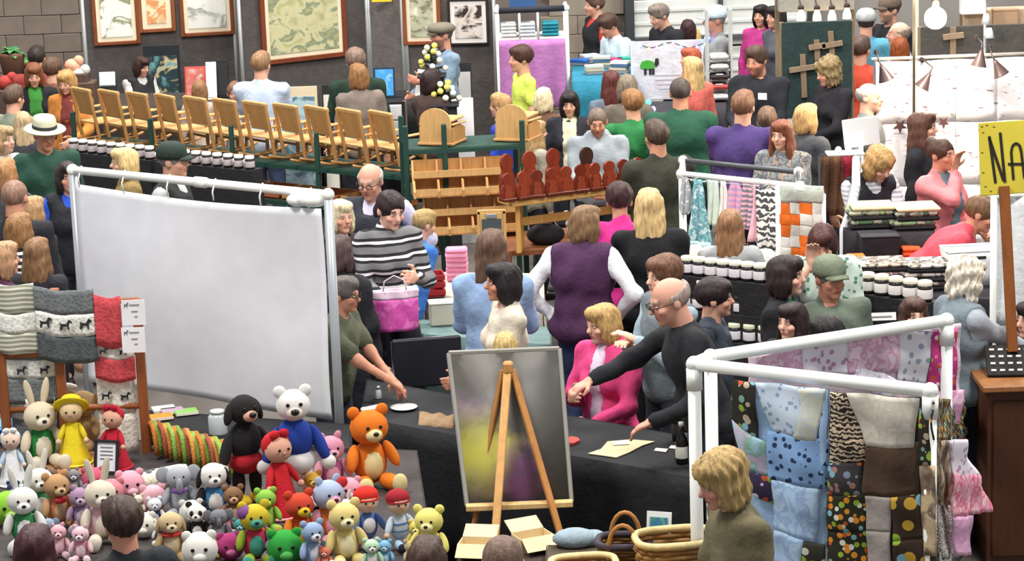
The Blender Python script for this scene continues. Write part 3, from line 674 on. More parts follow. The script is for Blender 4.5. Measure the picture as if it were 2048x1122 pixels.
# ------------------------------------------------------------------ painted board on an easel, nearest thing in the middle
EZ = 12.55
q = lambda px, py, dz=0: D(px, py, EZ+dz)
tl, tr, br_, bl = q(897, 706, .1), q(1119, 697, .1), q(1143, 1004, -.03), q(934, 1013, -.03)
ba = foot((bl+br_)/2); bo = thing('painted_board', 'dark painted board with yellow and purple cloud patches on the easel', 'board', (ba.x, ba.y, bl.z))
nb = (tr-tl).cross(bl-tl).normalized(); nb = nb if nb.y < 0 else -nb
def bp(u, v, o=0.0): return lerp(lerp(tl, tr, u), lerp(bl, br_, u), v)+nb*o
wp(MB().sheet(lambda u, v: bp(.02+.96*u, .015+.97*v), 2, 2, .012), 'board_face', None, bo)
pm = bpy.data.materials.new('sprayed_paint'); pm.use_nodes = True; nt = pm.node_tree; b_ = nt.nodes['Principled BSDF']; b_.inputs['Roughness'].default_value = .5
tc = nt.nodes.new('ShaderNodeTexCoord')
def spot(cpos, r_, inner_=.0):
    vm = nt.nodes.new('ShaderNodeVectorMath'); vm.operation = 'DISTANCE'; nt.links.new(tc.outputs['Object'], vm.inputs[0]); vm.inputs[1].default_value = cpos
    nz = nt.nodes.new('ShaderNodeTexNoise'); nz.inputs['Scale'].default_value = 9; nz.inputs['Detail'].default_value = 6; nt.links.new(tc.outputs['Object'], nz.inputs['Vector'])
    ma = nt.nodes.new('ShaderNodeMath'); ma.operation = 'MULTIPLY_ADD'; nt.links.new(nz.outputs['Fac'], ma.inputs[0]); ma.inputs[1].default_value = .3; nt.links.new(vm.outputs['Value'], ma.inputs[2])
    mr = nt.nodes.new('ShaderNodeMapRange'); mr.interpolation_type = 'SMOOTHSTEP'; nt.links.new(ma.outputs[0], mr.inputs[0]); mr.inputs[1].default_value = r_+.12; mr.inputs[2].default_value = .12; mr.inputs[3].default_value = 0; mr.inputs[4].default_value = 1
    return mr.outputs[0]
prev = None
for cpos, r_, colr, amt in ((bp(.3, .5), .6, '#75726a', .35), (bp(.12, .66), .3, '#d8d24e', 1.), (bp(.22, .72), .26, '#e0da6a', 1.), (bp(.12, .54), .19, '#b4b05a', .8), (bp(.5, .88), .2, '#8e5a9c', 1.), (bp(.56, .76), .18, '#86568f', .9), (bp(.12, .38), .2, '#8f7a8c', .6), (bp(.1, .92), .22, '#9a978a', .6)):
    mx = nt.nodes.new('ShaderNodeMix'); mx.data_type = 'RGBA'
    mm = nt.nodes.new('ShaderNodeMath'); mm.operation = 'MULTIPLY'; nt.links.new(spot(cpos, r_), mm.inputs[0]); mm.inputs[1].default_value = amt; nt.links.new(mm.outputs[0], mx.inputs[0])
    if prev is None: mx.inputs[6].default_value = (*lin('#45433f'), 1)
    else: nt.links.new(prev, mx.inputs[6])
    mx.inputs[7].default_value = (*lin(colr), 1); prev = mx.outputs[2]
nt.links.new(prev, b_.inputs['Base Color']); bo.children[0].data.materials.clear(); bo.children[0].data.materials.append(pm)
for a, e in (((0, 0), (1, 0)), ((1, 0), (1, 1)), ((0, 1), (1, 1)), ((0, 0), (0, 1))): wp(MB().bar(bp(*a), bp(*e), .022, .022, .004), 'frame_strip', mat('#9b9992', 'plain', .4, metal=.3), bo)
ea = thing('easel', 'light wooden tripod easel holding the painted board', 'easel', ba); ew = mat('#c58f55', 'wood', .5)
apex = bp(.52, .14, .05); 
def gp(px, py): return G(px, py, 0)
f1 = foot(D(970, 1290, EZ-.35)); f2 = foot(D(1192, 1290, EZ-.3)); f3 = foot(D(905, 1290, EZ-.05))
wp(MB().bar(apex+Vector((0, 0, .03)), Vector((f1.x, f1.y, 0)), .04, .022, .004), 'leg', mat('#d9a76a', 'wood', .5), ea); wp(MB().bar(apex+Vector((.02, .02, .0)), Vector((f2.x, f2.y, 0)), .034, .022, .004), 'leg', mat('#b47c42', 'wood', .5), ea)
wp(MB().bar(apex+Vector((-.03, .02, .0)), Vector((f3.x, f3.y, 0)), .026, .02, .004), 'leg', mat('#a8743f', 'wood', .5), ea)
la, lb_ = bp(-.01, 1.012, .045), bp(1.01, 1.012, .045); wp(MB().bar(la, lb_, .05, .03, .004), 'ledge', mat('#dfb97f', 'wood', .45), ea)
wp(MB().box(apex+Vector((0, -.01, .02)), (.05, .05, .06), bev=.01), 'hinge_block', ew, ea)

# ------------------------------------------------------------------ quilt stand of white pipes
QH = 1.62
K0, K1, K2 = G(1388, 728, QH), G(1860, 782, QH), G(1893, 641, QH)
qs = thing('quilt_stand', 'white plastic pipe stand hung with patchwork quilts', 'stand', foot(K0)); R_ = .03
for k, p in enumerate((K0, K1, K2)): wp(MB().tube([foot(p), p-Vector((0, 0, .03))], R_, 16), 'post', PVC, qs); wp(MB().ball(p, R_*1.25, 14), 'elbow_joint', PVC, qs); wp(MB().tube([p-Vector((0, 0, .12)), p-Vector((0, 0, .02))], R_*1.22, 14), 'joint_collar', PVC, qs)
K0b = K0+Vector((.085, .12, 0)); wp(MB().tube([foot(K0b), K0b], R_, 16), 'post', PVC, qs); wp(MB().ball(K0b, R_*1.25, 14), 'elbow_joint', PVC, qs)
wp(MB().tube([K0, K1], R_, 16), 'front_rail', PVC, qs); wp(MB().tube([K0b, K2], R_, 16), 'rear_rail', PVC, qs); wp(MB().tube([K0, K0b], R_, 12), 'link_pipe', PVC, qs)
wp(MB().tube([foot(K1)+Vector((0, 0, .04)), foot(K0)+Vector((0, 0, .04))], R_, 12), 'foot_rail', PVC, qs)
def hang_plane(A, B, off, rip=.014):
    d = (B-A); d.z = 0; L = d.length; d.normalize(); n = Vector((d.y, -d.x, 0)); n = n if n.y < 0 else -n
    def S(px, py, ph=0.0, o=0.0):                        # the point of the hanging cloth seen at a pixel
        r = ray(px, py); tt = ((A+n*off)-CAM).dot(n)/r.dot(n); p = CAM+r*tt; s = (p-A).dot(d); return p+n*(o+rip*math.sin(s*26+ph)+.006*math.sin(p.z*33+s*9))
    return S
def quilt(name, label, S, patches, ph=0.0, backing=None):
    xs = [x for pt in patches for x, y in pt[0]]; ys = [y for pt in patches for x, y in pt[0]]
    b0 = S((min(xs)+max(xs))/2, max(ys)); t = thing(name, label, 'quilt', b0)
    if backing:
        c4 = backing[0]; wp(MB().sheet(lambda u, v: S(*(lerp((*c4[0], 0), (*c4[1], 0), u)*(1-v)+lerp((*c4[3], 0), (*c4[2], 0), u)*v).xy, ph, -.012), 22, 22, .012), 'backing', backing[1], t)
    for i, (c4, mt) in enumerate(patches):
        n = 10
        o = MB().sheet(lambda u, v: S(*(lerp((*c4[0], 0), (*c4[1], 0), u)*(1-v)+lerp((*c4[3], 0), (*c4[2], 0), u)*v).xy, ph, .004+.006*math.sin(PI*u)*math.sin(PI*v)+.0012*(i % 3)), n, n, .008)
        wp(o, 'quilt_patch', mt, t)
    return t
S1 = hang_plane(K0, K1, .03); S2 = hang_plane(K0b, K2, -.03); 
m_ = lambda *a, **k: mat(*a, **k)
pale = m_('#cddcec', 'dots', .9, 1.5, '#8fa6c8'); blue = m_('#86abd8', 'dots', .9, 1.25, '#2a3a5c'); blue2 = m_('#a9c6e4', 'blotch', .9, 1.4, '#8fa9cf', '#b9d3ea'); cream = m_('#d9dccb', 'blotch', .9, 1.2, '#c9d2d4', '#e0e0cc'); owl = m_('#2c2824', 'multi', .9, .9, '#b8a890', '#7aa08a'); teal = m_('#a9cbdc', 'blotch', .9, 1.3, '#7fb09c', '#c9b4cf')
quilt('patchwork_quilt', 'blue and white patchwork quilt hanging on the front pipe rail', S1, [
    ([(1464, 760), (1512, 764), (1520, 880), (1462, 840)], owl), ([(1512, 764), (1640, 776), (1628, 880), (1545, 866)], pale), ([(1600, 774), (1652, 778), (1632, 882), (1590, 876)], cream),
    ([(1462, 840), (1534, 884), (1540, 956), (1488, 928)], teal), ([(1534, 862), (1656, 880), (1652, 980), (1534, 958)], blue), ([(1500, 938), (1540, 956), (1546, 1008), (1512, 990)], m_('#39304a', 'multi', .9, 1.0, '#d7b9c9', '#e8dfe4')),
    ([(1540, 956), (1640, 978), (1632, 1085), (1548, 1060)], blue2), ([(1548, 1060), (1612, 1078), (1600, 1150), (1545, 1150)], blue2), ([(1612, 1080), (1650, 1090), (1650, 1150), (1604, 1150)], m_('#3a3a30', 'multi', .9, .9)), ([(1640, 778), (1656, 780), (1650, 985), (1636, 984)], m_('#9cb8dc', 'dots', .9, 1.2, '#3d4f80'))], 0.0,
    ([(1464, 762), (1654, 780), (1648, 1140), (1500, 1130)], m_('#9fbede', 'cloth', .9)))
zeb = m_('#2b2622', 'zebra', .9, 1.6, '#cbb69c'); brn = m_('#4f3d30', 'cloth', .9); crm = m_('#c9c2b6', 'blotch', .9, 1.6, '#bdb4a6', '#d2ccc2'); fruit = m_('#2a2a1c', 'multi', .9, 1.15); gry = m_('#a39a95', 'cloth', .9); foot_ = m_('#3e3a3c', 'multi', .9, 1.0, '#a37a72', '#7f8aa0'); dbr = m_('#3a2b22', 'multi', .9, .55, '#c9a23c', '#b07a5a'); strip = m_('#c2ab8a', 'blotch', .9, 1.5, '#8a7868', '#5d4c40')
quilt('patchwork_quilt', 'brown, zebra and fruit print patchwork quilt on the front pipe rail', S1, [
    ([(1664, 782), (1696, 786), (1730, 880), (1662, 910)], zeb), ([(1664, 884), (1728, 876), (1730, 922), (1660, 926)], zeb), ([(1696, 784), (1838, 798), (1826, 896), (1732, 892)], crm), ([(1728, 892), (1838, 884), (1836, 990), (1722, 992)], brn),
    ([(1660, 924), (1722, 926), (1722, 990), (1656, 990)], foot_), ([(1656, 990), (1728, 990), (1732, 1062), (1656, 1060)], fruit), ([(1656, 1060), (1732, 1062), (1736, 1150), (1660, 1150)], fruit), ([(1728, 992), (1786, 992), (1784, 1062), (1732, 1062)], gry), ([(1732, 1062), (1784, 1062), (1784, 1150), (1736, 1150)], gry), ([(1786, 992), (1838, 990), (1846, 1080), (1790, 1080)], dbr), ([(1790, 1080), (1846, 1080), (1850, 1150), (1790, 1150)], dbr),
    ([(1838, 798), (1856, 800), (1862, 930), (1836, 930)], owl), ([(1838, 930), (1872, 930), (1876, 1110), (1846, 1110)], strip)], 1.3,
    ([(1662, 784), (1856, 800), (1874, 1140), (1656, 1140)], m_('#4a3a30', 'cloth', .9)))
pk = m_('#dcbccb', 'blotch', .9, 2.0, '#c98fae', '#e6d3df'); wpk = m_('#e0d9e2', 'dots', .9, 1.2, '#b78ab0'); wst = m_('#d9d6de', 'dots', .9, 1.0, '#8f9ab0'); mag = m_('#b8387c', 'multi', .9, 1.3, '#d8749e', '#f0d9e4'); rose = m_('#e8a9b8', 'blotch', .9, 2.0, '#d85f80', '#f3d6dc')
quilt('pink_quilt', 'pink and white floral patchwork quilt over the rear pipe rail', S2, [
    ([(1520, 712), (1600, 696), (1610, 745), (1500, 740)], pk), ([(1600, 694), (1690, 674), (1692, 748), (1604, 746)], wpk), ([(1690, 674), (1795, 652), (1792, 742), (1692, 748)], pk), ([(1692, 700), (1792, 760), (1780, 800), (1690, 760)], m_('#e9e4ee', 'dots', .9, 1.4, '#c2b4d6')),
    ([(1795, 662), (1862, 660), (1850, 772), (1792, 764)], wst), ([(1862, 662), (1916, 656), (1914, 780), (1852, 778)], mag), ([(1852, 778), (1930, 780), (1920, 850), (1862, 840)], m_('#dba7c4', 'blotch', .9, 1.5, '#c97fae', '#eccfe0'))], .5,
    ([(1500, 716), (1925, 648), (1922, 850), (1500, 790)], m_('#e0ccd8', 'cloth', .9)))
quilt('fruit_quilt', 'folded dark fruit print quilt behind the right post of the pipe stand', hang_plane(K1, K2, .02), [
    ([(1868, 796), (1925, 800), (1938, 880), (1868, 880)], fruit), ([(1870, 880), (1912, 880), (1906, 1010), (1876, 1010)], strip), ([(1872, 1010), (1935, 1010), (1940, 1110), (1876, 1120)], m_('#d9d2cc', 'zebra', .9, 1.8, '#2e2a2a'))], .3)
quilt('pink_quilt', 'rose floral quilt corner hanging out beyond the right post', hang_plane(K1, K2+Vector((.3, 0, 0)), -.06), [
    ([(1890, 880), (1925, 878), (1955, 960), (1900, 960)], wpk), ([(1898, 940), (1955, 950), (1982, 1022), (1905, 1034)], rose), ([(1905, 1034), (1942, 1030), (1940, 1110), (1912, 1110)], m_('#d9a6c8', 'cloth', .9))], .8)
# ------------------------------------------------------------------ the crocheted toy stall
tt = draped_table('toy_table', 'table covered with crocheted toys at the lower left', [(-80, 868), (832, 902), (880, 1210), (-80, 1210)], .72, '#3f3a3a')
_sph = {}
def kmat(c): return mat(c, 'knit', .9)
def sph(c, knit=True):
    if (c, knit) not in _sph: _sph[c, knit] = MB().ball((0, 0, 0), 1.0, 14).mesh('yarn_ball', kmat(c) if knit else mat(c, 'plain', .25))
    return _sph[c, knit]
_head = {}
def e_(t, name, c, r, col, rot=None, knit=True):
    r = r if isinstance(r, tuple) else (r, r, r); hd = _head.get(t.name)
    if hd and name in ('eye', 'nose', 'muzzle', 'ear', 'eye_patch', 'trunk', 'snout') and rot is None:       # features of the head are its own pieces
        hc_, hr_ = hd[1], hd[2]; return link(name, sph(col, knit), hd[0], tuple((c[i]-hc_[i])/hr_[i] for i in range(3)), None, tuple(r[i]/hr_[i] for i in range(3)))
    o = link(name, sph(col, knit), t, c, rot, r)
    if name == 'head': _head[t.name] = (o, c, r)
    return o
def toy(px, py, hpx, label, kind='bear', c=('#888888', '#dddddd'), face=0, extra=None, base=.722, cat='plush toy', name='plush_toy', sway=0):
    p = G(px, py, base); H_ = hpx*(1.28 if hpx < 113 else 1.0)/(sc(p)*.976); t = thing(name, label, cat, p, rad(face), 'crocheted toys on the stall'); t.scale = (H_,)*3
    A, B = c[0], c[1]; Cc = c[2] if len(c) > 2 else A; Dd = c[3] if len(c) > 3 else A; dark = '#1c1a1a'
    def facef(y, z, r=.022, sp=.075, mz=None, nose=dark):
        for s in (-1, 1): e_(t, 'eye', (s*sp, y, z), (r, r*.6, r), dark, knit=False)
        if mz: e_(t, 'muzzle', (0, mz[0], mz[1]), mz[2], B); e_(t, 'nose', (0, mz[0]-mz[2][1]*.85, mz[1]+mz[2][2]*.35), (.034, .025, .026), nose, knit=False)
    if kind in ('bear', 'panda', 'bunny', 'elephant', 'pig', 'dog'):
        e_(t, 'body', (0, 0, .29), (.2, .175, .26), Cc); e_(t, 'belly', (0, -.075, .28), (.14, .12, .19), B if kind != 'panda' else '#e8e8e4')
        e_(t, 'head', (0, -.03, .70), (.225, .2, .2), A)
        for s in (-1, 1):
            e_(t, 'arm', (s*.23, -.09, .38), (.07, .08, .165), Dd, (rad(-25), rad(-s*22), 0)); e_(t, 'leg', (s*.15, -.25, .1), (.095, .21, .095), Dd, (0, 0, rad(s*14))); e_(t, 'foot', (s*.2, -.43, .12), (.09, .055, .115), B if kind != 'panda' else Dd)
            if kind in ('bear', 'panda'): e_(t, 'ear', (s*.17, .0, .88), (.075, .045, .075), Dd if kind == 'panda' else A)
            elif kind == 'bunny': e_(t, 'ear', (s*.11, .03, 1.02), (.055, .035, .2), A, (0, rad(s*12), 0))
            elif kind == 'elephant': e_(t, 'ear', (s*.26, .02, .74), (.13, .035, .15), A)
            elif kind == 'pig': e_(t, 'ear', (s*.13, -.02, .9), (.06, .03, .075), A, (0, rad(s*25), 0))
            elif kind == 'dog': e_(t, 'ear', (s*.22, -.02, .66), (.05, .08, .16), Dd, (0, rad(-s*14), 0))
            if kind == 'panda': e_(t, 'eye_patch', (s*.085, -.19, .73), (.055, .035, .065), dark)
        if kind == 'elephant': e_(t, 'trunk', (0, -.24, .6), (.06, .08, .15), A, (rad(20), 0, 0)); facef(-.2, .74)
        else: facef(-.215 if kind != 'panda' else -.228, .74, mz=(-.2, .65, (.1, .085, .078)))
    elif kind in ('stand', 'tallbear'):
        e_(t, 'head', (0, -.01, .82), (.135, .125, .125), A); e_(t, 'torso', (0, 0, .55), (.15, .12, .17), Cc); e_(t, 'shorts', (0, 0, .37), (.15, .125, .11), Dd)
        for s in (-1, 1):
            e_(t, 'arm', (s*.19, -.02, .5), (.05, .055, .165), Cc, (rad(-8), rad(-s*22), 0)); e_(t, 'hand', (s*.25, -.04, .35), (.06, .05, .06), '#e6e4e0'); e_(t, 'leg', (s*.08, 0, .2), (.055, .055, .16), c[4] if len(c) > 4 else A); e_(t, 'foot', (s*.09, -.05, .05), (.075, .12, .055), c[5] if len(c) > 5 else B)
            if kind == 'tallbear': e_(t, 'ear', (s*.1, .0, .93), (.05, .03, .05), A)
            if kind == 'stand': e_(t, 'ear', (s*.135, .0, .8), (.035, .055, .1), A, (0, rad(-s*18), 0))
        facef(-.125, .85, .016, .05, (-.115, .785, (.065, .06, .05)))
    elif kind in ('dress', 'bonnet'):
        b = MB().lathe([(.24, 0), (.25, .015), (.21, .1), (.15, .32), (.1, .52), (.07, .58), (0, .6)], n=18); b.build('dress', kmat(Cc), t); b = MB().lathe([(.245, .0), (.262, .012), (.25, .035), (.235, .03)], n=18); b.build('hem', kmat(Dd), t)
        e_(t, 'head', (0, -.01, .74), (.155, .145, .15), A)
        for s in (-1, 1): e_(t, 'arm', (s*.14, -.06, .46), (.04, .045, .14), B, (rad(-25), rad(-s*25), 0)); e_(t, 'hand', (s*.19, -.13, .35), (.04, .04, .04), A)
        if kind == 'bonnet':
            b = MB().lathe([(.05, .0), (.24, .02), (.25, .035), (.16, .07), (.13, .15), (.0, .17)], n=20, M=Matrix.Rotation(rad(-42), 3, 'X')); b.build('bonnet', kmat(Cc), t, loc=(0, .03, .78))
        else: e_(t, 'headscarf', (0, .035, .78), (.165, .14, .145), Cc); [e_(t, 'scarf_knot', (s*.06, -.06, .92), (.06, .035, .045), Cc, (0, rad(s*20), 0)) for s in (-1, 1)]
        facef(-.148, .76, .016, .055); e_(t, 'nose', (0, -.155, .72), .018, '#c98a78')
    elif kind == 'doll':
        e_(t, 'body', (0, 0, .33), (.16, .13, .22), Cc); e_(t, 'head', (0, -.02, .72), (.18, .165, .18), A); e_(t, 'knit_hat', (0, .015, .81), (.2, .185, .14), B); e_(t, 'hat_brim', (0, .0, .76), (.205, .19, .045), B)
        for s in (-1, 1): e_(t, 'arm', (s*.2, -.07, .38), (.055, .06, .17), Cc, (rad(-20), rad(-s*28), 0)); e_(t, 'hand', (s*.27, -.13, .25), .05, A); e_(t, 'leg', (s*.1, -.22, .09), (.07, .2, .07), Dd, (0, 0, rad(s*10))); e_(t, 'shoe', (s*.14, -.42, .1), (.06, .05, .08), '#2a2a38')
        facef(-.18, .73, .018, .06); e_(t, 'nose', (0, -.19, .69), .022, '#d98a7a')
    elif kind == 'ball':
        e_(t, 'head', (0, 0, .45), (.45, .42, .45), A); e_(t, 'snout', (0, -.36, .36), (.17, .13, .13), B)
        for s in (-1, 1): e_(t, 'eye', (s*.16, -.38, .56), (.05, .03, .05), dark, knit=False); e_(t, 'ear', (s*.3, 0, .82), (.13, .07, .13), A)
    if extra:
        for nm, cc, rr, col in extra: e_(t, nm, cc, rr, col)
    return t
toy(497, 1006, 232, 'black plush dog with tan face, red shorts and yellow shoes', 'stand', ('#1f1d1e', '#d8a68c', '#1f1d1e', '#b3202c', '#1f1d1e', '#e6c22c'), 35)
toy(597, 1012, 250, 'tall white plush bear in a royal blue sweater', 'tallbear', ('#e8e6e2', '#d8d2c6', '#23419c', '#e8e6e2', '#e8e6e2', '#e0dcd6'), 10)
toy(562, 1030, 182, 'plush doll with peach face in red dress and headscarf', 'dress', ('#dca78e', '#c9242e', '#c41f2a', '#e6a6b4'), 35)
toy(664, 982, 125, 'pink plush pig in magenta vest, seated', 'pig', ('#dc94ac', '#e6a8ba', '#b05a86', '#e29cb2'), 20)
toy(742, 972, 172, 'large orange plush bear with cream belly at the right end', 'bear', ('#e5771f', '#e9d79c', '#e5771f', '#ea7d22'), 22)
toy(513, 1122, 130, 'multicoloured plush bear in yellow, red and green yarn', 'bear', ('#cdb62e', '#4aa08a', '#c03850', '#93a82c'), 15, [('patch', (-.13, -.02, .78), (.13, .15, .12), '#7a4c86'), ('patch', (.1, .05, .3), (.13, .14, .2), '#d2661e')])
toy(535, 1060, 72, 'lime green plush head behind the multicoloured bear', 'bear', ('#8cc04a', '#c9d65a'), 10)
toy(603, 1098, 100, 'orange and red plush bird with yellow muzzle and teal trousers', 'bear', ('#c8432c', '#e8c028', '#d8561e', '#e07a20'), 25, [('sash', (0, -.02, .12), (.2, .19, .09), '#3f8a78')])
toy(660, 1086, 112, 'pale blue and pink plush with orange shirt', 'pig', ('#a9b8d6', '#e3a0b4', '#e0783c', '#d890a8'), 30, [('bow', (.2, -.05, .84), (.09, .05, .08), '#c8323a')])
toy(737, 1092, 128, 'seated plush doll with red knit hat and blue sweater', 'doll', ('#e0c2aa', '#cf2a22', '#5a76b4', '#dcbcc2'), 20, [('bib', (0, -.11, .36), (.1, .05, .12), '#e6e2e6')])
toy(800, 1092, 122, 'seated plush doll with dark red hat and blue striped sweater', 'doll', ('#dcbfa6', '#9c1f2c', '#c9d4e6', '#9fc0dc'), 25, [('stripe', (0, 0, .4), (.162, .135, .03), '#3f6cae'), ('stripe', (0, 0, .28), (.16, .134, .03), '#3f6cae')])
toy(572, 1130, 62, 'bright green plush head at the bottom edge', 'ball', ('#2c9a3a', '#54b456'), 10)
toy(628, 1134, 80, 'grey-blue plush bear with white muzzle', 'bear', ('#93a9cc', '#dfe2e6'), 25)
toy(692, 1126, 108, 'pale yellow plush bear in front of the red-hatted doll', 'bear', ('#e3cd86', '#efe2b8'), 18)
toy(745, 1140, 55, 'mint and pink plush at the bottom edge', 'bear', ('#bfe0c2', '#ecd6de'), 10)
toy(862, 1128, 100, 'lemon yellow plush behind the dark brown head', 'bear', ('#e9dd7a', '#f2eaa8'), -10)
toy(431, 1034, 96, 'plush dog with black ears, white face and blue shirt', 'dog', ('#e6e4df', '#efece6', '#4a86bc', '#1e1c1d'), 15)
toy(398, 1086, 70, 'panda plush with black eye patches beside the tan dog', 'panda', ('#e9e7e2', '#f0eee9', '#2a2929', '#222121'), 0)
toy(402, 1134, 62, 'white plush lamb in front of the panda', 'ball', ('#e8e5de', '#f0ede6'), 5)
toy(362, 1030, 88, 'grey plush elephant with purple bow', 'elephant', ('#aeb1b8', '#c4c6cc', '#a8abb2', '#a8abb2'), 10, [('bow', (0, -.2, .5), (.14, .05, .06), '#8a5cae')])
toy(345, 1118, 84, 'tan plush dog with red scarf at the bottom', 'dog', ('#cdb48c', '#dcc8a4', '#cdb48c', '#b59a70'), 15, [('scarf', (0, -.05, .5), (.19, .17, .05), '#c43a34')])
toy(262, 1000, 52, 'round pink plush pig beside the cream roll', 'ball', ('#e8a3b4', '#f0bcc8'), 20)
toy(308, 1024, 48, 'small pink and white plush pig', 'ball', ('#ecb4c0', '#f4d0d8'), 20)
toy(312, 1052, 50, 'white and navy plush below the pink pig', 'bear', ('#e6e6ea', '#d0d0dc', '#3a3560', '#e6e6ea'), 10)
toy(290, 1075, 44, 'small cream plush lamb near the boy', 'ball', ('#e4dfd2', '#efeae0'), 0)
toy(322, 1086, 40, 'small white plush with navy collar', 'bear', ('#ecebe8', '#f4f2ee', '#2f2a52', '#e8e6e2'), 0)
toy(385, 1050, 44, 'white and grey ball plush below the elephant', 'ball', ('#dcdad4', '#eceae4'), 10)
toy(206, 1084, 110, 'long-eared cream plush bunny in pink dress near the boy', 'bunny', ('#d8ceba', '#e4dccb', '#e0b4be', '#d8ceba'), 20)
toy(150, 926, 142, 'plush doll in bright yellow dress and wide yellow bonnet', 'bonnet', ('#e3c69c', '#e8d32e', '#e6cf28', '#efe048'), 5, base=.735)
toy(86, 930, 112, 'cream plush bunny in green dress beside the yellow doll', 'bunny', ('#e0d2b6', '#e9e0cc', '#2f8a44', '#e0d2b6'), 25)
toy(176, 895, 128, 'large tan plush unicorn with white horn behind the yellow doll', 'elephant', ('#b6946a', '#c9ab82', '#b6946a', '#a9875e'), -25, [('horn', (-.2, -.1, .98), (.16, .05, .05), '#ece8e0')])
toy(28, 968, 120, 'white-skirted plush doll with pale blue wings', 'dress', ('#e9d0bc', '#bcd4ea', '#e9e9ec', '#f2f2f4'), 10)
toy(232, 935, 105, 'plush doll in long red dress behind the framed card', 'dress', ('#dba88e', '#c3263a', '#bd2238', '#c9304a'), -15)
toy(20, 1050, 60, 'lime green ball plush at the left edge', 'ball', ('#8cc43c', '#b4d86a'), 20)
toy(52, 1092, 105, 'plush rabbit in green and white striped dress', 'bunny', ('#e4e2dc', '#eceae4', '#3a8a56', '#dcdad4'), 15)
toy(84, 1040, 92, 'white plush lamb with green scarf', 'bunny', ('#e3dfd6', '#ece9e2', '#3f8f5a', '#e3dfd6'), 20)
toy(118, 1052, 92, 'tan plush bear with red bow and orange shirt', 'bear', ('#b98f66', '#cfae86', '#d38a5c', '#b98f66'), 30, [('bow', (0, -.2, .5), (.11, .05, .06), '#bf2f34')])
toy(165, 1058, 74, 'mauve plush mouse between tan bear and cream bunny', 'pig', ('#a98aa6', '#c4aec2', '#8d78a0', '#a98aa6'), 10)
toy(120, 1112, 56, 'pink plush cat at the bottom left', 'pig', ('#e4b0b8', '#f0ccd2'), 10)
toy(165, 1120, 60, 'rose and white plush kitten beside the maroon hair', 'pig', ('#eac2ca', '#f4dde2', '#e09aac', '#eac2ca'), 0)
toy(470, 1052, 70, 'brown plush monkey behind the multicoloured bear', 'bear', ('#8a6648', '#d8a688'), 10)
toy(628, 1012, 60, 'golden plush behind the pink pig', 'bear', ('#d8a43a', '#e8c878'), 10)
toy(700, 1005, 44, 'blush pink plush ball in front of orange bear', 'ball', ('#e8a0b0', '#f0c0ca'), 10)
toy(190, 985, 44, 'crimson and pink plush flower bundle behind the cream roll', 'ball', ('#cf5a74', '#e58aa0'), 10)
toy(150, 990, 46, 'small grey and white striped plush zebra', 'pig', ('#8d8a90', '#d8d6da'), 10)
toy(105, 985, 44, 'small brown plush by the yellow doll stand', 'bear', ('#7c6654', '#b49a80'), 10)
toy(225, 1010, 46, 'rosy plush chick behind the boy', 'ball', ('#d98a94', '#efc0c4'), 10)
toy(300, 985, 40, 'charcoal plush behind the pink pig', 'bear', ('#6f6e74', '#b4b4ba'), 10)
toy(462, 1120, 48, 'magenta plush beside the multicoloured bear', 'ball', ('#b03c78', '#d87aa8'), 10)
toy(440, 1088, 62, 'slate grey plush elephant beside the panda', 'elephant', ('#7b7d84', '#9a9ca4'), 10)
# stand under the yellow doll, framed card, cream roll, folded blue cloth
p = G(140, 930, .72); t = thing('display_stand', 'small wooden cake stand under the yellow doll', 'stand', p); MB().lathe([(.22, 0), (.225, .006), (.22, .013), (.0, .013)], n=24).build('disc', mat('#a5714a', 'wood'), t); MB().lathe([(.12, -.0), (.1, .004), (.0, .005)], n=16).build('foot', mat('#5a3a28', 'wood'), t)
p = G(212, 948, .722); t = thing('framed_card', 'black framed price card leaning among the toys', 'sign', p, rad(-14)); Rt = Matrix.Rotation(rad(-14), 3, 'X')
for a, d in (((0, 0, .17), (.13, .012, .015)), ((0, 0, .008), (.13, .012, .015)), ((-.06, 0, .09), (.015, .012, .16)), ((.06, 0, .09), (.015, .012, .16))): MB().box(Rt@Vector(a), d, R=Rt).build('frame_strip', mat('#222226'), t)
MB().box(Rt@Vector((0, .004, .09)), (.115, .006, .15), R=Rt).build('card', mat('#e4e4ea'), t)
for k in range(4): MB().box(Rt@Vector((0, -.001, .14-k*.02)), (.07, .003, .005), R=Rt).build('printed_line', mat('#77777c'), t)
a, e = G(262, 968, .78), G(375, 945, .80); t = thing('cream_roll', 'thick cream knitted roll lying behind the grey plush', 'roll', foot((a+e)/2)+Vector((0, 0, .73)))
wp(MB().tube([lerp(a, e, k/8) for k in range(9)], [.045]+[.052]*7+[.044], 14), 'roll_body', kmat('#e6dfc8'), t); wp(MB().tube([a-(e-a)*.12, a], [.02, .046], 12), 'tan_end', kmat('#b98450'), t)
p = G(40, 880, .722); t = thing('blue_cloth', 'folded bright blue cloth at the left edge of toy table', 'cloth', p)
for k in range(3): MB().box((0, 0, .02+k*.035), (.42-.05*k, .2, .032), .05*k, bev=.014).build('fold', mat('#2f78c4' if k % 2 else '#4b97dc', 'cloth'), t)
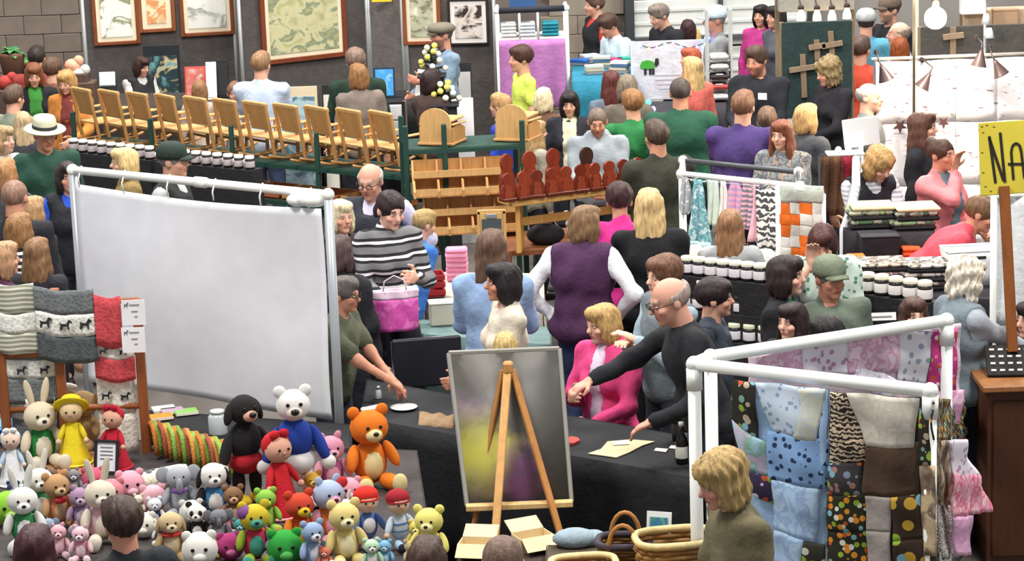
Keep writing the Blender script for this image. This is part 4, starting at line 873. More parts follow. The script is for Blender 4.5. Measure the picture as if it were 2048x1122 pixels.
# striped rolled scarves over a bar on a black dotted table
t = draped_table('dark_table', 'low dark table under the white screen behind the striped rolls', [(296, 822), (700, 850), (700, 898), (296, 872)], .74, '#222224', amp=.015)
cols_ = ['#b06a2c', '#6f8f3a', '#8a4a34', '#c08438', '#7c9c46']
for i in range(9):
    px = 312+i*19; py = 886+i*5.6; p = G(px, py, .78); t = thing('rolled_scarf', '%s striped rolled scarf from the rack post, in the orange and green row' % ['first', 'second', 'third', 'fourth', 'fifth', 'sixth', 'seventh', 'eighth', 'ninth', 'tenth', 'eleventh'][i], 'scarf', Vector((p.x, p.y, .742)), rad(20), 'rolled scarves in a row')
    for k in range(3): MB().tube([(.02*k-.02, math.cos(a_)*.115, .0+math.sin(a_)*.15) for a_ in [PI*j/8 for j in range(9)]], .0145, 8).build('stripe_band', kmat(cols_[(i*2+k) % 5]), t)
for px, py, c_, lb in ((322, 838, '#d9822a', 'orange folded booklet under the white screen'), (345, 826, '#a58fa0', 'mauve paper packet below the white screen corner'), (372, 828, '#7fae5a', 'green floral packet below the white screen'), (328, 822, '#cfd6d2', 'white leaflet behind the orange booklet')):
    p = G(px, py, .743); t = thing('booklet', lb, 'booklet', p, rad(18)); MB().box((0, 0, .012), (.13, .09, .022), bev=.004).build('cover', mat(c_), t); MB().box((0, -.004, .012), (.126, .088, .014)).build('pages', mat('#e8e4da'), t)
p = G(437, 868, .742); t = thing('glass_jar', 'pale grey glass jar beside the black plush dog', 'jar', p); MB().lathe([(.0, 0), (.05, 0), (.052, .01), (.052, .1), (.035, .12)], n=16).build('glass', mat('#b4bec0', 'plain', .2), t); MB().lathe([(.04, .12), (.04, .135), (0, .138)], n=16).build('lid', mat('#c8cccc', 'plain', .3), t)

# ------------------------------------------------------------------ baskets and boxes at the bottom
bk_t = draped_table('basket_table', 'low table of baskets along the bottom edge', [(1095, 1092), (1445, 1092), (1460, 1215), (1090, 1215)], .6, '#4d4338')
def basket(px, py, wx, wy, hh, label, rz=0.0, col='#a07a48', rim='#dcc58c', handle=False, base=.602):
    t = thing('basket', label, 'basket', G(px, py, base), rz, 'woven baskets'); n = 28
    def ring(k, z): 
        a = 2*PI*k/n; f = .86+.14*z/hh; c_, s_ = math.cos(a), math.sin(a); e = 3.2
        return Vector((wx*f*math.copysign(abs(c_)**(2/e), c_), wy*f*math.copysign(abs(s_)**(2/e), s_), z))
    rows = 8
    for r_ in range(rows):
        z = hh*(r_+.5)/rows; b = MB(); b.tube([ring(k, z)*(1+.012*(-1)**(k+r_)) if 0 else ring(k, z)+Vector((ring(k, z).x, ring(k, z).y, 0)).normalized()*.005*(-1)**(k+r_) for k in range(n+1)], hh/rows*.52, 6, False); b.build('woven_strand', mat(col if r_ % 2 else '#8a6236', 'wood'), t)
    MB().tube([ring(k, hh)+Vector((0, 0, .0)) for k in range(n+1)], .017, 8, False).build('rim', mat(rim, 'wood'), t)
    MB().lathe([(.0, 0), (.5, 0), (.5, .012), (.0, .012)], n=20).build('basket_base', mat('#6b4c2c', 'wood'), t).scale = (wx*1.6, wy*1.6, 1)
    if handle:
        for sy in (-1, 1): MB().tube([Vector((wx*.55*math.cos(PI*k/10), sy*wy*.98, hh*.9+.12*math.sin(PI*k/10))) for k in range(11)], .011, 8).build('handle', mat('#a8743c', 'wood'), t)
    return t
basket(1352, 1152, .185, .13, .19, 'rectangular pale-rimmed woven basket at the bottom right', rad(8), handle=False, base=.6)
basket(1250, 1134, .125, .1, .13, 'dark woven basket with bent wood handles and plaid liner', rad(-6), '#7a5c3c', '#3d3540', True, base=.6)
basket(1168, 1166, .15, .1, .1, 'low brown basket with cream liner at the bottom edge', rad(5), base=.6)
basket(1268, 1186, .17, .09, .1, 'wide low basket with cream rim cut by bottom edge', rad(0), base=.6)
p = G(1318, 1065, .72); t = thing('picture_card', 'green and white picture card standing in the dark basket', 'card', p, rad(-18)); MB().box((0, 0, .02), (.12, .006, .16), R=Matrix.Rotation(rad(-12), 3, 'X')).build('card', mat('#e6ecec'), t); MB().box((0, -.006, .025), (.085, .004, .1), R=Matrix.Rotation(rad(-12), 3, 'X')).build('printed_picture', mat('#5fae4c', 'art', .6, 3, '#3d7ea0', '#7cc05a'), t)
p = G(1150, 1092, .6); tag(MB().ball(p+Vector((0, 0, .04)), (.11, .07, .05), 12).ball(p+Vector((.09, .02, .03)), (.07, .06, .04), 10).build('grey_cloth', mat('#8ea0ac', 'cloth')), 'crumpled grey-blue cloth beside the handled basket', 'cloth')
def carton(px, py, rz, label, base=.55, s=1.0, col='#d8c39a'):
    t = thing('carton', label, 'box', G(px, py, base), rz); t.scale = (s,)*3; mt = mat(col); w, d, h = .24, .16, .1
    for a, dd in (((0, -d/2, h/2), (w, .006, h)), ((0, d/2, h/2), (w, .006, h)), ((-w/2, 0, h/2), (.006, d, h)), ((w/2, 0, h/2), (.006, d, h))): MB().box(a, dd).build('side', mt, t)
    MB().box((0, 0, .003), (w, d, .006)).build('bottom', mt, t); R1 = Matrix.Rotation(rad(25), 3, 'X'); MB().box((0, d/2+.06, h+.03), (w, .13, .006), R=R1).build('flap', mt, t); MB().box((0, -d/2-.05, h-.03), (w, .12, .006), R=Matrix.Rotation(rad(35), 3, 'X')).build('flap', mt, t)
carton(1066, 1096, rad(24), 'open cardboard carton with raised flaps under the easel', s=.72); carton(955, 1110, rad(-12), 'second open carton behind the cropped grey head', s=.7)
draped_table('box_table', 'low dark table holding cartons below the easel', [(920, 1100), (1095, 1100), (1090, 1200), (905, 1200)], .55, '#3a2f2a', amp=.01)
toy(482, 1090, 46, 'teal plush bear wedged beside the brown monkey', 'bear', ('#3f8f8c', '#9cd0c8'), 4)
toy(545, 1128, 44, 'lavender plush bunny next to the green head', 'bunny', ('#b49ad0', '#d8c8e6'), 5)
toy(652, 1138, 40, 'coral plush bear at the bottom edge between blue and yellow bears', 'bear', ('#e07a62', '#f0b8a4'), -6)
toy(612, 1052, 44, 'turquoise plush behind the orange and red bird', 'pig', ('#4fb4b8', '#a4dcdc'), -6)
toy(694, 1052, 48, 'white plush bunny behind the pale yellow bear', 'bunny', ('#e8e6e0', '#f2f0ea'), 8)
toy(772, 1132, 46, 'sky blue plush bear below the striped-sweater doll', 'bear', ('#7fb4dc', '#cfe2f0'), -6)
toy(822, 1130, 44, 'beige plush bear next to the lemon yellow plush', 'bear', ('#cdb894', '#e6d8ba'), 24)
toy(262, 1046, 44, 'grey plush dog behind the boy', 'dog', ('#8f8f96', '#c8c8cc'), 24)
toy(422, 1114, 40, 'mustard plush bear between lamb and multicoloured bear', 'bear', ('#c99a2c', '#e2c678'), 24)
toy(62, 1012, 46, 'pale green plush bear below the white-skirted doll', 'bear', ('#a4cca0', '#d4e6cc'), 24)
toy(30, 1014, 44, 'navy plush bear below the white-skirted doll', 'bear', ('#34406c', '#8f9cc4'), 0)
toy(100, 1086, 44, 'blue-grey plush elephant beside the striped-dress rabbit', 'elephant', ('#8fa4bc', '#b4c4d4'), 10)
toy(205, 1016, 42, 'peach plush bear behind the long-eared bunny', 'bear', ('#e2ae8c', '#f0d0b8'), 25)
toy(135, 1012, 44, 'chocolate plush dog above the tan bear', 'dog', ('#6b4a34', '#a9835e'), 15)
toy(280, 1030, 36, 'ivory plush bear between two pink pigs', 'bear', ('#e6dcc4', '#f2ecdc'), -10)
toy(520, 1070, 44, 'violet plush bear beside the lime green plush', 'bear', ('#7a5aa0', '#b49ad0'), -10)
toy(455, 1065, 40, 'dusty pink plush bear beside the black-eared dog', 'bear', ('#c98a98', '#e4bcc4'), 15)
toy(240, 1078, 40, 'cream plush pig touching the dark-haired boy', 'pig', ('#e4d4b8', '#f0e6d2'), -10)
toy(835, 1100, 52, 'butter yellow plush bear behind the lemon yellow plush', 'bear', ('#e4d068', '#f0e4a0'), -5)
# ------------------------------------------------------------------ row of small wooden rocking armchairs on a green rack
def rack(label, L, R, dvec, shelves, post_top, col=GREEN, extra_posts=(), front_th=.03):
    L, R = Vector(L), Vector(R); L.z = R.z = 0; t = thing('display_rack', label, 'rack', (L+R)/2); dvec = Vector(dvec)
    for p in [L, R, L+dvec, R+dvec]+[lerp(L, R, k) for k in extra_posts]:
        wp(MB().box(p+Vector((0, 0, post_top/2)), (.04, .04, post_top), bev=.006), 'post', col, t)
    for h, mt in shelves:
        a, b, c, d = [p+Vector((0, 0, h)) for p in (L, R, R+dvec, L+dvec)]; dn = Vector((0, 0, -.018)); n4 = [a, b, c, d, a+dn, b+dn, c+dn, d+dn]
        wp(MB().add(n4, [(0, 1, 2, 3), (7, 6, 5, 4)]+[((i+1) % 4, i, i+4, (i+1) % 4+4) for i in range(4)]), 'shelf', mt, t); wp(MB().bar(a+Vector((0, 0, -.02)), b+Vector((0, 0, -.02)), front_th*1.4, front_th), 'front_bar', col, t)
    return t
RL_, RR_ = G(150, 288, 1.08), G(815, 352, 1.08); rdir = (RR_-RL_); rdir.z = 0; rlen = rdir.length; rdir.normalize(); rn = Vector((-rdir.y, rdir.x, 0))
rk_ = rack('long green metal rack carrying the row of small wooden rockers', RL_, RR_, rn*.42, [(1.08, GREEN), (.78, mat('#3a342c', 'wood')), (.4, mat('#3a342c', 'wood'))], 1.36, extra_posts=(.25, .5, .75))
def small_chair(label, arched=False, group=None):
    t = thing('small_rocking_chair' if not arched else 'arched_chair', label, 'chair', (0, 0, 0), 0, group); w = .138 if not arched else .115
    MB().box((0, -.01, .17), (w*2, .24, .018), bev=.005).build('seat', WOODL, t)
    Rb = Matrix.Rotation(rad(-14), 3, 'X')
    if not arched:
        MB().box((0, .135, .33), (w*2-.03, .012, .2), R=Rb, bev=.004).build('backrest', WOOD, t); MB().box((0, .158, .438), (w*2+.02, .022, .035), R=Rb, bev=.006).build('top_rail', WOODL, t)
        for s in (-1, 1):
            MB().bar((s*w, .10, .05), (s*w, .17, .45), .024, .024, .004).build('rear_leg', WOOD, t); MB().bar((s*w, -.12, .04), (s*w, -.12, .27), .024, .024, .004).build('front_leg', WOOD, t)
            MB().bar((s*w, -.16, .275), (s*w, .13, .265), .036, .014, .004).build('armrest', WOODL, t)
            MB().tube([(s*w, -.22+.46*k/8, .015+.10*((k/8-.5)**2)*1.6) for k in range(9)], .011, 6).build('rocker', WOOD, t)
        MB().bar((-w, -.12, .1), (w, -.12, .1), .012, .02).build('stretcher', WOOD, t)
    else:
        pr = [(-w, .0), (w, .0)]+[(w*math.cos(PI*k/10), .15+.09*math.sin(PI*k/10)) for k in range(11)]
        MB().prism(pr, .1, .118).build('backrest', WOODL, t, loc=(0, 0, .02))
        for s in (-1, 1):
            MB().prism([(-.12, 0), (.11, 0), (.11, .12), (-.02, .14), (-.12, .1)], -.009, .009, Matrix.Rotation(rad(90), 3, 'Z')).build('side_panel', WOOD, t, loc=(s*w, 0, 0)); MB().bar((s*w, -.14, .135), (s*w, .1, .145), .032, .012, .004).build('armrest', WOODL, t)
        MB().box((0, 0, .012), (w*2.3, .27, .018), bev=.004).build('base_board', WOOD, t)
    return t
NC = 11; fz = math.atan2(rn.x, -rn.y)
names_c = ['leftmost small wooden rocking chair on the green rack, beside the orange jacket', 'second small wooden rocker from the left end of the rack', 'third small wooden rocker from the left end of the rack', 'fourth small wooden rocker from the left end of the rack', 'fifth small wooden rocker from the left end of the rack', 'middle small wooden rocker of the eleven on the rack', 'fifth small wooden rocker from the right end of the rack', 'fourth small wooden rocker from the right end of the rack', 'third small wooden rocker from the right end of the rack', 'second small wooden rocker from the right end of the rack', 'rightmost small wooden rocking chair, its armrests fully in view']
c0 = small_chair(names_c[0], group='small wooden rockers on the rack')
for i in range(NC):
    t = c0 if i == 0 else copy_tree(c0); u = .035+.905*i/(NC-1); p = lerp(RL_, RR_, u)+rn*.2
    t.location = (p.x, p.y, 1.082); t.rotation_euler = (0, 0, fz-rad(15)+rad(random.uniform(-3, 3))); t['label'] = names_c[i]; t.scale = (1.06,)*3
# trays and planks on the lower shelves of that rack
for k in range(6):
    p = lerp(RL_, RR_, .5+.085*k)+rn*.16; t = thing('wooden_tray', ['pale wooden tray on the lower rack shelf below the sixth rocker', 'wooden tray with red-brown rim under the rockers', 'shallow wooden tray left of the balding man', 'wooden tray hidden partly by the balding man', 'wooden tray right of the balding man under the rack', 'last wooden tray at the right end of rocker rack'][k], 'tray', (p.x, p.y, .785), math.atan2(rdir.y, rdir.x), 'wooden trays under the rockers')
    w_ = .13
    MB().box((0, 0, .008), (w_*2, .26, .012)).build('tray_base', WOODL, t)
    for a, d in (((0, -.13, .04), (w_*2, .012, .07)), ((0, .13, .04), (w_*2, .012, .07)), ((-w_, 0, .04), (.012, .26, .07)), ((w_, 0, .04), (.012, .26, .07))): MB().box(a, d, bev=.003).build('tray_side', mat('#a9633c', 'wood') if k % 2 else WOOD, t)
# ------------------------------------------------------------------ jars
jm = {}
def jar_proto(lid, glass, lab):
    t = thing('jar', 'x', 'jar', (0, 0, 0))
    MB().lathe([(0, 0), (.03, 0), (.034, .006), (.034, .062), (.028, .074)], n=14).build('glass', mat(glass, 'plain', .2), t)
    MB().lathe([(.0325, .072), (.033, .074), (.033, .09), (.03, .093), (0, .094)], n=14).build('lid', mat(lid, 'plain', .4), t); MB().lathe([(.0345, .014), (.035, .016), (.035, .054), (.0345, .056)], n=14).build('paper_label', mat(lab), t)
    return t
JP = {}
def jars(n, A, B, h, lid, glass, lab, labelfn, group, scale=1.0, jit=.0):
    key = (lid, glass, lab); first = key not in JP
    if first: JP[key] = jar_proto(*key)
    A, B = Vector(A), Vector(B)
    for i in range(n):
        t = JP[key] if first and i == 0 else copy_tree(JP[key]); p = lerp(A, B, i/max(1, n-1)); t.location = (p.x+random.uniform(-jit, jit), p.y+random.uniform(-jit, jit), h); t.scale = (scale,)*3
        t['label'] = labelfn(i); t['group'] = group
ORD = ['first', 'second', 'third', 'fourth', 'fifth', 'sixth', 'seventh', 'eighth', 'ninth', 'tenth', 'eleventh', 'twelfth', 'thirteenth', 'fourteenth']
def step(label, A, B, h, dep, top, col='#232326'):
    A, B = Vector(A), Vector(B); d = (B-A).normalized(); n = Vector((-d.y, d.x, 0)); n = n if n.y > 0 else -n; a = Vector((A.x, A.y, 0))-d*.06-n*.06; b = Vector((B.x, B.y, 0))+d*.06-n*.06
    t = thing('display_step', label, 'stand', (a+b)/2); P = [a, b, b+n*dep, a+n*dep]
    wp(MB().add([p+Vector((0, 0, h-.02)) for p in P]+[p+Vector((0, 0, h)) for p in P], [(3, 2, 1, 0), (4, 5, 6, 7)]+[(i, (i+1) % 4, (i+1) % 4+4, i+4) for i in range(4)]), 'step_top', mat(col, 'cloth'), t)
    wp(MB().add([p+Vector((0, 0, top)) for p in P]+[p+Vector((0, 0, h-.02)) for p in P], [(3, 2, 1, 0)]+[(i, (i+1) % 4, (i+1) % 4+4, i+4) for i in range(4)]), 'step_front', mat(col, 'cloth'), t)
# left jars, white lids, in front of the rockers
for r_, (pa, pb, h, n, nm) in enumerate((((148, 302), (300, 318), 1.2, 9, 'left back row below the rockers'), ((160, 316), (310, 332), 1.13, 9, 'left front row below the rockers'), ((330, 322), (500, 338), 1.2, 9, 'back row right of the green cap'), ((392, 338), (490, 346), 1.13, 6, 'front row right of the green cap'))):
    A, B = G(*pa, h), G(*pb, h); step('black step under the white-lidded jars, '+nm, A, B, h-.001, .14, 0.0 if r_ % 2 == 0 else 0.0)
    jars(n, A, B, h, '#e9e9e6', '#2a2424', '#b9aeb0', lambda i: '%s white-lidded jar from left, %s' % (ORD[i], nm), 'white-lidded jars by the rockers', 1.12)
# right jars on black steps
def lab_r(nm): return lambda i: '%s jar from left, %s' % (ORD[i], nm)
for (pa, pb, h, n, nm, lid) in (((1375, 548), (1545, 566), 1.20, 8, 'top row of black steps by long-haired girl', '#dfe0cf'), ((1372, 616), (1560, 634), 1.0, 8, 'second row of black steps behind the boy', '#2a2c28'), ((1470, 682), (1560, 690), .84, 4, 'third row of black steps behind the boy', '#cfd6b8')):
    A, B = G(*pa, h), G(*pb, h); step('black step holding the '+nm.split(' of ')[0]+' of jars behind the boy', A, B, h-.001, .12, 0.0); jars(n, A, B, h, lid, '#2d2b2c', '#e3dfe4', lab_r(nm), 'jars on the black step display', 1.2)
for (pa, pb, h, n, nm, lid) in (((1735, 585), (1850, 602), 1.12, 5, 'back row of jars beside the camouflage cap', '#e6e0cf'), ((1745, 606), (1845, 622), 1.04, 5, 'front row of jars beside the camouflage cap', '#ddd6c2'), ((1722, 664), (1800, 672), .88, 4, 'lowest row of jars right of the camouflage cap', '#d8b45c')):
    A, B = G(*pa, h), G(*pb, h); step('black step under the '+nm, A, B, h-.001, .13, 0.0); jars(n, A, B, h, lid, '#2d2926', '#eae6e4', lab_r(nm), 'jars beside the man in the cap', 1.3)
for (px, py, z, lb) in ((1422, 574, 14.85, 'white price card on the black jar steps behind the boy'), (1762, 640, 14.1, 'white price card on the jar steps right of the camouflage cap')):
    p = D(px, py, z); t = thing('price_card', lb, 'card', p); MB().box((0, 0, .02), (.17, .004, .045), R=Matrix.Rotation(rad(-20), 3, 'X')).build('card', mat('#e9e9e6'), t); MB().box((0, -.006, .022), (.12, .003, .006), R=Matrix.Rotation(rad(-20), 3, 'X')).build('printed_line', mat('#9a9aa0'), t)

# ------------------------------------------------------------------ second green rack: arched chairs and wooden bins
L2, R2 = G(812, 300, 1.42), G(1045, 288, 1.42); d2 = (R2-L2); d2.z = 0; d2.normalize(); n2 = Vector((-d2.y, d2.x, 0))
rack('green metal rack with two arched wooden chairs and wall bins', L2, R2, n2*.5, [(1.42, GREEN), (1.08, mat('#2c3a34', 'plain')), (.80, mat('#5a4a38', 'wood'))], 1.6, extra_posts=(.33,))
for (px, py, lb) in ((884, 290, 'arched-back wooden chair on the green rack, left of the pair'), (1036, 282, 'arched-back wooden chair on the green rack, right of the pair')):
    t = small_chair(lb, True, 'arched chairs on the green rack'); p = G(px, py, 1.43); t.location = (p.x, p.y+.14, 1.422); t.rotation_euler = (0, 0, rad(158)); t.scale = (1.08,)*3
def bins(px, py, h, n, label, L=.72):
    p = G(px, py, h); t = thing('wall_bin_shelf', label, 'shelf', (p.x, p.y+.1, h+.002), math.atan2(d2.y, d2.x)); prof = [(-.1, 0), (.1, 0), (.1, .26), (.07, .26), (.03, .14), (-.06, .11), (-.1, .05)]
    Mz = Matrix.Rotation(rad(90), 3, 'Z')
    for k in range(n+1): x = -L/2+L*k/n; MB().prism([(a, b) for a, b in prof], -.008, .008, Mz).build('end_panel' if k in (0, n) else 'divider', WOODL if k in (0, n) else WOOD, t, loc=(x, 0, 0))
    MB().box((0, .09, .13), (L, .012, .26)).build('back_board', WOOD, t); MB().box((0, -.085, .035), (L, .012, .06)).build('front_lip', WOODL, t); MB().box((0, -.0, .012), (L, .19, .014)).build('bottom_board', WOOD, t); MB().box((0, .03, .14), (L, .1, .012)).build('upper_ledge', WOOD, t); MB().box((0, -.02, .165), (L, .012, .05)).build('upper_lip', WOODL, t)
bins(925, 394, 1.08, 4, 'wooden wall bin shelf with dividers under the arched chairs')
bins(945, 470, .80, 4, 'lower wooden wall bin shelf beside the striped sweater', .7)
# clipboard on a little wooden stand, pink folded towels on the craft table
ct = draped_table('craft_table', 'cream-topped craft table behind the light blue sweater', [(850, 545), (1085, 548), (1085, 600), (850, 590)], .80, '#cfc8b8', amp=.012)
p = G(988, 575, .802); t = thing('clipboard_stand', 'wooden stand holding a clipboard above the long brown hair', 'sign', p)
for s in (-1, 1): MB().box((s*.085, 0, .26), (.022, .02, .52), bev=.003).build('upright', WOODL, t)
MB().box((0, 0, .515), (.19, .02, .03), bev=.003).build('crossbar', WOODL, t); MB().box((0, -.012, .4), (.15, .008, .22)).build('clipboard', mat('#c9a66a', 'wood'), t); MB().box((0, -.018, .385), (.13, .004, .17)).build('slate_sheet', mat('#4a5256'), t); MB().box((0, -.022, .49), (.07, .012, .03), bev=.004).build('clip', mat('#b8bcc0', 'plain', .3, metal=.8), t); MB().box((0, 0, .01), (.2, .12, .02), bev=.004).build('foot_board', WOOD, t)
p = G(915, 560, .802); t = thing('towel_stack', 'stack of folded pink towels on the craft table', 'towels', p)
for k in range(7): MB().box((random.uniform(-.005, .005), 0, .018+k*.032), (.15, .12, .03), bev=.012).build('towel', mat('#f0a9c8' if k % 2 else '#e893b8', 'cloth'), t)
p = G(858, 590, .802); t = thing('red_crate', 'red slatted crate on the near corner of craft table', 'crate', p, rad(8))
for k in range(3): [MB().box(a, d, bev=.003).build('slat', mat('#c23a3e', 'plain'), t) for a, d in (((0, -.08, .03+k*.05), (.2, .01, .035)), ((0, .08, .03+k*.05), (.2, .01, .035)), ((-.1, 0, .03+k*.05), (.01, .16, .035)), ((.1, 0, .03+k*.05), (.01, .16, .035)))]
MB().box((0, 0, .008), (.2, .16, .012)).build('crate_base', mat('#a33034'), t)
# pink shopping bag
p = D(792, 660, 15.05); t = thing('shopping_bag', 'glossy pink gift bag with pale top hanging by the striped sweater', 'bag', p, rad(8))
def bag(u, v, s): return ((u-.5)*(.27+.02*v), s*(.05*math.sin(PI*u)**.5*(1-.4*v))+.006*math.sin(u*15+v*9), .25*v)
for s, nm in ((-1, 'front_side'), (1, 'back_side')): MB().sheet(lambda u, v: bag(u, v*.78, s), 12, 8, .004).build(nm, mat('#d45cae', 'blotch', .35, 1.5, '#c94ba2', '#e27cc0'), t); MB().sheet(lambda u, v: bag(u, .78+v*.22, s), 12, 4, .005).build('pale_rim', mat('#ecd0e2', 'plain', .4), t)
MB().tube([(-.07, -.04, .25), (-.06, -.03, .31), (0, -.02, .34), (.06, -.03, .31), (.07, -.04, .25)], .004, 6).build('handle', mat('#e6c8dc'), t)

# ------------------------------------------------------------------ bench with brown carved figures, on a wooden table
def wood_table(label, cs, h, mt, top_th=.035):
    P = [G(x, y, h) for x, y in cs]; c = sum(P, Vector())/4; t = thing('wooden_table', label, 'table', (c.x, c.y, 0))
    dn = Vector((0, 0, -top_th)); wp(MB().add(P+[p+dn for p in P], [(3, 2, 1, 0), (4, 5, 6, 7)]+[(i, (i+1) % 4, (i+1) % 4+4, i+4) for i in range(4)]), 'tabletop', mt, t)
    for p in P: q = lerp(p, Vector((c.x, c.y, p.z)), .08); wp(MB().box((q.x, q.y, (h-top_th)/2), (.06, .06, h-top_th), bev=.006), 'leg', mt, t)
wood_table('reddish wooden table carrying the plank bench', [(1000, 466), (1345, 438), (1350, 484), (1000, 504)], .77, mat('#7c4a2a', 'wood'))
p = G(1092, 488, .77); t = thing('black_bag', 'black cloth bag under the plank bench', 'bag', (p.x, p.y, .772)); MB().ball((0, 0, .07), (.14, .09, .085), 14).build('bag_body', mat('#1c1c20', 'cloth'), t); MB().tube([(-.07, 0, .12), (-.03, 0, .19), (.04, 0, .19), (.08, 0, .11)], .008, 6).build('bag_handle', mat('#26262a', 'cloth'), t)
p = G(1150, 470, .77); t = thing('white_figurine', 'small white animal figurine under the plank bench', 'figurine', (p.x, p.y, .772)); MB().ball((0, 0, .09), (.07, .04, .05), 12).build('figurine_body', mat('#e4e2dc'), t); MB().ball((-.06, 0, .15), (.03, .028, .035), 10).build('head', mat('#e4e2dc'), t); [MB().tube([(x, 0, .0), (x, 0, .08)], .014, 8).build('leg', mat('#dcdad4'), t) for x in (-.045, .045)]
BL, BR = G(1022, 408, 1.14), G(1300, 372, 1.14); db = (BR-BL); db.normalize(); nb2 = Vector((-db.y, db.x, 0))
be = thing('plank_bench', 'pale plank bench with splayed board legs on the wooden table', 'bench', foot((BL+BR)/2)+Vector((0, 0, .77)))
wp(MB().bar(BL+nb2*.1, BR+nb2*.1, .24, .045, .006), 'seat_plank', mat('#d2a560', 'wood'), be)
for u in (.1, .9):
    p = lerp(BL, BR, u)+nb2*.1; bl2 = wp(MB().prism([(-.1, 0), (-.03, 0), (0, .07), (.03, 0), (.1, 0), (.085, .35), (-.085, .35)], -.016, .016, Matrix.Rotation(math.atan2(db.y, db.x)+rad(90)-rad(35), 3, 'Z')), 'board_leg', mat('#c99a56', 'wood'), be); bl2.location = (p.x-be.location.x, p.y-be.location.y, .002)
wp(MB().bar(lerp(BL, BR, .1)+nb2*.1-Vector((0, 0, .16)), lerp(BL, BR, .9)+nb2*.1-Vector((0, 0, .16)), .03, .06, .004), 'stretcher', mat('#b8894c', 'wood'), be)
def carving(u, off, hh, wd, label, col):
    p = lerp(BL, BR, u)+nb2*off; t = thing('carved_figure', label, 'carving', (p.x, p.y, 1.164), math.atan2(db.y, db.x)+rad(random.uniform(-15, 15)), 'brown carved figures on the bench')
    body = [(-wd, 0), (wd, 0), (wd*1.08, hh*.3), (wd*.98, hh*.48), (wd*.72, hh*.58)]+[(wd*.86*math.cos(a), hh*.78+hh*.22*math.sin(a)) for a in [rad(-40+k*26) for k in range(11)]]+[(-wd*.72, hh*.58), (-wd*.98, hh*.48), (-wd*1.08, hh*.3)]
    MB().prism(body, -.012, .012).build('board', mat(col, 'wood', .4), t); MB().box((0, 0, .012), (wd*2.2, .09, .024), bev=.004).build('base', mat('#5c2416', 'wood', .4), t)
    MB().prism([(x*.62, hh*.08+z*.5) for x, z in body], -.018, -.011).build('front_layer', mat('#8a3c24', 'wood', .4), t); MB().box((0, .03, hh*.25), (wd*1.2, .03, hh*.4), bev=.01).build('back_block', mat('#6a2a1a', 'wood', .4), t)
cv = ['#7a2f1c', '#86361f', '#6d2817']
fl_ = ['nearest the left end of the bench', 'second from the left in the front row', 'third from the left in the front row', 'fourth from the left in the front row', 'fifth from the left in the front row', 'fifth from the right in the front row', 'fourth from the right in the front row', 'third from the right in the front row', 'second from the right in the front row', 'last at the right end of the bench']
for i in range(10): carving(-.02+.93*i/9, -.0, .2, .05, 'short red-brown carved figure '+fl_[i], cv[i % 3])
for u, hh, lb, c_ in ((.05, .29, 'tall red-brown carved figure at the back left of bench', cv[0]), (.21, .29, 'tall red-brown carved figure below the blonde profile', cv[1]), (.38, .29, 'tall red-brown carved figure left of the grey hoodie', cv[0]), (.62, .27, 'tall dark brown carved figure in front of the grey hoodie', '#3c2620')): carving(u, .165, hh+.02, .062, lb, c_)

# ------------------------------------------------------------------ baby clothes rack
g0, g1 = G(1362, 347, 1.53), G(1600, 372, 1.53)
gr = thing('clothes_rack', 'white pipe rack of baby clothes and bibs', 'rack', foot((g0+g1)/2)); gb = Vector((.05, .5, 0))
for a, b in ((g0, g1), (g0+gb, g1+gb), (g0, g0+gb), (g1, g1+gb)): wp(MB().tube([a, b], .018, 10), 'rail', PVC if a is g0 else mat('#55585c', 'plain', .4, metal=.4), gr)
for a in (g0, g1, g0+gb, g1+gb): wp(MB().tube([foot(a), a], .018, 10), 'post', PVC, gr); wp(MB().ball(a, .034, 10), 'elbow_joint', PVC, gr)
def garment(u, w_, h_, label, mt, kind='dress', dy=-.01, trim=None):
    p = lerp(g0, g1, u)+Vector((0, dy, -.02)); t = thing('baby_garment', label, 'garment', (p.x, p.y, p.z-h_), math.atan2((g1-g0).y, (g1-g0).x), 'baby clothes on the rack')
    def fw(v): return {'dress': (.35 if v < .12 else .45+.1*v if v < .3 else .42+.65*(v-.3)/.7*1.0), 'bib': (.45+.5*min(1, v*3))*(1 if v < .75 else math.sqrt(max(.05, 1-((v-.75)/.27)**2))), 'towel': 1.0}[kind]*w_
    MB().sheet(lambda uu, v: ((uu-.5)*fw(v), .014*math.sin(uu*13+v*3)*(.3+v), h_*(1-v)), 14, 14, .01).build('cloth', mt, t)
    MB().tube([(0, 0, h_+.04), (.012, 0, h_+.03), (0, 0, h_+.012), (-.06, 0, h_-.01)], .003, 5).build('hanger', mat('#d8d8d4'), t); MB().tube([(-.06, .0, h_-.01), (.06, .0, h_-.01)], .004, 5).build('hanger_bar', mat('#d8d8d4'), t)
    if trim: MB().sheet(lambda uu, v: ((uu-.5)*fw(.9+v*.1), -.012+.014*math.sin(uu*13+2.7+v*.3), h_*.1*(1-v)), 12, 2, .006).build('trim', trim, t)
garment(.14, .2, .46, 'teal floral baby dress at the left end of the rack', mat('#8cc0c8', 'blotch', .9, 2.4, '#4c8c9c', '#d6ecec'), 'dress', -.05, mat('#c8e4e4', 'cloth'))
garment(.03, .1, .25, 'small grey bib at the left end of rail', mat('#a9b0b4', 'dots', .9, 1.6, '#e2e4e4'), 'bib')
garment(.27, .09, .3, 'mint green narrow garment beside the teal dress', mat('#cfe0d2', 'cloth'), 'towel')
garment(.36, .12, .4, 'white ruffled baby garment behind the brown-haired girl', mat('#e6e4de', 'cloth'), 'dress')
garment(.46, .14, .24, 'purple and pink striped bib on the rack', mat('#b79ac4', 'stripes', .9, 26, '#e0a4bc'), 'bib')
garment(.56, .12, .3, 'pink and grey striped bib on the rack', mat('#e6b0c4', 'stripes', .9, 30, '#7d7f86'), 'bib')
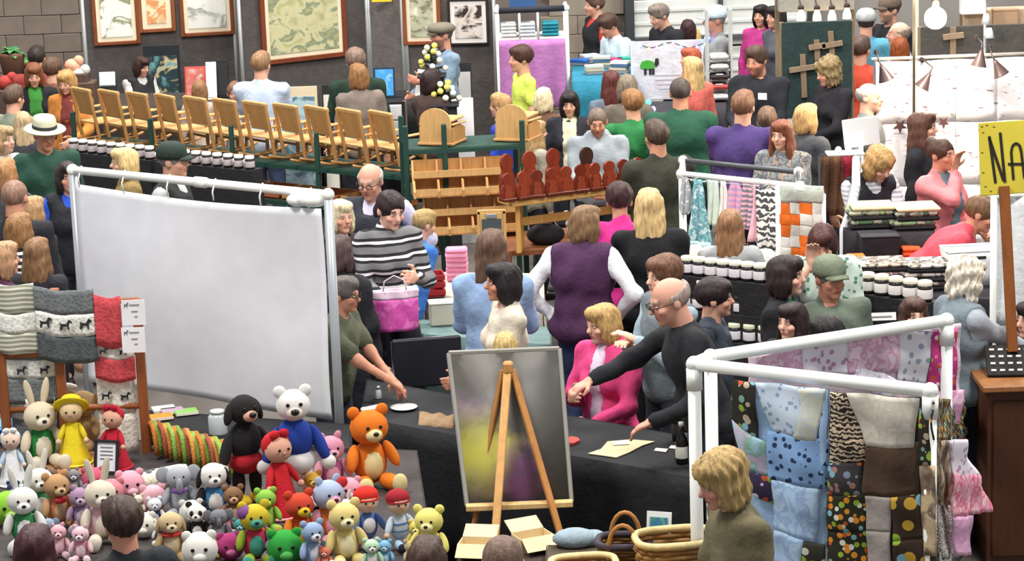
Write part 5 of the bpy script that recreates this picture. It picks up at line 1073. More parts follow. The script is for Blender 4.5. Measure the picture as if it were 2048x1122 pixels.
garment(.64, .14, .38, 'soft pink baby dress on the rack', mat('#eebccb', 'cloth'), 'dress')
garment(.72, .17, .55, 'black and white chevron blanket on the rack', mat('#e4e2de', 'zebra', .9, .8, '#4a4a50'), 'towel', -.05)
garment(.8, .12, .5, 'white and blush knitted garment beside the orange quilt', mat('#ecd8d8', 'cloth'), 'towel')
# orange and white quilt
oq0, oq1 = D(1556, 372, 15.7), D(1646, 388, 15.9)
So = hang_plane(oq0, oq1, 0, .012); ow = mat('#e4e2da', 'cloth', .9); oo = mat('#f0762a', 'cloth', .9); og = mat('#d4dcd0', 'cloth', .9)
pts = []; gx = [1556, 1578, 1600, 1622, 1646]; gy = [405, 427, 449, 471, 493, 515]; orange = {(0, 0), (0, 1), (1, 1), (0, 2), (2, 0), (2, 3), (1, 4), (2, 4)}
for i in range(4):
    for j in range(5): pts.append(([(gx[i], gy[j]), (gx[i+1], gy[j]+3), (gx[i+1], gy[j+1]+3), (gx[i], gy[j+1])], oo if (i, j) in orange else ow))
pts.append(([(1556, 368), (1646, 372), (1646, 404), (1556, 402)], og))
quilt('orange_quilt', 'white baby quilt with orange block crosses beside the clothes rack', So, pts, 0.4, ([(1556, 370), (1646, 374), (1646, 516), (1556, 514)], ow))
wp(MB().tube([oq0, oq1], .015, 8).tube([foot(oq1), oq1], .018, 8).tube([foot(oq0), oq0], .018, 8), 'holding_bar', PVC, [o for o in C.objects if o.name.startswith('orange_quilt')][0])
t = draped_table('cloth_table', 'pale table with knitted hats below the baby clothes', [(1370, 498), (1560, 505), (1560, 545), (1370, 530)], 1.1, '#b9b6b0', amp=.01)
for px, py, c_, lb in ((1388, 520, '#e6e2cc', 'cream knitted hat on the pale table'), (1425, 522, '#bfe0c4', 'mint knitted hat on the pale table'), (1530, 528, '#e4e8dc', 'white knitted hat on the pale table')):
    p = G(px, py, 1.102); t = thing('knitted_hat', lb, 'hat', p); MB().lathe([(.075, 0), (.078, .02), (.07, .06), (.045, .09), (0, .1)], n=16).build('hat_dome', kmat(c_), t); MB().lathe([(.076, .0), (.084, .004), (.084, .022), (.076, .026)], n=16).build('hat_band', kmat(c_), t)

# ------------------------------------------------------------------ folded fabrics and white sign at the right
draped_table('fabric_table', 'dark table stacked with folded fabrics before the striped sleeves', [(1690, 418), (1862, 424), (1868, 470), (1688, 462)], 1.2, '#2a262a', amp=.01)
draped_table('fabric_table', 'dark table stacked with fabrics in front of the coral pullover', [(1700, 540), (2000, 552), (2000, 600), (1700, 585)], 1.0, '#26242a', amp=.01)
def pile(px, py, h, w_, cols, label, rz=0.0, th=.03):
    t = thing('fabric_pile', label, 'fabrics', G(px, py, h), rz, 'piles of folded fabric')
    for k, c_ in enumerate(cols): MB().box((random.uniform(-.02, .02), 0, th*(k+.5)), (w_*random.uniform(.92, 1), .24, th*.94), random.uniform(-.04, .04), bev=.011).build('folded_fabric', mat(c_, 'cloth', .9) if k % 2 == 0 else mat(c_, 'blotch', .9, 1.6, '#2a282c', '#a9a294'), t)
pile(1740, 452, 1.202, .30, ['#26262a', '#4b6b4a', '#2f2b2e', '#8aa070', '#d8c49a'], 'pile of green and black folded fabrics left of the salmon sweater'); pile(1826, 454, 1.202, .30, ['#2b2a2c', '#7d9a6c', '#262428', '#3f5a44', '#e0cfa8'], 'pile of green folded fabrics directly beside the salmon sweater')
pile(1765, 572, 1.002, .32, ['#2a2228', '#3a2a34', '#1f1d22', '#8a5a6a', '#2a262c', '#d8b8a8'], 'pile of black and rose folded fabrics above the jar rows', 0, .028); pile(1850, 574, 1.002, .28, ['#241f26', '#4a3a48', '#2a262c', '#b09aa0', '#1f1d22', '#cfc6c0'], 'pile of black and grey folded fabrics beside the white bin', 0, .028)
p = G(1762, 536, 1.0); t = thing('black_bin', 'black fabric bin between the fabric piles', 'bin', (p.x, p.y+.1, 1.002)); MB().box((0, 0, .1), (.24, .2, .2), bev=.012).build('bin_body', mat('#232126', 'cloth'), t); MB().box((0, 0, .2), (.25, .21, .012), bev=.004).build('rim', mat('#323036', 'cloth'), t)
for px, py, c_, lb in ((1712, 540, '#e0742c', 'orange folded cloth left of the black bin'), (1822, 522, '#e0602c', 'orange folded cloth right of the black bin')):
    t = thing('orange_cloth', lb, 'cloth', G(px, py+8, 1.002)); [MB().box((0, 0, .02+k*.03), (.12, .12, .028), bev=.01).build('fold', mat(c_, 'cloth'), t) for k in range(4)]
p = G(1940, 566, 1.002); t = thing('white_bin', 'white plastic bin with dark handle slot below the coral pullover', 'bin', p, rad(4)); w0, w1 = .13, .165
for a, b in (((-1, -1), (1, -1)), ((1, -1), (1, 1)), ((1, 1), (-1, 1)), ((-1, 1), (-1, -1))):
    MB().sheet(lambda u, v: (lerp((a[0], a[1], 0), (b[0], b[1], 0), u).x*(w0+(w1-w0)*v), lerp((a[0], a[1], 0), (b[0], b[1], 0), u).y*.1*(.85+.15*v), .22*v), 4, 3, .008).build('bin_side', mat('#dcdde0', 'plain', .4), t)
MB().box((0, 0, .006), (w0*2, .17, .012)).build('bin_floor', mat('#d0d2d6', 'plain', .4), t); MB().box((.04, -.1, .18), (.07, .012, .02), bev=.005).build('handle_slot', mat('#26262c'), t); MB().tube([(-w1, -.1, .22), (w1, -.1, .22), (w1, .1, .22), (-w1, .1, .22), (-w1, -.1, .22)], .009, 6, False).build('rim', mat('#e9eaec', 'plain', .4), t)
p = D(1718, 302, 17.4); t = thing('white_sign', 'blank white sign board on a white pole left of the bright quilt', 'sign', foot(p)); a = D(1722, 264, 17.4)
wp(MB().box(a, (.25, .02, .2), R=Matrix.Rotation(rad(-6), 3, 'Y'), bev=.006), 'board', mat('#e4e8ea', 'plain', .5), t); wp(MB().tube([foot(a), a], .017, 10), 'pole', PVC, t); sh = D(1690, 306, 17.35); wp(MB().box(sh, (.26, .16, .015), bev=.004), 'shelf', mat('#e0e2e2'), t)
for dx in (-.05, .02): wp(MB().ball(sh+Vector((dx, -.03, .03)), .024, 10), 'knob', mat('#eceef0', 'plain', .4), t)
a0, a1, a2, a3 = D(1688, 458, 16.3), D(1700, 430, 16.4), D(1712, 370, 16.7), D(1712, 318, 17.1)
t = thing('bent_pipe', 'bent pale grey flexible pipe rising below the white sign', 'pipe', foot(a0)); wp(MB().tube([foot(a0), a0, a1, a2, a3], [.03, .03, .034, .03, .026], 12), 'pipe', mat('#cfd2d8', 'plain', .5), t); [wp(MB().tube([lerp(a1, a2, k/6), lerp(a1, a2, k/6+.03)], .036, 12), 'ring', mat('#b4b8c0', 'plain', .5), t) for k in range(6)]
hb0, hb1 = D(1640, 312, 17.6), D(1706, 312, 17.6); t = thing('scarf_bar', 'short dark bar of hanging scarves left of the white sign', 'rack', foot((hb0+hb1)/2)); wp(MB().tube([hb0, hb1], .014, 8), 'bar', mat('#333338'), t); wp(MB().tube([foot(hb0), hb0], .014, 8), 'post', mat('#333338'), t); wp(MB().tube([foot(hb1), hb1], .014, 8), 'post', mat('#333338'), t)
for k, (c_, lb) in enumerate((('#5c4030', 'brown knitted scarf hanging left of the white sign'), ('#6b4a36', 'tan-brown scarf hanging left of the white sign'), ('#93283c', 'maroon scarf hanging beside the white sign pole'))):
    p = lerp(hb0, hb1, .2+.3*k); tag(MB().sheet(lambda u, v: (p.x+(u-.5)*.085, p.y-.02+.014*math.sin(u*9+v*3), p.z-.42*v), 10, 8, .012).build('hanging_scarf', kmat(c_)), lb, 'scarf')

# ------------------------------------------------------------------ bright quilt, clip lamps and bulb
b0, b1 = D(1752, 137, 19.3), D(2075, 100, 19.3); b0.z = b1.z = (b0.z+b1.z)/2+.0
bq = thing('bright_quilt', 'large white printed quilt glowing under the bare bulb', 'quilt', foot((b0+b1)/2)+Vector((0, 0, .55)))
pq = mat('#efe9ea', 'plain'); 
pqm = bpy.data.materials.new('white_printed_cloth'); pqm.use_nodes = True; nt = pqm.node_tree; bb = nt.nodes['Principled BSDF']; bb.inputs['Roughness'].default_value = .9
tc = nt.nodes.new('ShaderNodeTexCoord'); mp = nt.nodes.new('ShaderNodeMapping'); mp.inputs['Scale'].default_value = (9, 9, 26); nt.links.new(tc.outputs['Object'], mp.inputs[0]); nz = nt.nodes.new('ShaderNodeTexNoise'); nz.inputs['Scale'].default_value = 1.6; nz.inputs['Detail'].default_value = 2; nt.links.new(mp.outputs[0], nz.inputs['Vector'])
rp = nt.nodes.new('ShaderNodeValToRGB'); rp.color_ramp.elements[0].position = .62; rp.color_ramp.elements[0].color = (*lin('#f2ecee'), 1); rp.color_ramp.elements[1].position = .70; rp.color_ramp.elements[1].color = (*lin('#8a7480'), 1); nt.links.new(nz.outputs['Fac'], rp.inputs[0]); nt.links.new(rp.outputs[0], bb.inputs['Base Color'])
hq = b0.z-.35
for i in range(4):
    for j in range(3):
        wp(MB().sheet(lambda u, v: (b0.x+(b1.x-b0.x)*(i+u*.985)/4, b0.y+.03*math.sin((i+u)*4.2)-.012*math.sin(PI*u)*math.sin(PI*v), b0.z-hq*(j+v*.985)/3), 8, 6, .012), 'quilt_panel', pqm, bq)
wp(MB().tube([b0+Vector((-.03, .03, .02)), b1+Vector((0, .03, .02))], .014, 8), 'top_rod', mat('#c9c4bc', 'plain', .4, metal=.4), bq); wp(MB().tube([foot(b0)+Vector((0, .03, 0)), b0+Vector((0, .03, .02))], .018, 8), 'post', mat('#55535a'), bq)
def clip_lamp(px, py, ang, label):
    p = D(px, py, 19.0); t = thing('clip_lamp', label, 'lamp', p); Mr = Matrix.Rotation(rad(ang), 3, 'Y'); MB().lathe([(.015, .07), (.02, .05), (.06, -.05), (.064, -.055), (.05, -.05), (.0, .03)], n=14, M=Mr).build('shade', mat('#3a2c30', 'plain', .4), t); MB().tube([Mr@Vector((0, 0, .07)), Mr@Vector((0, .02, .12)), Vector((.02*math.copysign(1, ang), .24, .14))], .007, 6).build('arm', mat('#3c3436', 'plain', .4), t); MB().box((.02*math.copysign(1, ang), .26, .13), (.03, .05, .04), bev=.006).build('clip', mat('#2f292b'), t)
clip_lamp(1850, 163, 30, 'dark clip lamp on the bright quilt, left of the bulb'); clip_lamp(1768, 147, -20, 'dark clip lamp at the top left corner of the bright quilt'); clip_lamp(1997, 137, -25, 'dark clip lamp right of the bulb on the bright quilt'); clip_lamp(1960, 118, 10, 'small dark clip lamp on the top edge under the bulb')
for px, py, s_, lb in ((1800, 252, .06, 'dark star ornament pinned to the bright quilt'), (1887, 245, .05, 'thin brown ornament on the bright quilt by the brown hair')):
    p = at(px, py, b0.y-.028); tag(MB().prism([(p.x+s_*(1 if k % 2 else .42)*math.sin(k*PI/5), p.z+s_*(1 if k % 2 else .42)*math.cos(k*PI/5)) for k in range(10)], p.y-.01, p.y+.004).build('star_ornament', mat('#5a3c3a')), lb, 'ornament')
p = D(1871, 36, 18.7); t = thing('bare_bulb_lamp', 'glowing bare bulb above the bright quilt', 'lamp', foot(p)); wp(MB().ball(p, .085, 16), 'bulb', mat('#ffe6b8', 'plain', emit=22.0), t); wp(MB().lathe([(.02, .07), (.03, .075), (.03, .14), (.018, .145)], p, 12), 'socket', mat('#3a3430'), t)
wp(MB().tube([foot(p)+Vector((-.12, .25, 0)), p+Vector((-.12, .25, .15)), p+Vector((0, 0, .15)), p+Vector((0, 0, .11))], .012, 8), 'stand_pole', mat('#bdb4a2', 'plain', .4, metal=.4), t)
l = bpy.data.lights.new('bulb_light', 'POINT'); l.energy = 130; l.color = (1, .86, .62); l.shadow_soft_size = .07; lo_ = bpy.data.objects.new('bulb_light', l); C.objects.link(lo_); lo_.location = p+Vector((0, -.12, -.0))
# dark panel with a wooden cross, beige shelf boards, pole at the top right
def panel_px(name, label, x0, y0, x1, y1, z, mt, th=.04, cat='panel', kindp='board', framemt=None, to_floor=True):
    a, b = D(x0, y1, z), D(x1, y1, z); c = D(x0, y0, z); t = thing(name, label, cat, ((a.x+b.x)/2, a.y, 0 if to_floor else a.z)); zb = min(a.z, b.z); zt = c.z
    wp(MB().box(((a.x+b.x)/2, a.y, (zb+zt)/2), (b.x-a.x, th, zt-zb), bev=.004), kindp, mt, t)
    if to_floor: [wp(MB().box((x, a.y+.03, zt/2), (.04, .04, zt), bev=.004), 'post', framemt or mat('#8a7a66', 'wood'), t) for x in (a.x, b.x)]
    return t, a, b, c
t, a, b, c = panel_px('display_screen', 'charcoal display panel behind the bare bulb', 1842, 52, 2080, 135, 20.3, mat('#4a4744', 'cloth'))
def cross(px, py, hpx, wpx, z, label, tilt=0, Y=None):
    p = at(px, py, Y if Y is not None else z); s_ = F/z; h_ = hpx/s_; w_ = wpx/s_; t = thing('wooden_cross', label, 'cross', (p.x, p.y, p.z-h_/2)); Rt = Matrix.Rotation(rad(tilt), 3, 'Y')
    MB().box((0, 0, h_/2), (.05, .02, h_), R=Rt, bev=.004).build('upright', mat('#8a7660', 'wood'), t); MB().box((0, -.016, h_*.68), (w_, .018, .05), R=Matrix.Rotation(rad(tilt-5), 3, 'Y'), bev=.004).build('crossbar', mat('#95816a', 'wood'), t)
cross(1906, 82, 56, 42, 20.27, 'wooden cross on the charcoal panel under the bulb', 0, a.y-.032)
panel_px('shelf_board', 'beige shelf with boxes at the top right corner', 1925, 18, 2080, 48, 20.6, mat('#b59c82', 'wood'), .2, 'shelf')
for px, py, c_, lb in ((1945, 12, '#ece9e4', 'white box on the beige shelf above the bulb'), (2010, 36, '#a5866c', 'tan box on the beige shelf at top right')):
    p = D(px, py, 20.45); t = thing('shelf_box', lb, 'box', p); MB().box((0, 0, .0), (.2, .1, .13), bev=.006).build('box_body', mat(c_), t); MB().box((0, 0, .07), (.206, .106, .02), bev=.004).build('lid', mat(c_), t)
p = D(1835, 118, 20.9); tag(MB().tube([foot(p), D(1832, -20, 20.9)], .022, 10).build('display_pole', mat('#cfc0a4', 'wood')), 'pale upright pole left of the charcoal panel', 'pole')
p = D(1972, 110, 20.0); t = thing('spot_lamp', 'small white spot lamp on a pole right of the bulb', 'lamp', foot(p)); wp(MB().tube([foot(p), D(1970, 5, 20.0)], .012, 8), 'pole', GREY_PIPE, t); wp(MB().lathe([(.02, .05), (.045, -.03), (.04, -.03), (0, .03)], D(1978, 68, 19.92), 12), 'shade', mat('#d8e0e8', 'plain', .4), t); wp(MB().lathe([(.02, .05), (.04, -.03), (.035, -.03), (0, .03)], D(1972, 40, 19.92), 12), 'shade', mat('#cdd4da', 'plain', .4), t)
# green panel with crosses
t, a, b, c = panel_px('cross_board', 'dark green board hung with weathered wooden crosses', 1566, 40, 1704, 232, 21.6, mat('#2a3d3c', 'cloth'), .05)
cross(1607, 152, 88, 58, 21.56, 'largest weathered cross at the lower left of the green board', -2, a.y-.037); cross(1634, 100, 42, 34, 21.56, 'small weathered cross in the middle of the green board', -3, a.y-.037); cross(1664, 104, 84, 42, 21.56, 'weathered cross at the upper right of the green board', -4, a.y-.037)
t, a, b, c = panel_px('grey_hood', 'grey fabric canopy above the small warm lamps', 1555, -30, 1705, 16, 22.4, mat('#a3a29c', 'cloth'), .3, 'canopy')
for k, (px, py) in enumerate(((1602, 30), (1634, 30), (1664, 30), (1694, 26))):
    p = D(px, py, 22.15); t = thing('candle_lamp', ['small warm lamp at the left above the green board', 'second small warm lamp above the green board', 'third small warm lamp above the green board', 'rightmost warm lamp above the green board'][k], 'lamp', p); MB().lathe([(.04, -.05), (.035, 0), (.02, .04), (.012, .05)], n=12).build('shade', mat('#ffd9a0', 'plain', emit=2.5), t); MB().lathe([(.025, .05), (.03, .06), (.02, .085)], n=10).build('cap', mat('#3b3230'), t); MB().tube([(0, 0, .08), (0, .1, .12)], .006, 6).build('bracket', mat('#3b3230'), t)

# ------------------------------------------------------------------ white banner, book table, pink cloth rack
t, a, b, c = panel_px('white_banner', 'white banner with a small green animal and coloured string lights', 1268, 80, 1418, 196, 23.9, mat('#e9e6f0', 'cloth'), .02, 'banner', 'banner_cloth', PVC)
bY = a.y; p = at(1300, 132, bY-.012); s_ = .095
wp(MB().prism([(p.x+x*s_, p.z+z*s_) for x, z in [(-1, .1), (-.8, .5), (-.2, .62), (.35, .45), (.5, .0), (.3, -.3), (-.6, -.3), (-.95, -.15)]], p.y-.012, p.y), 'animal_body', mat('#4fae45'), t)
for x in (-.6, -.1, .2): wp(MB().prism([(p.x+(x+dx)*s_, p.z+dz*s_) for dx, dz in [(0, -.25), (.22, -.25), (.22, -.85), (.0, -.85)]], p.y-.012, p.y), 'animal_leg', mat('#23272a'), t)
wp(MB().prism([(p.x+x*s_, p.z+z*s_) for x, z in [(.45, .2), (.55, .75), (.85, .75), (.9, .2), (.6, -.1)]], p.y-.012, p.y), 'animal_head', mat('#2a3330'), t)
for k in range(4): wp(MB().box(at(1335, 150+k*9, bY-.013), (.26-.03*k, .004, .012)), 'printed_line', mat('#cfcdd6'), t)
LC = ['#8fb8ff', '#ffd48a', '#c99aff', '#9affc0', '#ffb0d0']
for k in range(9):
    q_ = at(1282+k*16, 92+6*math.sin(k*1.3), bY-.025); wp(MB().ball(q_, .012, 8), 'string_bulb', mat(LC[k % 5], 'plain', emit=4), t)
wp(MB().tube([at(1282+k*16, 90+6*math.sin(k*1.3), bY-.02) for k in range(9)], .004, 5), 'string_wire', mat('#3a3f3c'), t)
for k, (px, py, c_, lb) in enumerate(((1297, 208, '#3cf0a0', 'glowing green light above the green jersey'), (1306, 222, '#7a6cff', 'glowing violet light above the green jersey'), (1414, 76, '#5a78ff', 'glowing blue light at the banner corner'), (1425, 90, '#8cff5a', 'glowing lime light right of the banner'))):
    p = G(px, py+7, .95) if k < 2 else at(px, py, bY-.04); p.z += .05*(k < 2); t = thing('glow_light', lb, 'light', p); MB().ball((0, 0, 0), .028, 10).build('globe', mat(c_, 'plain', emit=5), t); MB().lathe([(.02, -.05), (.02, -.025)], n=10).build('base', mat('#2a2a2e'), t)
draped_table('light_table', 'dark table with glowing ornaments below the banner', [(1262, 205), (1450, 200), (1455, 225), (1262, 232)], .95, '#35333a', amp=.01)
for k in range(5):
    p = D(1438, 112+k*20, 23.4); t = thing('folded_shirt', ['top folded white shirt on the tower right of the banner', 'second folded pale shirt right of the banner', 'folded dark shirt in the middle of the tower right of banner', 'fourth folded red shirt right of the banner', 'lowest folded white shirt right of the banner'][k], 'shirt', p, 0, 'folded shirts right of the banner'); MB().box((0, 0, .0), (.17, .2, .045), bev=.016).build('folded_body', mat(['#e6e6e2', '#dcdedc', '#3a3236', '#b04a48', '#e2e4e6'][k], 'cloth'), t); MB().box((0, -.06, .024), (.07, .06, .008), bev=.003).build('collar', mat('#d0d0cc', 'cloth'), t)
    if k == 4: pass
p = D(1438, 100, 23.4); t = thing('shirt_tower', 'narrow shelf tower for the folded shirts', 'shelf', foot(p)); [wp(MB().box((p.x+s*.11, p.y+.02, .9), (.02, .2, 1.8)), 'side_panel', mat('#cfd0cc'), t) for s in (-1, 1)]; [wp(MB().box((p.x, p.y+.02, D(1438, 112+k*20, 23.4).z-.035), (.21, .2, .015)), 'shelf', mat('#cfd0cc'), t) for k in range(5)]
draped_table('book_table', 'table under a teal cloth loaded with books and papers', [(1145, 124), (1262, 119), (1268, 160), (1145, 164)], 1.15, '#2a7d98', amp=.012)
for k, (px, py, c_, lb) in enumerate(((1160, 130, '#2f6cc0', 'blue flat box on the teal table'), (1182, 126, '#e2e6ea', 'white notebook on the teal table'), (1205, 136, '#d8d0c0', 'cream book pile on the teal table'), (1228, 128, '#b03a6c', 'magenta book by the pale blue tee'), (1190, 148, '#cfcac0', 'beige papers at the near edge of teal table'), (1240, 146, '#e6e2da', 'white book pile at the right of teal table'), (1252, 126, '#2fa08a', 'turquoise box at the right of teal table'))):
    p = G(px, py, 1.152); t = thing('book_pile', lb, 'books', p, rad(random.uniform(-20, 20))); n = 2+k % 3
    for j in range(n): MB().box((random.uniform(-.01, .01), 0, .015+j*.03), (.17, .12, .027), random.uniform(-.1, .1), bev=.003).build('book', mat(c_ if j == n-1 else ['#8a8a8e', '#c9b89c', '#4a6a8a'][j % 3]), t)
z_ = 24.2; r0_, r1_ = D(994, 22, z_), D(1132, 16, z_); t = thing('pipe_shelf', 'white pipe shelf with a pink cloth hung in front', 'shelf', foot((r0_+r1_)/2)); bd = Vector((0, .4, 0))
for p in (r0_, r1_): wp(MB().tube([foot(p), p], .022, 10), 'post', PVC, t); wp(MB().tube([foot(p)+bd, p+bd], .022, 10), 'post', PVC, t); wp(MB().tube([p, p+bd], .022, 10), 'side_rail', PVC, t); wp(MB().ball(p, .035, 10), 'elbow_joint', PVC, t)
wp(MB().tube([r0_, r1_], .03, 10), 'top_rail', mat('#2a2c38'), t)
for px in (1038, 1075): q_ = D(px, 20, z_); wp(MB().tube([Vector((q_.x, q_.y, D(px, 80, z_).z)), q_], .014, 8), 'divider', PVC, t)
zs = D(1060, 78, z_).z; wp(MB().box(((r0_.x+r1_.x)/2, r0_.y+.2, zs), (r1_.x-r0_.x, .42, .025)), 'shelf', PVC, t)
tag(MB().sheet(lambda u, v: (r0_.x+(r1_.x-r0_.x)*(.01+.96*u), r0_.y-.05+.025*math.sin(u*16+v*2)*(.3+v), zs-.01-(.62+.1*math.sin(PI*u))*v), 26, 10, .008).build('pink_cloth', mat('#b878b4', 'cloth')), 'orchid pink cloth hanging in front of the white pipe shelf', 'cloth')
for px, c_, lb, w_ in ((1018, '#d9dcda', 'folded white towels at the left of the pipe shelf', .15), (1056, '#c9d2da', 'folded pale grey towels on the pipe shelf', .15), (1102, '#1f7f92', 'folded teal towels at the right of the pipe shelf', .16)):
    q_ = D(px, 78, z_); t = thing('towel_stack', lb, 'towels', (q_.x, q_.y+.14, zs+.014)); [MB().box((0, 0, .018+k*.034), (w_, .2, .032), bev=.012).build('towel', mat(c_ if k % 3 else ('#e4e6e4' if c_ != '#1f7f92' else '#2c93a6'), 'cloth'), t) for k in range(4)]
q_ = D(1046, 14, z_); t = thing('blue_box', 'blue box on top of the white pipe shelf', 'box', (q_.x, q_.y+.1, q_.z-.02)); MB().box((0, 0, .07), (.26, .2, .14), bev=.006).build('box_body', mat('#3b5f94'), t); MB().box((0, 0, .145), (.27, .21, .02), bev=.004).build('lid', mat('#4a72aa'), t)

# ------------------------------------------------------------------ art booth
PNL = mat('#55504e', 'cloth', .95)
def art_panel(px0, z0, px1, z1, label, mt=PNL):
    a, b = foot(D(px0, 120, z0)), foot(D(px1, 120, z1)); d = (b-a).normalized(); n = Vector((d.y, -d.x, 0)); t = thing('art_screen', label, 'panel', (a+b)/2)
    wp(MB().box((a+b)/2+Vector((0, 0, 1.25)), ((b-a).length, .05, 2.5), math.atan2(d.y, d.x), bev=.006), 'fabric_panel', mt, t)
    for p in (a, b): wp(MB().tube([p+n*.04, p+n*.04+Vector((0, 0, 2.6))], .02, 10), 'pole', mat('#b4b8b8', 'plain', .35, metal=.5), t)
    wp(MB().tube([a+n*.04+Vector((0, 0, 2.52)), b+n*.04+Vector((0, 0, 2.52))], .018, 8), 'top_bar', mat('#b4b8b8', 'plain', .35, metal=.5), t)
    def S(px, py): r = ray(px, py); tt = ((a+n*.03)-CAM).dot(n)/r.dot(n); return CAM+r*tt
    return S, d, n
def picture(S, d, n, x0, x1, yb, yt, label, fc, arts, mw=.05, fw=.04, matc='#e8dcc0'):
    bl_, br2, tl_ = S(x0, yb), S(x1, yb+(x0-x1)*.035), S(x0, yt); w_ = (br2-bl_).dot(d); h_ = tl_.z-bl_.z; o = bl_+n*.02; t = thing('framed_picture', label, 'picture', (o+d*w_/2)); rz = math.atan2(d.y, d.x); c = o+d*w_/2+Vector((0, 0, h_/2))
    for k, (off, sz) in enumerate((((-w_/2+fw/2, 0), (fw, h_)), ((w_/2-fw/2, 0), (fw, h_)), ((0, -h_/2+fw/2), (w_-2*fw, fw)), ((0, h_/2-fw/2), (w_-2*fw, fw)))): wp(MB().box(c+d*off[0]+Vector((0, 0, off[1])), (sz[0], .035, sz[1]), rz, bev=.006), 'frame_side', mat(fc, 'wood', .4), t)
    mb_ = wp(MB().box(c-n*.004, (w_-2*fw, .012, h_-2*fw), rz), 'mat_board', mat(matc), t); wp(MB().box(c+n*.004, (w_-2*fw-2*mw, .01, h_-2*fw-2*mw), rz), 'print', mat(arts[0], 'art', .6, arts[3] if len(arts) > 3 else 1.6, arts[1], arts[2]), mb_)
S, d, n = art_panel(172, 24.9, 472, 25.2, 'left dark grey art panel with three framed pictures')
picture(S, d, n, 188, 282, 92, -150, 'brown-framed picture of white blossoms at the left of the art wall', '#7d4528', ('#e9e6d8', '#f2efe4', '#6f7a4c', 2.2), .04); picture(S, d, n, 278, 352, 66, -110, 'narrow brown-framed orange picture between two white ones', '#8a5030', ('#f0dcb4', '#d8925c', '#efd8b0', 3), .05); picture(S, d, n, 362, 470, 74, -120, 'brown-framed pale picture next to the metal pole', '#7d4528', ('#f2f0ea', '#e4e4dc', '#8f968a', 2), .04)
S, d, n = art_panel(480, 24.7, 738, 25.5, 'middle dark grey art panel with the large lily picture')
picture(S, d, n, 524, 694, 131, -40, 'large brown-framed picture of green and yellow lilies', '#7a3c26', ('#a9a878', '#c9c49a', '#7d8a72', 2.4), .045, .05)
S, d, n = art_panel(742, 25.5, 812, 25.3, 'narrow lighter grey art panel between two others', mat('#6a6461', 'cloth', .95))
S, d, n = art_panel(816, 25.3, 992, 25.2, 'right dark grey art panel behind the flat cap man', mat('#5a5452', 'cloth', .95))
picture(S, d, n, 808, 884, 90, -100, 'brown-framed picture of pale leaves behind the flat cap', '#8a4c30', ('#e6e2cc', '#b4b49a', '#6f6a58', 2.6), .04); picture(S, d, n, 899, 979, 90, -2, 'black-framed sepia bridge photograph with white mat', '#2c2826', ('#4a3c36', '#d8ccc4', '#2a2220', 2.2), .045, .022, '#ece6e0')
q_ = S(764, -2)+n*.02; tag(MB().box(q_, (.2, .02, .05)).build('yellow_card', mat('#e8c82c')), 'yellow card at the top edge between the art panels', 'card')
def leaning(px, py, w_, h_, base, label, c_, mt2=None, name='art_print', tilt=-12, rz=0, z=None):
    p = G(px, py, base) if z is None else at(px, py, lr_y-.028) if z == -1 else D(px, py, z)
    if base == 0: h_ += p.z; p = Vector((p.x, p.y-.15, 0))
    t = thing(name, label, 'picture', (p.x, p.y, p.z), rad(rz)); Rt = Matrix.Rotation(rad(tilt), 3, 'X'); MB().box(Rt@Vector((0, 0, h_/2)), (w_, .012, h_), R=Rt, bev=.003).build('board', mat(c_), t); MB().box(Rt@Vector((0, -.008, h_/2)), (w_*.84, .006, h_*.86), R=Rt).build('print', mt2 or mat('#e8e8ea'), t)
draped_table('art_table', 'black table of unframed prints in front of the art panels', [(640, 186), (850, 180), (850, 208), (640, 216)], 1.05, '#232326', amp=.01)
leaning(770, 196, .2, .29, 1.052, 'bright blue print leaning on the black art table', '#22324a', mat('#5aa8dc', 'art', .6, 2, '#3f94d0', '#8cc4e8')); leaning(836, 196, .1, .27, 1.052, 'narrow white print turned sideways on the art table', '#e0e0de', rz=-50); leaning(930, 182, .14, .29, 0, 'white print leaning behind the flat cap man', '#2c2c30', mat('#d8d8d4'), z=24.3, tilt=-4); leaning(925, 252, .2, .26, 0, 'white sheet pad with rounded top behind the arched chair', '#e9e9e6', z=22.0)
t, a, b, c = panel_px('leaflet_rack', 'black wire rack for leaflets beside the last rocker', 735, 202, 812, 285, 22.8, mat('#222226'), .03, 'rack')
lr_y = a.y
leaning(755, 240, .13, .14, 1, 'white leaflet in the left of the black rack', '#e0e0e4', tilt=0, z=-1); leaning(790, 240, .13, .14, 1, 'white leaflet in the right of the black rack', '#e0e0e4', tilt=0, z=-1); leaning(788, 272, .1, .14, 1, 'lower white leaflet beside the last rocker', '#e2e2e6', tilt=0, z=-1)
leaning(600, 236, .34, .3, 0, 'framed seascape leaning behind the rockers', '#d8c8a8', mat('#7fa4b8', 'art', .6, 2, '#a9c4cc', '#4a6a78'), z=22.9, tilt=-6); leaning(662, 232, .14, .3, 0, 'white-matted picture edge beside the dark green top', '#2a2624', mat('#e6e4da'), z=23.2, tilt=-6); leaning(330, 172, .36, .42, 0, 'teal landscape print leaning at the left art panel', '#23262a', mat('#6aa0a4', 'art', .6, 2, '#24383e', '#c9b88a'), z=24.8, tilt=-1.5); leaning(392, 196, .2, .3, 1.082, 'red and pink print leaning left of the metal pole', '#c8524a', mat('#d8a49c', 'art', .6, 2, '#c26a60', '#e6c4bc')); leaning(424, 200, .1, .36, 1.082, 'white print edge beside the red print', '#e6e6e4'); leaning(446, 196, .13, .36, 1.082, 'black portfolio leaning against the metal pole', '#1f1f22', mat('#26262a')); leaning(215, 172, .16, .14, 1.082, 'pale blue cloth card left of the dark-haired art seller', '#cfe0e8')
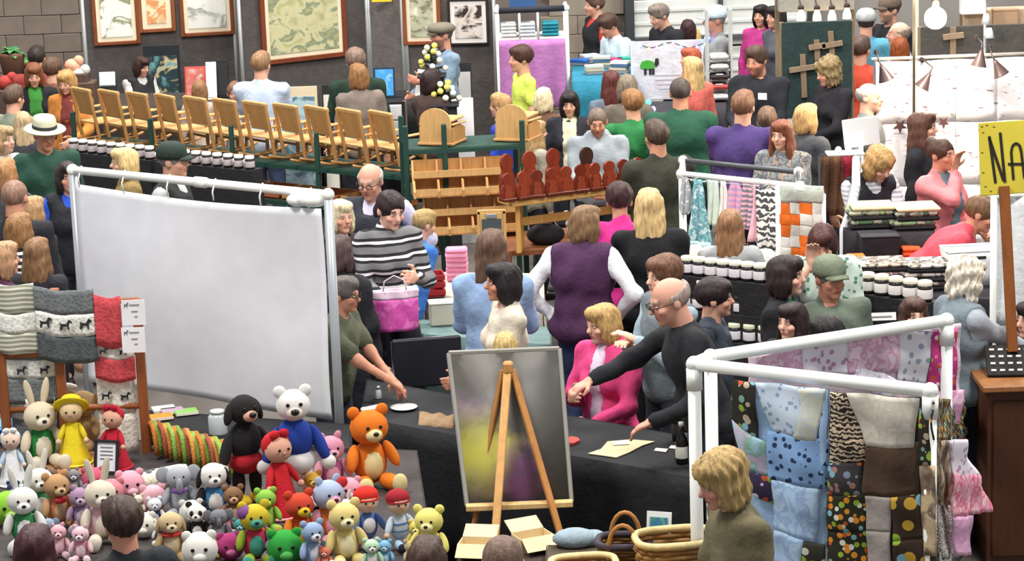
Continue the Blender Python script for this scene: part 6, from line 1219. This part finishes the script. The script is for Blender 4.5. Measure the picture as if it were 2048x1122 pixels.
draped_table('print_table', 'dark low table under the leaning prints at left', [(190, 188), (470, 184), (475, 208), (190, 215)], 1.08, '#3a3634', amp=.01)
# ornament trees beside the flat cap man
def orn_tree(px, py, hpx, z, label):
    p = D(px, py, z); h_ = hpx*z/F; t = thing('ornament_tree', label, 'ornament', p); MB().tube([(0, 0, 0), (0, 0, h_)], .012, 6).build('stem', mat('#2a2f24'), t)
    for k in range(14):
        a_ = k*2.4; r_ = .11*(1-k/18); z2 = h_*(.15+.8*k/14); MB().tube([(0, 0, z2), (math.cos(a_)*r_, math.sin(a_)*r_, z2+.02)], .012, 5).build('branch', mat('#26331f'), t)
        MB().ball((math.cos(a_)*r_*1.1, math.sin(a_)*r_*1.1-.01, z2+.01), .028, 8).build('bauble', mat(['#f2f0e4', '#ece070', '#f6f6f2'][k % 3], 'plain', .3), t)
    MB().lathe([(.05, 0), (.06, .05), (.05, .06)], n=12).build('pot', mat('#2a2424'), t)
orn_tree(864, 148, 62, 22.6, 'small dark ornament tree with white and yellow baubles by the denim jacket'); orn_tree(890, 206, 44, 21.6, 'second small ornament tree with baubles above the arched chair')
p = D(864, 158, 22.6); t = thing('plant_stand', 'dark stand under the ornament tree', 'stand', foot(p)); wp(MB().box((p.x, p.y, (D(864, 148, 22.6).z)/2), (.22, .2, D(864, 148, 22.6).z), bev=.01), 'column', mat('#26262a'), t); wp(MB().box((p.x, p.y, D(864, 148, 22.6).z-.012), (.26, .24, .02), bev=.004), 'stand_top', mat('#303034'), t)
p = D(890, 206, 21.6); t = thing('plant_stand', 'dark stand under the second ornament tree', 'stand', foot(p)); wp(MB().box((p.x, p.y, p.z/2), (.2, .2, p.z), bev=.01), 'column', mat('#26262a'), t); wp(MB().box((p.x, p.y, p.z-.012), (.24, .24, .02), bev=.004), 'stand_top', mat('#303034'), t)
# plants at the top left
def plant(px, py, z, label, n=16, r=.2):
    p = D(px, py, z); t = thing('potted_plant', label, 'plant', foot(p)); wp(MB().lathe([(.09, 0), (.13, .22), (.135, .25), (.12, .25)], foot(p)+Vector((0, 0, p.z-.3)), 14), 'pot', mat('#6b4a3a'), t); wp(MB().box((p.x, p.y, (p.z-.3)/2), (.4, .35, p.z-.302), bev=.01), 'plinth', mat('#4a3b34', 'cloth'), t)
    for k in range(n):
        a_ = k*2.4; el = rad(25+50*((k*7) % 10)/10); d_ = Vector((math.cos(a_)*math.cos(el), math.sin(a_)*math.cos(el), math.sin(el))); s_ = d_.cross(Vector((0, 0, 1))).normalized(); L_ = r*(.7+.5*((k*3) % 7)/7); b0_ = p+Vector((0, 0, -.06))
        wp(MB().sheet(lambda u, v: b0_+d_*L_*v+s_*(u-.5)*.09*math.sin(PI*min(1, .08+v*.92))-Vector((0, 0, .12*v*v*L_/r)), 4, 6, .004), 'leaf', mat('#3f7a48' if k % 2 else '#5a9455', 'plain', .5), t)
plant(22, 96, 24.6, 'green leafy pot plant at the top left by the block wall'); plant(52, 112, 24.9, 'darker pot plant beside the first by the block wall', 12, .16)
for k, (px, py, c_, lb) in enumerate(((12, 165, '#b8443e', 'red cloth heap at the far left table'), (145, 132, '#e4a98c', 'pink ornament cluster above the orange jacket'), (158, 150, '#d8d8d4', 'white ornament beside the metal pole'))):
    p = D(px, py, 23.6); t = thing('table_ornament', lb, 'ornament', foot(p)); wp(MB().ball(p, (.08, .08, .07), 12).ball(p+Vector((.06, 0, .05)), .05, 10), 'ornament_body', mat(c_, 'cloth'), t); wp(MB().box((p.x, p.y, (p.z-.05)/2), (.3, .25, p.z-.07), bev=.01), 'pedestal', mat('#5d4a40', 'cloth'), t)

# ------------------------------------------------------------------ yellow sign and wooden counter at the right
CT = 1.0; ca, cb = G(1968, 772, CT), G(2200, 772-8, CT); 
co = thing('wooden_counter', 'dark wooden counter with lighter top at right edge', 'counter', (ca.x+.7, ca.y+.25, 0))
wp(MB().box((ca.x+.7, ca.y+.25, .485), (1.36, .46, .97), bev=.006), 'counter_body', mat('#4a2a1a', 'wood', .5), co); wp(MB().box((ca.x+.7, ca.y+.24, .985), (1.42, .54, .035), bev=.006), 'counter_top', mat('#8f5f36', 'wood', .45), co)
for k in range(4): wp(MB().box((ca.x+.2+k*.34, ca.y+.012, .48), (.3, .02, .86), bev=.006), 'front_plank', mat('#4d2c1b' if k % 2 else '#452617', 'wood', .5), co)
p = G(2032, 752, CT+.01); t = thing('jewellery_tray', 'black tray of small white pieces tilted on the wooden counter', 'tray', p, rad(-4)); Rt = Matrix.Rotation(rad(40), 3, 'X'); MB().box(Rt@Vector((0, .1, 0)), (.3, .2, .02), R=Rt, bev=.004).build('tray_board', mat('#1f1d1e'), t); MB().box((0, .12, .045), (.26, .05, .09)).build('tray_stand', mat('#2a2422'), t)
for i in range(6):
    for j in range(4): MB().box(Rt@Vector((-.115+i*.046, .03+j*.045, .013)), (.026, .012, .006), R=Rt).build('white_piece', mat('#c9c6c0'), t)
SZ = 13.35; sa, sb, sd_ = D(1957, 246, SZ), D(2110, 236, SZ), D(1961, 392, SZ)
sg = thing('yellow_sign', 'yellow hand-lettered sign on a wooden post at the right edge', 'sign', foot(D(2020, 640, SZ))+Vector((0, 0, CT)))
ux = (sb-sa).normalized(); uy = (sd_-sa); sh_ = uy.length; uy.normalize(); nn = ux.cross(uy).normalized(); nn = nn if nn.y < 0 else -nn; sw_ = (sb-sa).length
def sp(x, y, o=0): return sa+ux*x+uy*y+nn*o
Ms = Matrix((ux, -nn, -uy)).transposed()
wp(MB().box(sp(sw_/2, sh_/2), (sw_, .018, sh_), R=Ms, bev=.003), 'sign_board', mat('#c4b43a', 'concrete', .7, 2), sg)
def stroke(pts, w_): return MB().tube([sp(x, y, .012) for x, y in pts], w_, 6)
k_ = mat('#1d1a14')
def bars(ps, w_, name):
    b = MB()
    for (a, e) in ps: A, E = sp(*a, .0115), sp(*e, .0115); b.bar(A, E, w_, .006, 0, tuple(nn))
    wp(b, name, k_, sg)
u_ = SZ/F                                                       # metres per photograph pixel at the sign
bars([((20*u_, 28*u_), (30*u_, 122*u_)), ((20*u_, 32*u_), (46*u_, 118*u_)), ((42*u_, 22*u_), (49*u_, 122*u_))], .014, 'letter_n')
arc = [(66*u_, 118*u_), (63*u_, 62*u_), (66*u_, 50*u_), (73*u_, 45*u_), (80*u_, 50*u_), (83*u_, 62*u_), (88*u_, 116*u_)]
bars([(arc[i], arc[i+1]) for i in range(len(arc)-1)]+[((56*u_, 86*u_), (90*u_, 88*u_))], .013, 'letter_a')
for x, y in ((6, 8), (16, 6), (8, 20), (6, 100), (10, 128), (20, 138), (30, 10), (5, 60)): wp(MB().box(sp(x*u_, y*u_, .0095), (.012, .003, .006), R=Ms), 'dark_speck', mat('#6b5a1c'), sg)
pt, pb = D(2008, 372, SZ-.03), D(2026, 660, SZ-.03); wp(MB().bar(pt, pb-Vector((0, 0, .12)), .055, .03, .004), 'sign_post', mat('#80491f', 'wood', .5), sg)
wsa, wsb = D(1988, 392, 14.6), D(2120, 385, 14.6)
ws = thing('white_sheet', 'white cloth sheet hanging behind the sign post', 'cloth', foot((wsa+wsb)/2)); wp(MB().sheet(lambda u, v: lerp(wsa, wsb, u)+Vector((0, .03*math.sin(u*8+v*2), -.78*v)), 16, 10, .008), 'sheet', mat('#dfe2e6', 'cloth'), ws); wp(MB().tube([foot(wsa), wsa], .02, 10), 'post', PVC, ws); wp(MB().tube([wsa, wsb], .018, 8), 'top_rod', PVC, ws); wp(MB().tube([foot(wsb), wsb], .02, 10), 'post', PVC, ws)
# ------------------------------------------------------------------ the crowd (head-top pixel, height, facing: 0 to the camera, 90 right, 180 away, -90 left)
BLK = '#1d1e22'
# far left
person(66, 124, 1.63, 12, 'woman in black cardigan over a green top, reading beside woman in orange', BLK, hair=('bob', '#7a4a30'), sex='f', inner='#3f8a3a', arms=('front', 'front'), head=(0, 14))
person(131, 138, 1.6, -8, 'woman in orange corduroy jacket with blonde bob, behind the wooden rockers', '#c9823c', hair=('bob', '#b58a58'), sex='f', arms=('front', 'down'), head=(-8, 16), inner='#7d3a35')
person(88, 236, 1.72, 25, 'man in pale straw fedora and dark green shirt', '#2c4f43', '#3b4049', hair=('ring', '#8d8a86'), skin='c', hat=('fedora', '#c9c8ae', '#26282a'), head=(0, 8), g=1.15)
person(26, 170, 1.62, 150, 'person in grey-green coat at the left edge, turned away by the plants', '#8c9482', hair=('short', '#5b4638'))
person(72, 92, 1.66, 175, 'person with dark hair in red jacket near the block wall', '#9c3f38', hair=('short', '#2e2422'))
person(104, 116, 1.6, 160, 'person with brown hair in dusky red top behind woman in orange', '#8d5a50', hair=('thick', '#5e4536'))
person(4, 250, 1.6, 60, 'person in white top at the left edge behind the fedora man', '#dcdcd8', hair=('bob', '#a78b68'), sex='f', skin='b')
person(44, 222, 1.5, 200, 'person with fair brown hair directly behind the straw fedora', '#3a3a40', hair=('long', '#b9a07c'), sex='f')
person(8, 316, 1.6, 170, 'person with light brown hair at left edge below the fedora man', '#48454a', hair=('bob', '#a5784f'), sex='f')
person(28, 357, 1.72, 165, 'man with cropped brown hair in black jacket, seen from behind at left', '#23242b', hair=('buzz', '#8a6a5a'), g=1.2, skin='c')
person(62, 392, 1.6, 150, 'person with light brown hair beside the cropped-hair man at left', '#2a2b33', hair=('bob', '#a5835c'), sex='f')
person(36, 425, 1.56, 160, 'woman with brown bob in black and white striped top at left', '#e6e6e6', hair=('bob', '#8a643f'), sex='f', tkind='stripes', tcol=('#26272b', None), tscale=24)
person(72, 474, 1.5, 165, 'woman with long brown hair below the striped top at left', '#2a2a30', hair=('long', '#7d5d40'), sex='f')
person(4, 482, 1.55, 120, 'person in plum sweater cut off by the left edge', '#4c2a44', hair=('bob', '#a98262'), sex='f')
person(133, 322, 1.6, 20, 'woman with dark hair in bright blue shirt behind the screen post', '#2f55c8', hair=('bob', '#2f2524'), sex='f', vest='#22232b')
person(246, 294, 1.6, -70, 'blonde woman looking left behind the white screen', '#8f7a4b', hair=('bob', '#cfb27c'), sex='f', skin='b')
person(345, 288, 1.7, 75, 'man in dark green cap and grey jacket above the white screen', '#b9bdbd', hair=('short', '#77736e'), hat=('cap', '#26352f', '#26352f'), vest='#2b2f30')
# behind the rocking chairs, art booth
person(282, 112, 1.42, 40, 'dark-haired woman in grey top and black vest minding the art booth', '#c4c4c2', hair=('bob', '#3a241f'), sex='f', vest='#262428', arms=('front', 'front'), head=(10, 14))
person(398, 160, 1.36, 185, 'brown-haired head just above the rocking chairs, beside the red print', '#b9a79a', hair=('bob', '#8b6645'), sex='f')
person(468, 164, 1.3, 5, 'child peeking over the row of wooden rocking chairs', '#b59a8c', hair=('bun', '#7a5b45'), sex='f', child=True)
person(521, 103, 1.72, 165, 'man in pale blue shirt with his back turned by the large lily picture', '#c3d2ea', '#34405a', hair=('short', '#8d6c4d'), g=1.2, arms=('front', 'front'))
person(710, 97, 1.72, 190, 'person with grey-brown hair in dark green top near the art panels', '#23392f', hair=('thick', '#7d665a'), g=1.1)
person(716, 126, 1.62, 200, 'person with auburn hair in taupe jacket in front of the art panels', '#7f736b', hair=('bob', '#8d6440'), sex='f', g=1.1)
person(882, 44, 1.74, -65, 'man in flat cap and denim jacket looking left at art booth', '#7f95aa', '#3a4556', hair=('short', '#5d5148'), hat=('flat', '#7a7264', '#6b6457'), skin='c', beard='#5d4a40', arms=('chest', 'front'), inner='#22252d', g=1.1)
person(862, 137, 1.58, 140, 'woman with dark short hair in brown cardigan behind the arched chair', '#4c3c38', hair=('bob', '#2c1d1c'), sex='f', arms=('front', 'front'))
person(1040, 92, 1.5, -70, 'boy in lime yellow t-shirt looking left by the pink cloth', '#dcf06a', '#33343b', hair=('thick', '#4a3229'), sleeve='short', child=True)
# back right
person(1188, -12, 1.75, -70, 'man in red jacket with dark vest at the back wall', '#c63b33', hair=('short', '#5b443a'), vest='#26272c', g=1.1, zf=1.03)
person(1216, 28, 1.6, -60, 'person in pale blue tee leaning over the book table', '#cfe4f0', '#2a2c33', hair=('thick', '#4c352c'), lean=12, head=(0, 16), sleeve='short', arms=('front', 'front'), skin='c')
person(1318, 6, 1.7, -60, 'grey-haired man in black polo leaning left by the roller door', '#232328', hair=('short', '#7b6f66'), sleeve='short', lean=14, head=(0, 10), arms=('chest', 'front'), g=1.1)
person(1428, 14, 1.76, -75, 'man in pale blue cap and grey shirt by the roller door', '#8c8e90', '#26272b', hair=('short', '#8e8780'), hat=('cap', '#cbd9e6', '#aebccb'), skin='c', g=1.15, arms=('front', 'down'))
person(1376, 38, 1.5, 180, 'person with dark maroon hair behind the white banner', '#2c2024', hair=('bob', '#3a2226'), sex='f')
person(1388, 56, 1.4, 170, 'blonde head just above the white banner', '#c9a24a', hair=('bob', '#d6b56c'), sex='f')
person(1380, 94, 1.55, -75, 'girl with red hair in front of the white banner', '#b26c5a', hair=('long', '#a5523a'), sex='f', skin='b')
person(1384, 112, 1.58, -140, 'girl with very long blonde hair and coral top by the banner', '#e8776c', hair=('vlong', '#cfae78'), sex='f', skin='b')
person(1512, 90, 1.78, -25, 'bearded man in black shirt with white name badge', '#23252c', hair=('short', '#4d3a31'), beard='#6b4a3c', skin='c', head=(-8, 10), arms=('front', 'front'), g=1.15, badge=True)
person(1522, 8, 1.66, -30, 'woman with black hair and magenta scarf at the roller door', '#b53a82', hair=('bob', '#241b1e'), sex='f')
person(1551, 10, 1.66, -60, 'woman with dark hair in grey top behind the green cross panel', '#55565e', hair=('bob', '#2a2022'), sex='f')
person(1778, -6, 1.78, -60, 'man in brown cap and black jacket at the top right', '#25262b', hair=('short', '#574c44'), hat=('cap', '#6d5c50', '#5d4e45'), beard='#6a5a50', g=1.2)
person(1797, 42, 1.7, -100, 'bald man beside the brown cap man at top right', '#c9d0d6', hair=('ring', '#8a7a6e'), skin='b')
person(1800, 74, 1.58, 170, 'person with orange-red hair near the left end of the bright quilt', '#d98a2c', hair=('bob', '#8f4a24'), sex='f')
person(1722, 72, 1.7, 150, 'person in orange-red shirt behind the green cross panel', '#d3533d', hair=('short', '#57423a'), g=1.25)
person(1732, 20, 1.72, 170, 'person in teal shirt and pale cap at top right', '#5fa3bd', hair=('short', '#3c3330'), hat=('cap', '#b9bcbc', '#9ea2a3'))
person(1740, 164, 1.66, 60, 'balding grey-haired man in grey shirt left of the bright quilt', '#777a7b', hair=('ring', '#a39b94'), skin='b', g=1.1)
person(1655, 116, 1.66, -60, 'woman with ash-brown bob in black top facing the wooden crosses', '#232228', hair=('curly', '#8a7652'), sex='f', head=(-5, 14), arms=('front', 'front'), g=1.1)
person(1612, 206, 1.6, 140, 'woman with short blonde hair in charcoal jacket with red trim', '#4b4d52', hair=('bob', '#c49d68'), sex='f', g=1.05)
person(1562, 238, 1.6, -20, 'woman with auburn hair in plaid shirt facing the crowd', '#8a8f8c', hair=('long', '#7d4a34'), sex='f', skin='b', tkind='blotch', tcol=('#4b5a6b', '#b09a86'), tscale=2.2, arms=('front', 'front'), head=(-8, 4))
person(1486, 181, 1.76, 160, 'broad man in purple shirt seen from behind, hand on hip', '#4c3a73', '#2c2d35', hair=('short', '#7a5640'), g=1.35, arms=('front', 'hip'))
person(1534, 214, 1.58, 170, 'person in bright cyan top beside the purple shirt', '#4fc3dc', hair=('short', '#6a5140'))
person(1360, 153, 1.76, 175, 'broad man with shaved head in dark green sweater from behind', '#25523f', '#2c2d35', hair=('buzz', '#4b423d'), g=1.4, skin='c', arms=('front', 'front'))
person(1264, 180, 1.62, 195, 'person with brown hair in bright green jersey from behind', '#2e7a45', hair=('thick', '#8d6440'), g=1.25, arms=('front', 'front'))
person(1254, 148, 1.62, 180, 'person with grey-brown hair above the green jersey', '#6a6258', hair=('bob', '#7d6f60'), sex='f')
person(1222, 140, 1.58, 190, 'woman with dark auburn long hair and slate top near the banner', '#6a7684', hair=('long', '#5a2c28'), sex='f')
person(1138, 180, 1.55, -5, 'woman with black hair and cream scarf between the chairs and hoodie man', '#2b2b33', hair=('bob', '#221b1e'), sex='f', inner='#d9cfb4', head=(0, 10))
person(1086, 174, 1.5, 170, 'white-haired person behind the second arched chair', '#6a4a3a', hair=('bob', '#d9c9a4'), sex='f')
person(1000, 186, 1.36, -120, 'fair-haired child in royal blue shirt beside the arched chair', '#2b48b4', hair=('short', '#b18a5c'), child=True)
person(1194, 214, 1.74, -2, 'man in grey hooded sweatshirt looking down behind the bench', '#9aa3ab', '#2b2c33', hair=('buzz', '#6f5f55'), skin='c', hood=True, head=(0, 18), arms=('front', 'front'), beard='#8a6a5a', g=1.2, zf=1.06)
person(1072, 240, 1.6, 115, 'woman with very long blonde hair in profile by the brown carvings', '#a9a294', hair=('vlong', '#ab8c62'), sex='f', skin='b', zf=1.06)
person(1312, 240, 1.72, -160, 'man in dark olive shirt from behind next to the bench', '#35362c', '#26272b', hair=('short', '#4a3a30'), skin='c', g=1.3, arms=('front', 'front'))
# middle
person(738, 325, 1.74, -10, 'balding man with glasses in dark vest and lavender shirt', '#c3bfd9', '#3a3c46', hair=('ring', '#a8a29c'), skin='d', vest='#33343f', glasses=True, head=(-6, 12), arms=('hip', 'down'), g=1.1)
person(680, 398, 1.6, 30, 'pale blonde person half hidden behind the screen post', '#3b2c33', hair=('bob', '#d8c9a6'), sex='f')
person(846, 418, 1.5, 125, 'person with fair hair in bright blue shirt behind the striped sweater', '#3a72c4', hair=('short', '#9d8456'), lean=22, g=1.2, zf=1.03)
person(780, 380, 1.68, 22, 'dark-haired woman in grey, white and black striped sweater holding pink bag', '#77777a', '#1c1c22', hair=('pony', '#2b1c1f'), sex='f', tkind='stripes', tcol=('#26262b', '#e4e0e6'), tscale=11, arms=('chest', 'front'), head=(8, 16), skin='b', zf=.985)
person(686, 552, 1.6, 72, 'man with glasses in olive t-shirt reaching over the black table', '#595c4b', '#3a3f4b', hair=('short', '#5f5a55'), skin='c', sleeve='short', glasses=True, arms=((.0, -.5, 1.02), (.02, -.62, 1.0)), lean=10, g=1.15, zf=1.045)
person(676, 470, 1.55, 160, 'person in black top behind the right edge of the white screen', '#222329', hair=('bob', '#4a3a38'), sex='f')
person(982, 458, 1.68, 172, 'woman with long brown hair in light blue sweater from behind', '#8ea9cf', '#8ea2c4', hair=('long', '#5d4538'), sex='f', g=1.15, arms=('front', 'front'))
person(1004, 524, 1.6, -75, 'woman with black bob in cream sweater looking left', '#d2c9b8', '#2a2c33', hair=('bob', '#1f1a1d'), sex='f', skin='c', arms=('front', 'down'))
person(1010, 664, 1.3, 180, 'blonde head just above the painted board on the easel', '#8d8a7c', hair=('bob', '#b59a63'), sex='f')
person(1170, 409, 1.62, 165, 'woman in plum quilted vest with white sleeves from behind', '#e3e6ea', '#2f3a5c', hair=('bob', '#7c5f43'), sex='f', vest='#4b2c4d', g=1.2, arms=('hip', 'hip'), skin='c', head=(-25, 8))
person(1238, 366, 1.66, 155, 'woman in hot pink shirt with dark hair from behind', '#d6338c', '#2a2c33', hair=('thick', '#3a2324'), sex='f', skin='c', arms=('front', 'front'), head=(25, 10))
person(1298, 376, 1.7, 178, 'woman with straight blonde hair in black sweater from behind', '#1b1c20', '#1b1c20', hair=('long', '#c8aa78'), sex='f', g=1.25, arms=('front', 'front'))
person(1326, 512, 1.6, -60, 'person with brown fringe in grey-blue shirt eating behind bald man', '#9fb0bc', hair=('thick', '#6a4a38'), skin='b', arms=((.04, -.24, 1.26), (.04, -.26, 1.23)), vest='#6f7a80')
person(1338, 552, 1.74, -82, 'bald man with glasses in black sweater reaching across the black table', '#202126', '#23252c', hair=('ring', '#9a8a80'), skin='d', glasses=True, arms=((.2, -.3, 1.1), (.12, -.55, 1.30)), lean=16, head=(8, 8), g=1.15)
person(1430, 558, 1.36, 75, 'boy with dark hair in charcoal hoodie with blue collar', '#464a55', '#2b2d36', hair=('thick', '#2a2023'), child=True, hood=False, vest='#3f4854', head=(10, 0))
person(1204, 606, 1.66, -38, 'woman with blonde bob in pink hooded sweatshirt seated behind black table', '#e34b86', '#34384a', hair=('bob', '#b9955f'), sex='f', hood=True, sit=True, arms=('front', 'chest'), head=(-20, 8), skin='b', g=1.15, inner='#d7c7dc')
# right
person(1460, 418, 1.52, 170, 'girl with long brown hair in grey top by the baby clothes rack', '#a6a8aa', hair=('vlong', '#8b6547'), sex='f')
person(1645, 446, 1.62, -8, 'woman with dark red hair in pale floral blouse bending over jars', '#cfe0d6', '#2b2d33', hair=('bob', '#43201f'), sex='f', tkind='dots', tcol=('#5d8a7c', None), tscale=1.2, sleeve='short', lean=16, head=(0, 18), arms=('front', 'face'), skin='b', g=1.15)
person(1572, 510, 1.64, 68, 'woman with dark brown bob in black jacket looking right', '#1c1d21', '#22242b', hair=('bob', '#2d211f'), sex='f', inner='#2c5a45', skin='b', g=1.15)
person(1660, 517, 1.72, 22, 'heavy man in camouflage cap and grey-green shirt', '#5f6a5d', '#33363c', hair=('short', '#6b645d'), skin='c', hat=('cap', '#717a66', '#656e5b'), sleeve='short', g=1.4, arms=('down', 'down'), zf=1.05)
person(1584, 604, 1.47, -45, 'girl with dark hair looking left above the quilt frame', '#26262c', hair=('long', '#2a1e1e'), sex='f', skin='b', zf=1.0)
person(1650, 634, 1.42, -120, 'dark-haired head behind the quilt frame rail beside the girl', '#2b2c33', hair=('thick', '#1f1a1c'), zf=1.0)
person(1828, 592, 1.45, 5, 'girl with centre-parted brown hair behind the quilt frame rail', '#55474b', hair=('long', '#4a332b'), sex='f', skin='b', zf=1.0)
person(1934, 518, 1.62, 110, 'woman with white curly hair in grey vest and sweater at the counter', '#a3aab3', '#20242c', hair=('curly', '#d8d0c0'), sex='f', vest='#77848c', arms=('front', 'reach'), head=(10, 12), g=1.15, skin='b')
person(1758, 296, 1.6, 15, 'blonde woman in black apron and white striped sleeves behind folded fabrics', '#dfe0e4', hair=('fluff', '#b08a58'), sex='f', vest='#24242c', tkind='stripes', tcol=('#a9abb5', None), tscale=30, head=(20, 24), lean=10, arms=('table', 'table'))
person(1846, 222, 1.68, 70, 'woman with long brown hair in black jacket before the bright quilt', '#1e1e24', hair=('vlong', '#5a3c30'), sex='f', skin='b', inner='#6f6a66')
person(1884, 276, 1.64, 45, 'woman in salmon pink sweater touching her face, floral scarf', '#e58488', '#2b2c33', hair=('bun', '#4a3128'), sex='f', skin='c', arms=('front', 'face'), inner='#5d7480', g=1.25)
person(1962, 390, 1.66, 75, 'woman in coral pullover bent forward over the folded fabrics', '#d9505f', '#5d2d35', hair=('short', '#6b4c34'), sex='f', lean=48, head=(0, -5), arms=('table', 'table'), g=1.25, skin='c')
person(2064, 600, 1.6, -60, 'person at right edge with dark hair behind the wooden counter', '#3a3236', hair=('bob', '#2a201e'), sex='f', skin='b', arms=('front', 'front'), sit=True)
# nearest, cut by the bottom of the picture
person(66, 1050, 1.5, 178, 'woman with long maroon hair at bottom left in front of the toys', '#2a1d24', hair=('long', '#3b1a20'), sex='f')
person(240, 996, 1.5, -150, 'boy with dark brown hair and black jacket looking at the toys', '#23272b', hair=('thick', '#3a2a24'), skin='c', child=False)
person(1442, 906, 1.62, -70, 'woman with windblown blonde hair in khaki jacket before the quilts', '#635c44', '#33343a', hair=('fluff', '#a98d5c'), sex='f', skin='d', head=(-5, 14), lean=6, g=1.15)
person(852, 1074, 1.5, 175, 'dark brown head at the bottom edge in front of yellow toy', '#3a3430', hair=('bob', '#3f2c22'), sex='f')
person(1004, 1066, 1.6, 178, 'man with close-cropped grey-brown hair at bottom edge by the easel', '#4b4b50', hair=('buzz', '#6a5448'), skin='c')
CROWD = run_queue()
# small things held or carried
hd = CROWD[61]['hands']; c = (hd[0]+hd[1])/2
t = thing('paper_leaflet', 'pale grey cloth square held by the striped sweater woman', 'cloth', c, rad(30)); MB().sheet(lambda u, v: ((u-.5)*.11, .01*math.sin(u*6)-.03*v, .05-.16*v), 6, 6, .004).build('cloth_sheet', mat('#c9cdc4', 'cloth'), t); MB().sheet(lambda u, v: ((u-.5)*.11, -.02-.03*v, .05-.03*v), 4, 2, .005).build('folded_edge', mat('#d8dcd4', 'cloth'), t)
p = D(742, 690, 15.3); t = thing('handbag', 'black handbag hanging beside the striped sweater woman', 'bag', p, rad(12))
MB().box((0, 0, .0), (.2, .08, .2), bev=.03).build('bag_body', mat('#1c1c20', 'cloth', .6), t); MB().box((0, -.042, .03), (.19, .012, .12), bev=.005).build('flap', mat('#232328', 'cloth', .6), t); MB().tube([(-.08, 0, .1), (-.06, 0, .2), (.0, .02, .27), (.06, 0, .2), (.08, 0, .1)], .009, 6).build('strap', mat('#1c1c20', 'cloth', .6), t); MB().box((.03, -.05, -.02), (.05, .006, .02), bev=.002).build('buckle', mat('#a8a890', 'plain', .3, metal=.8), t)
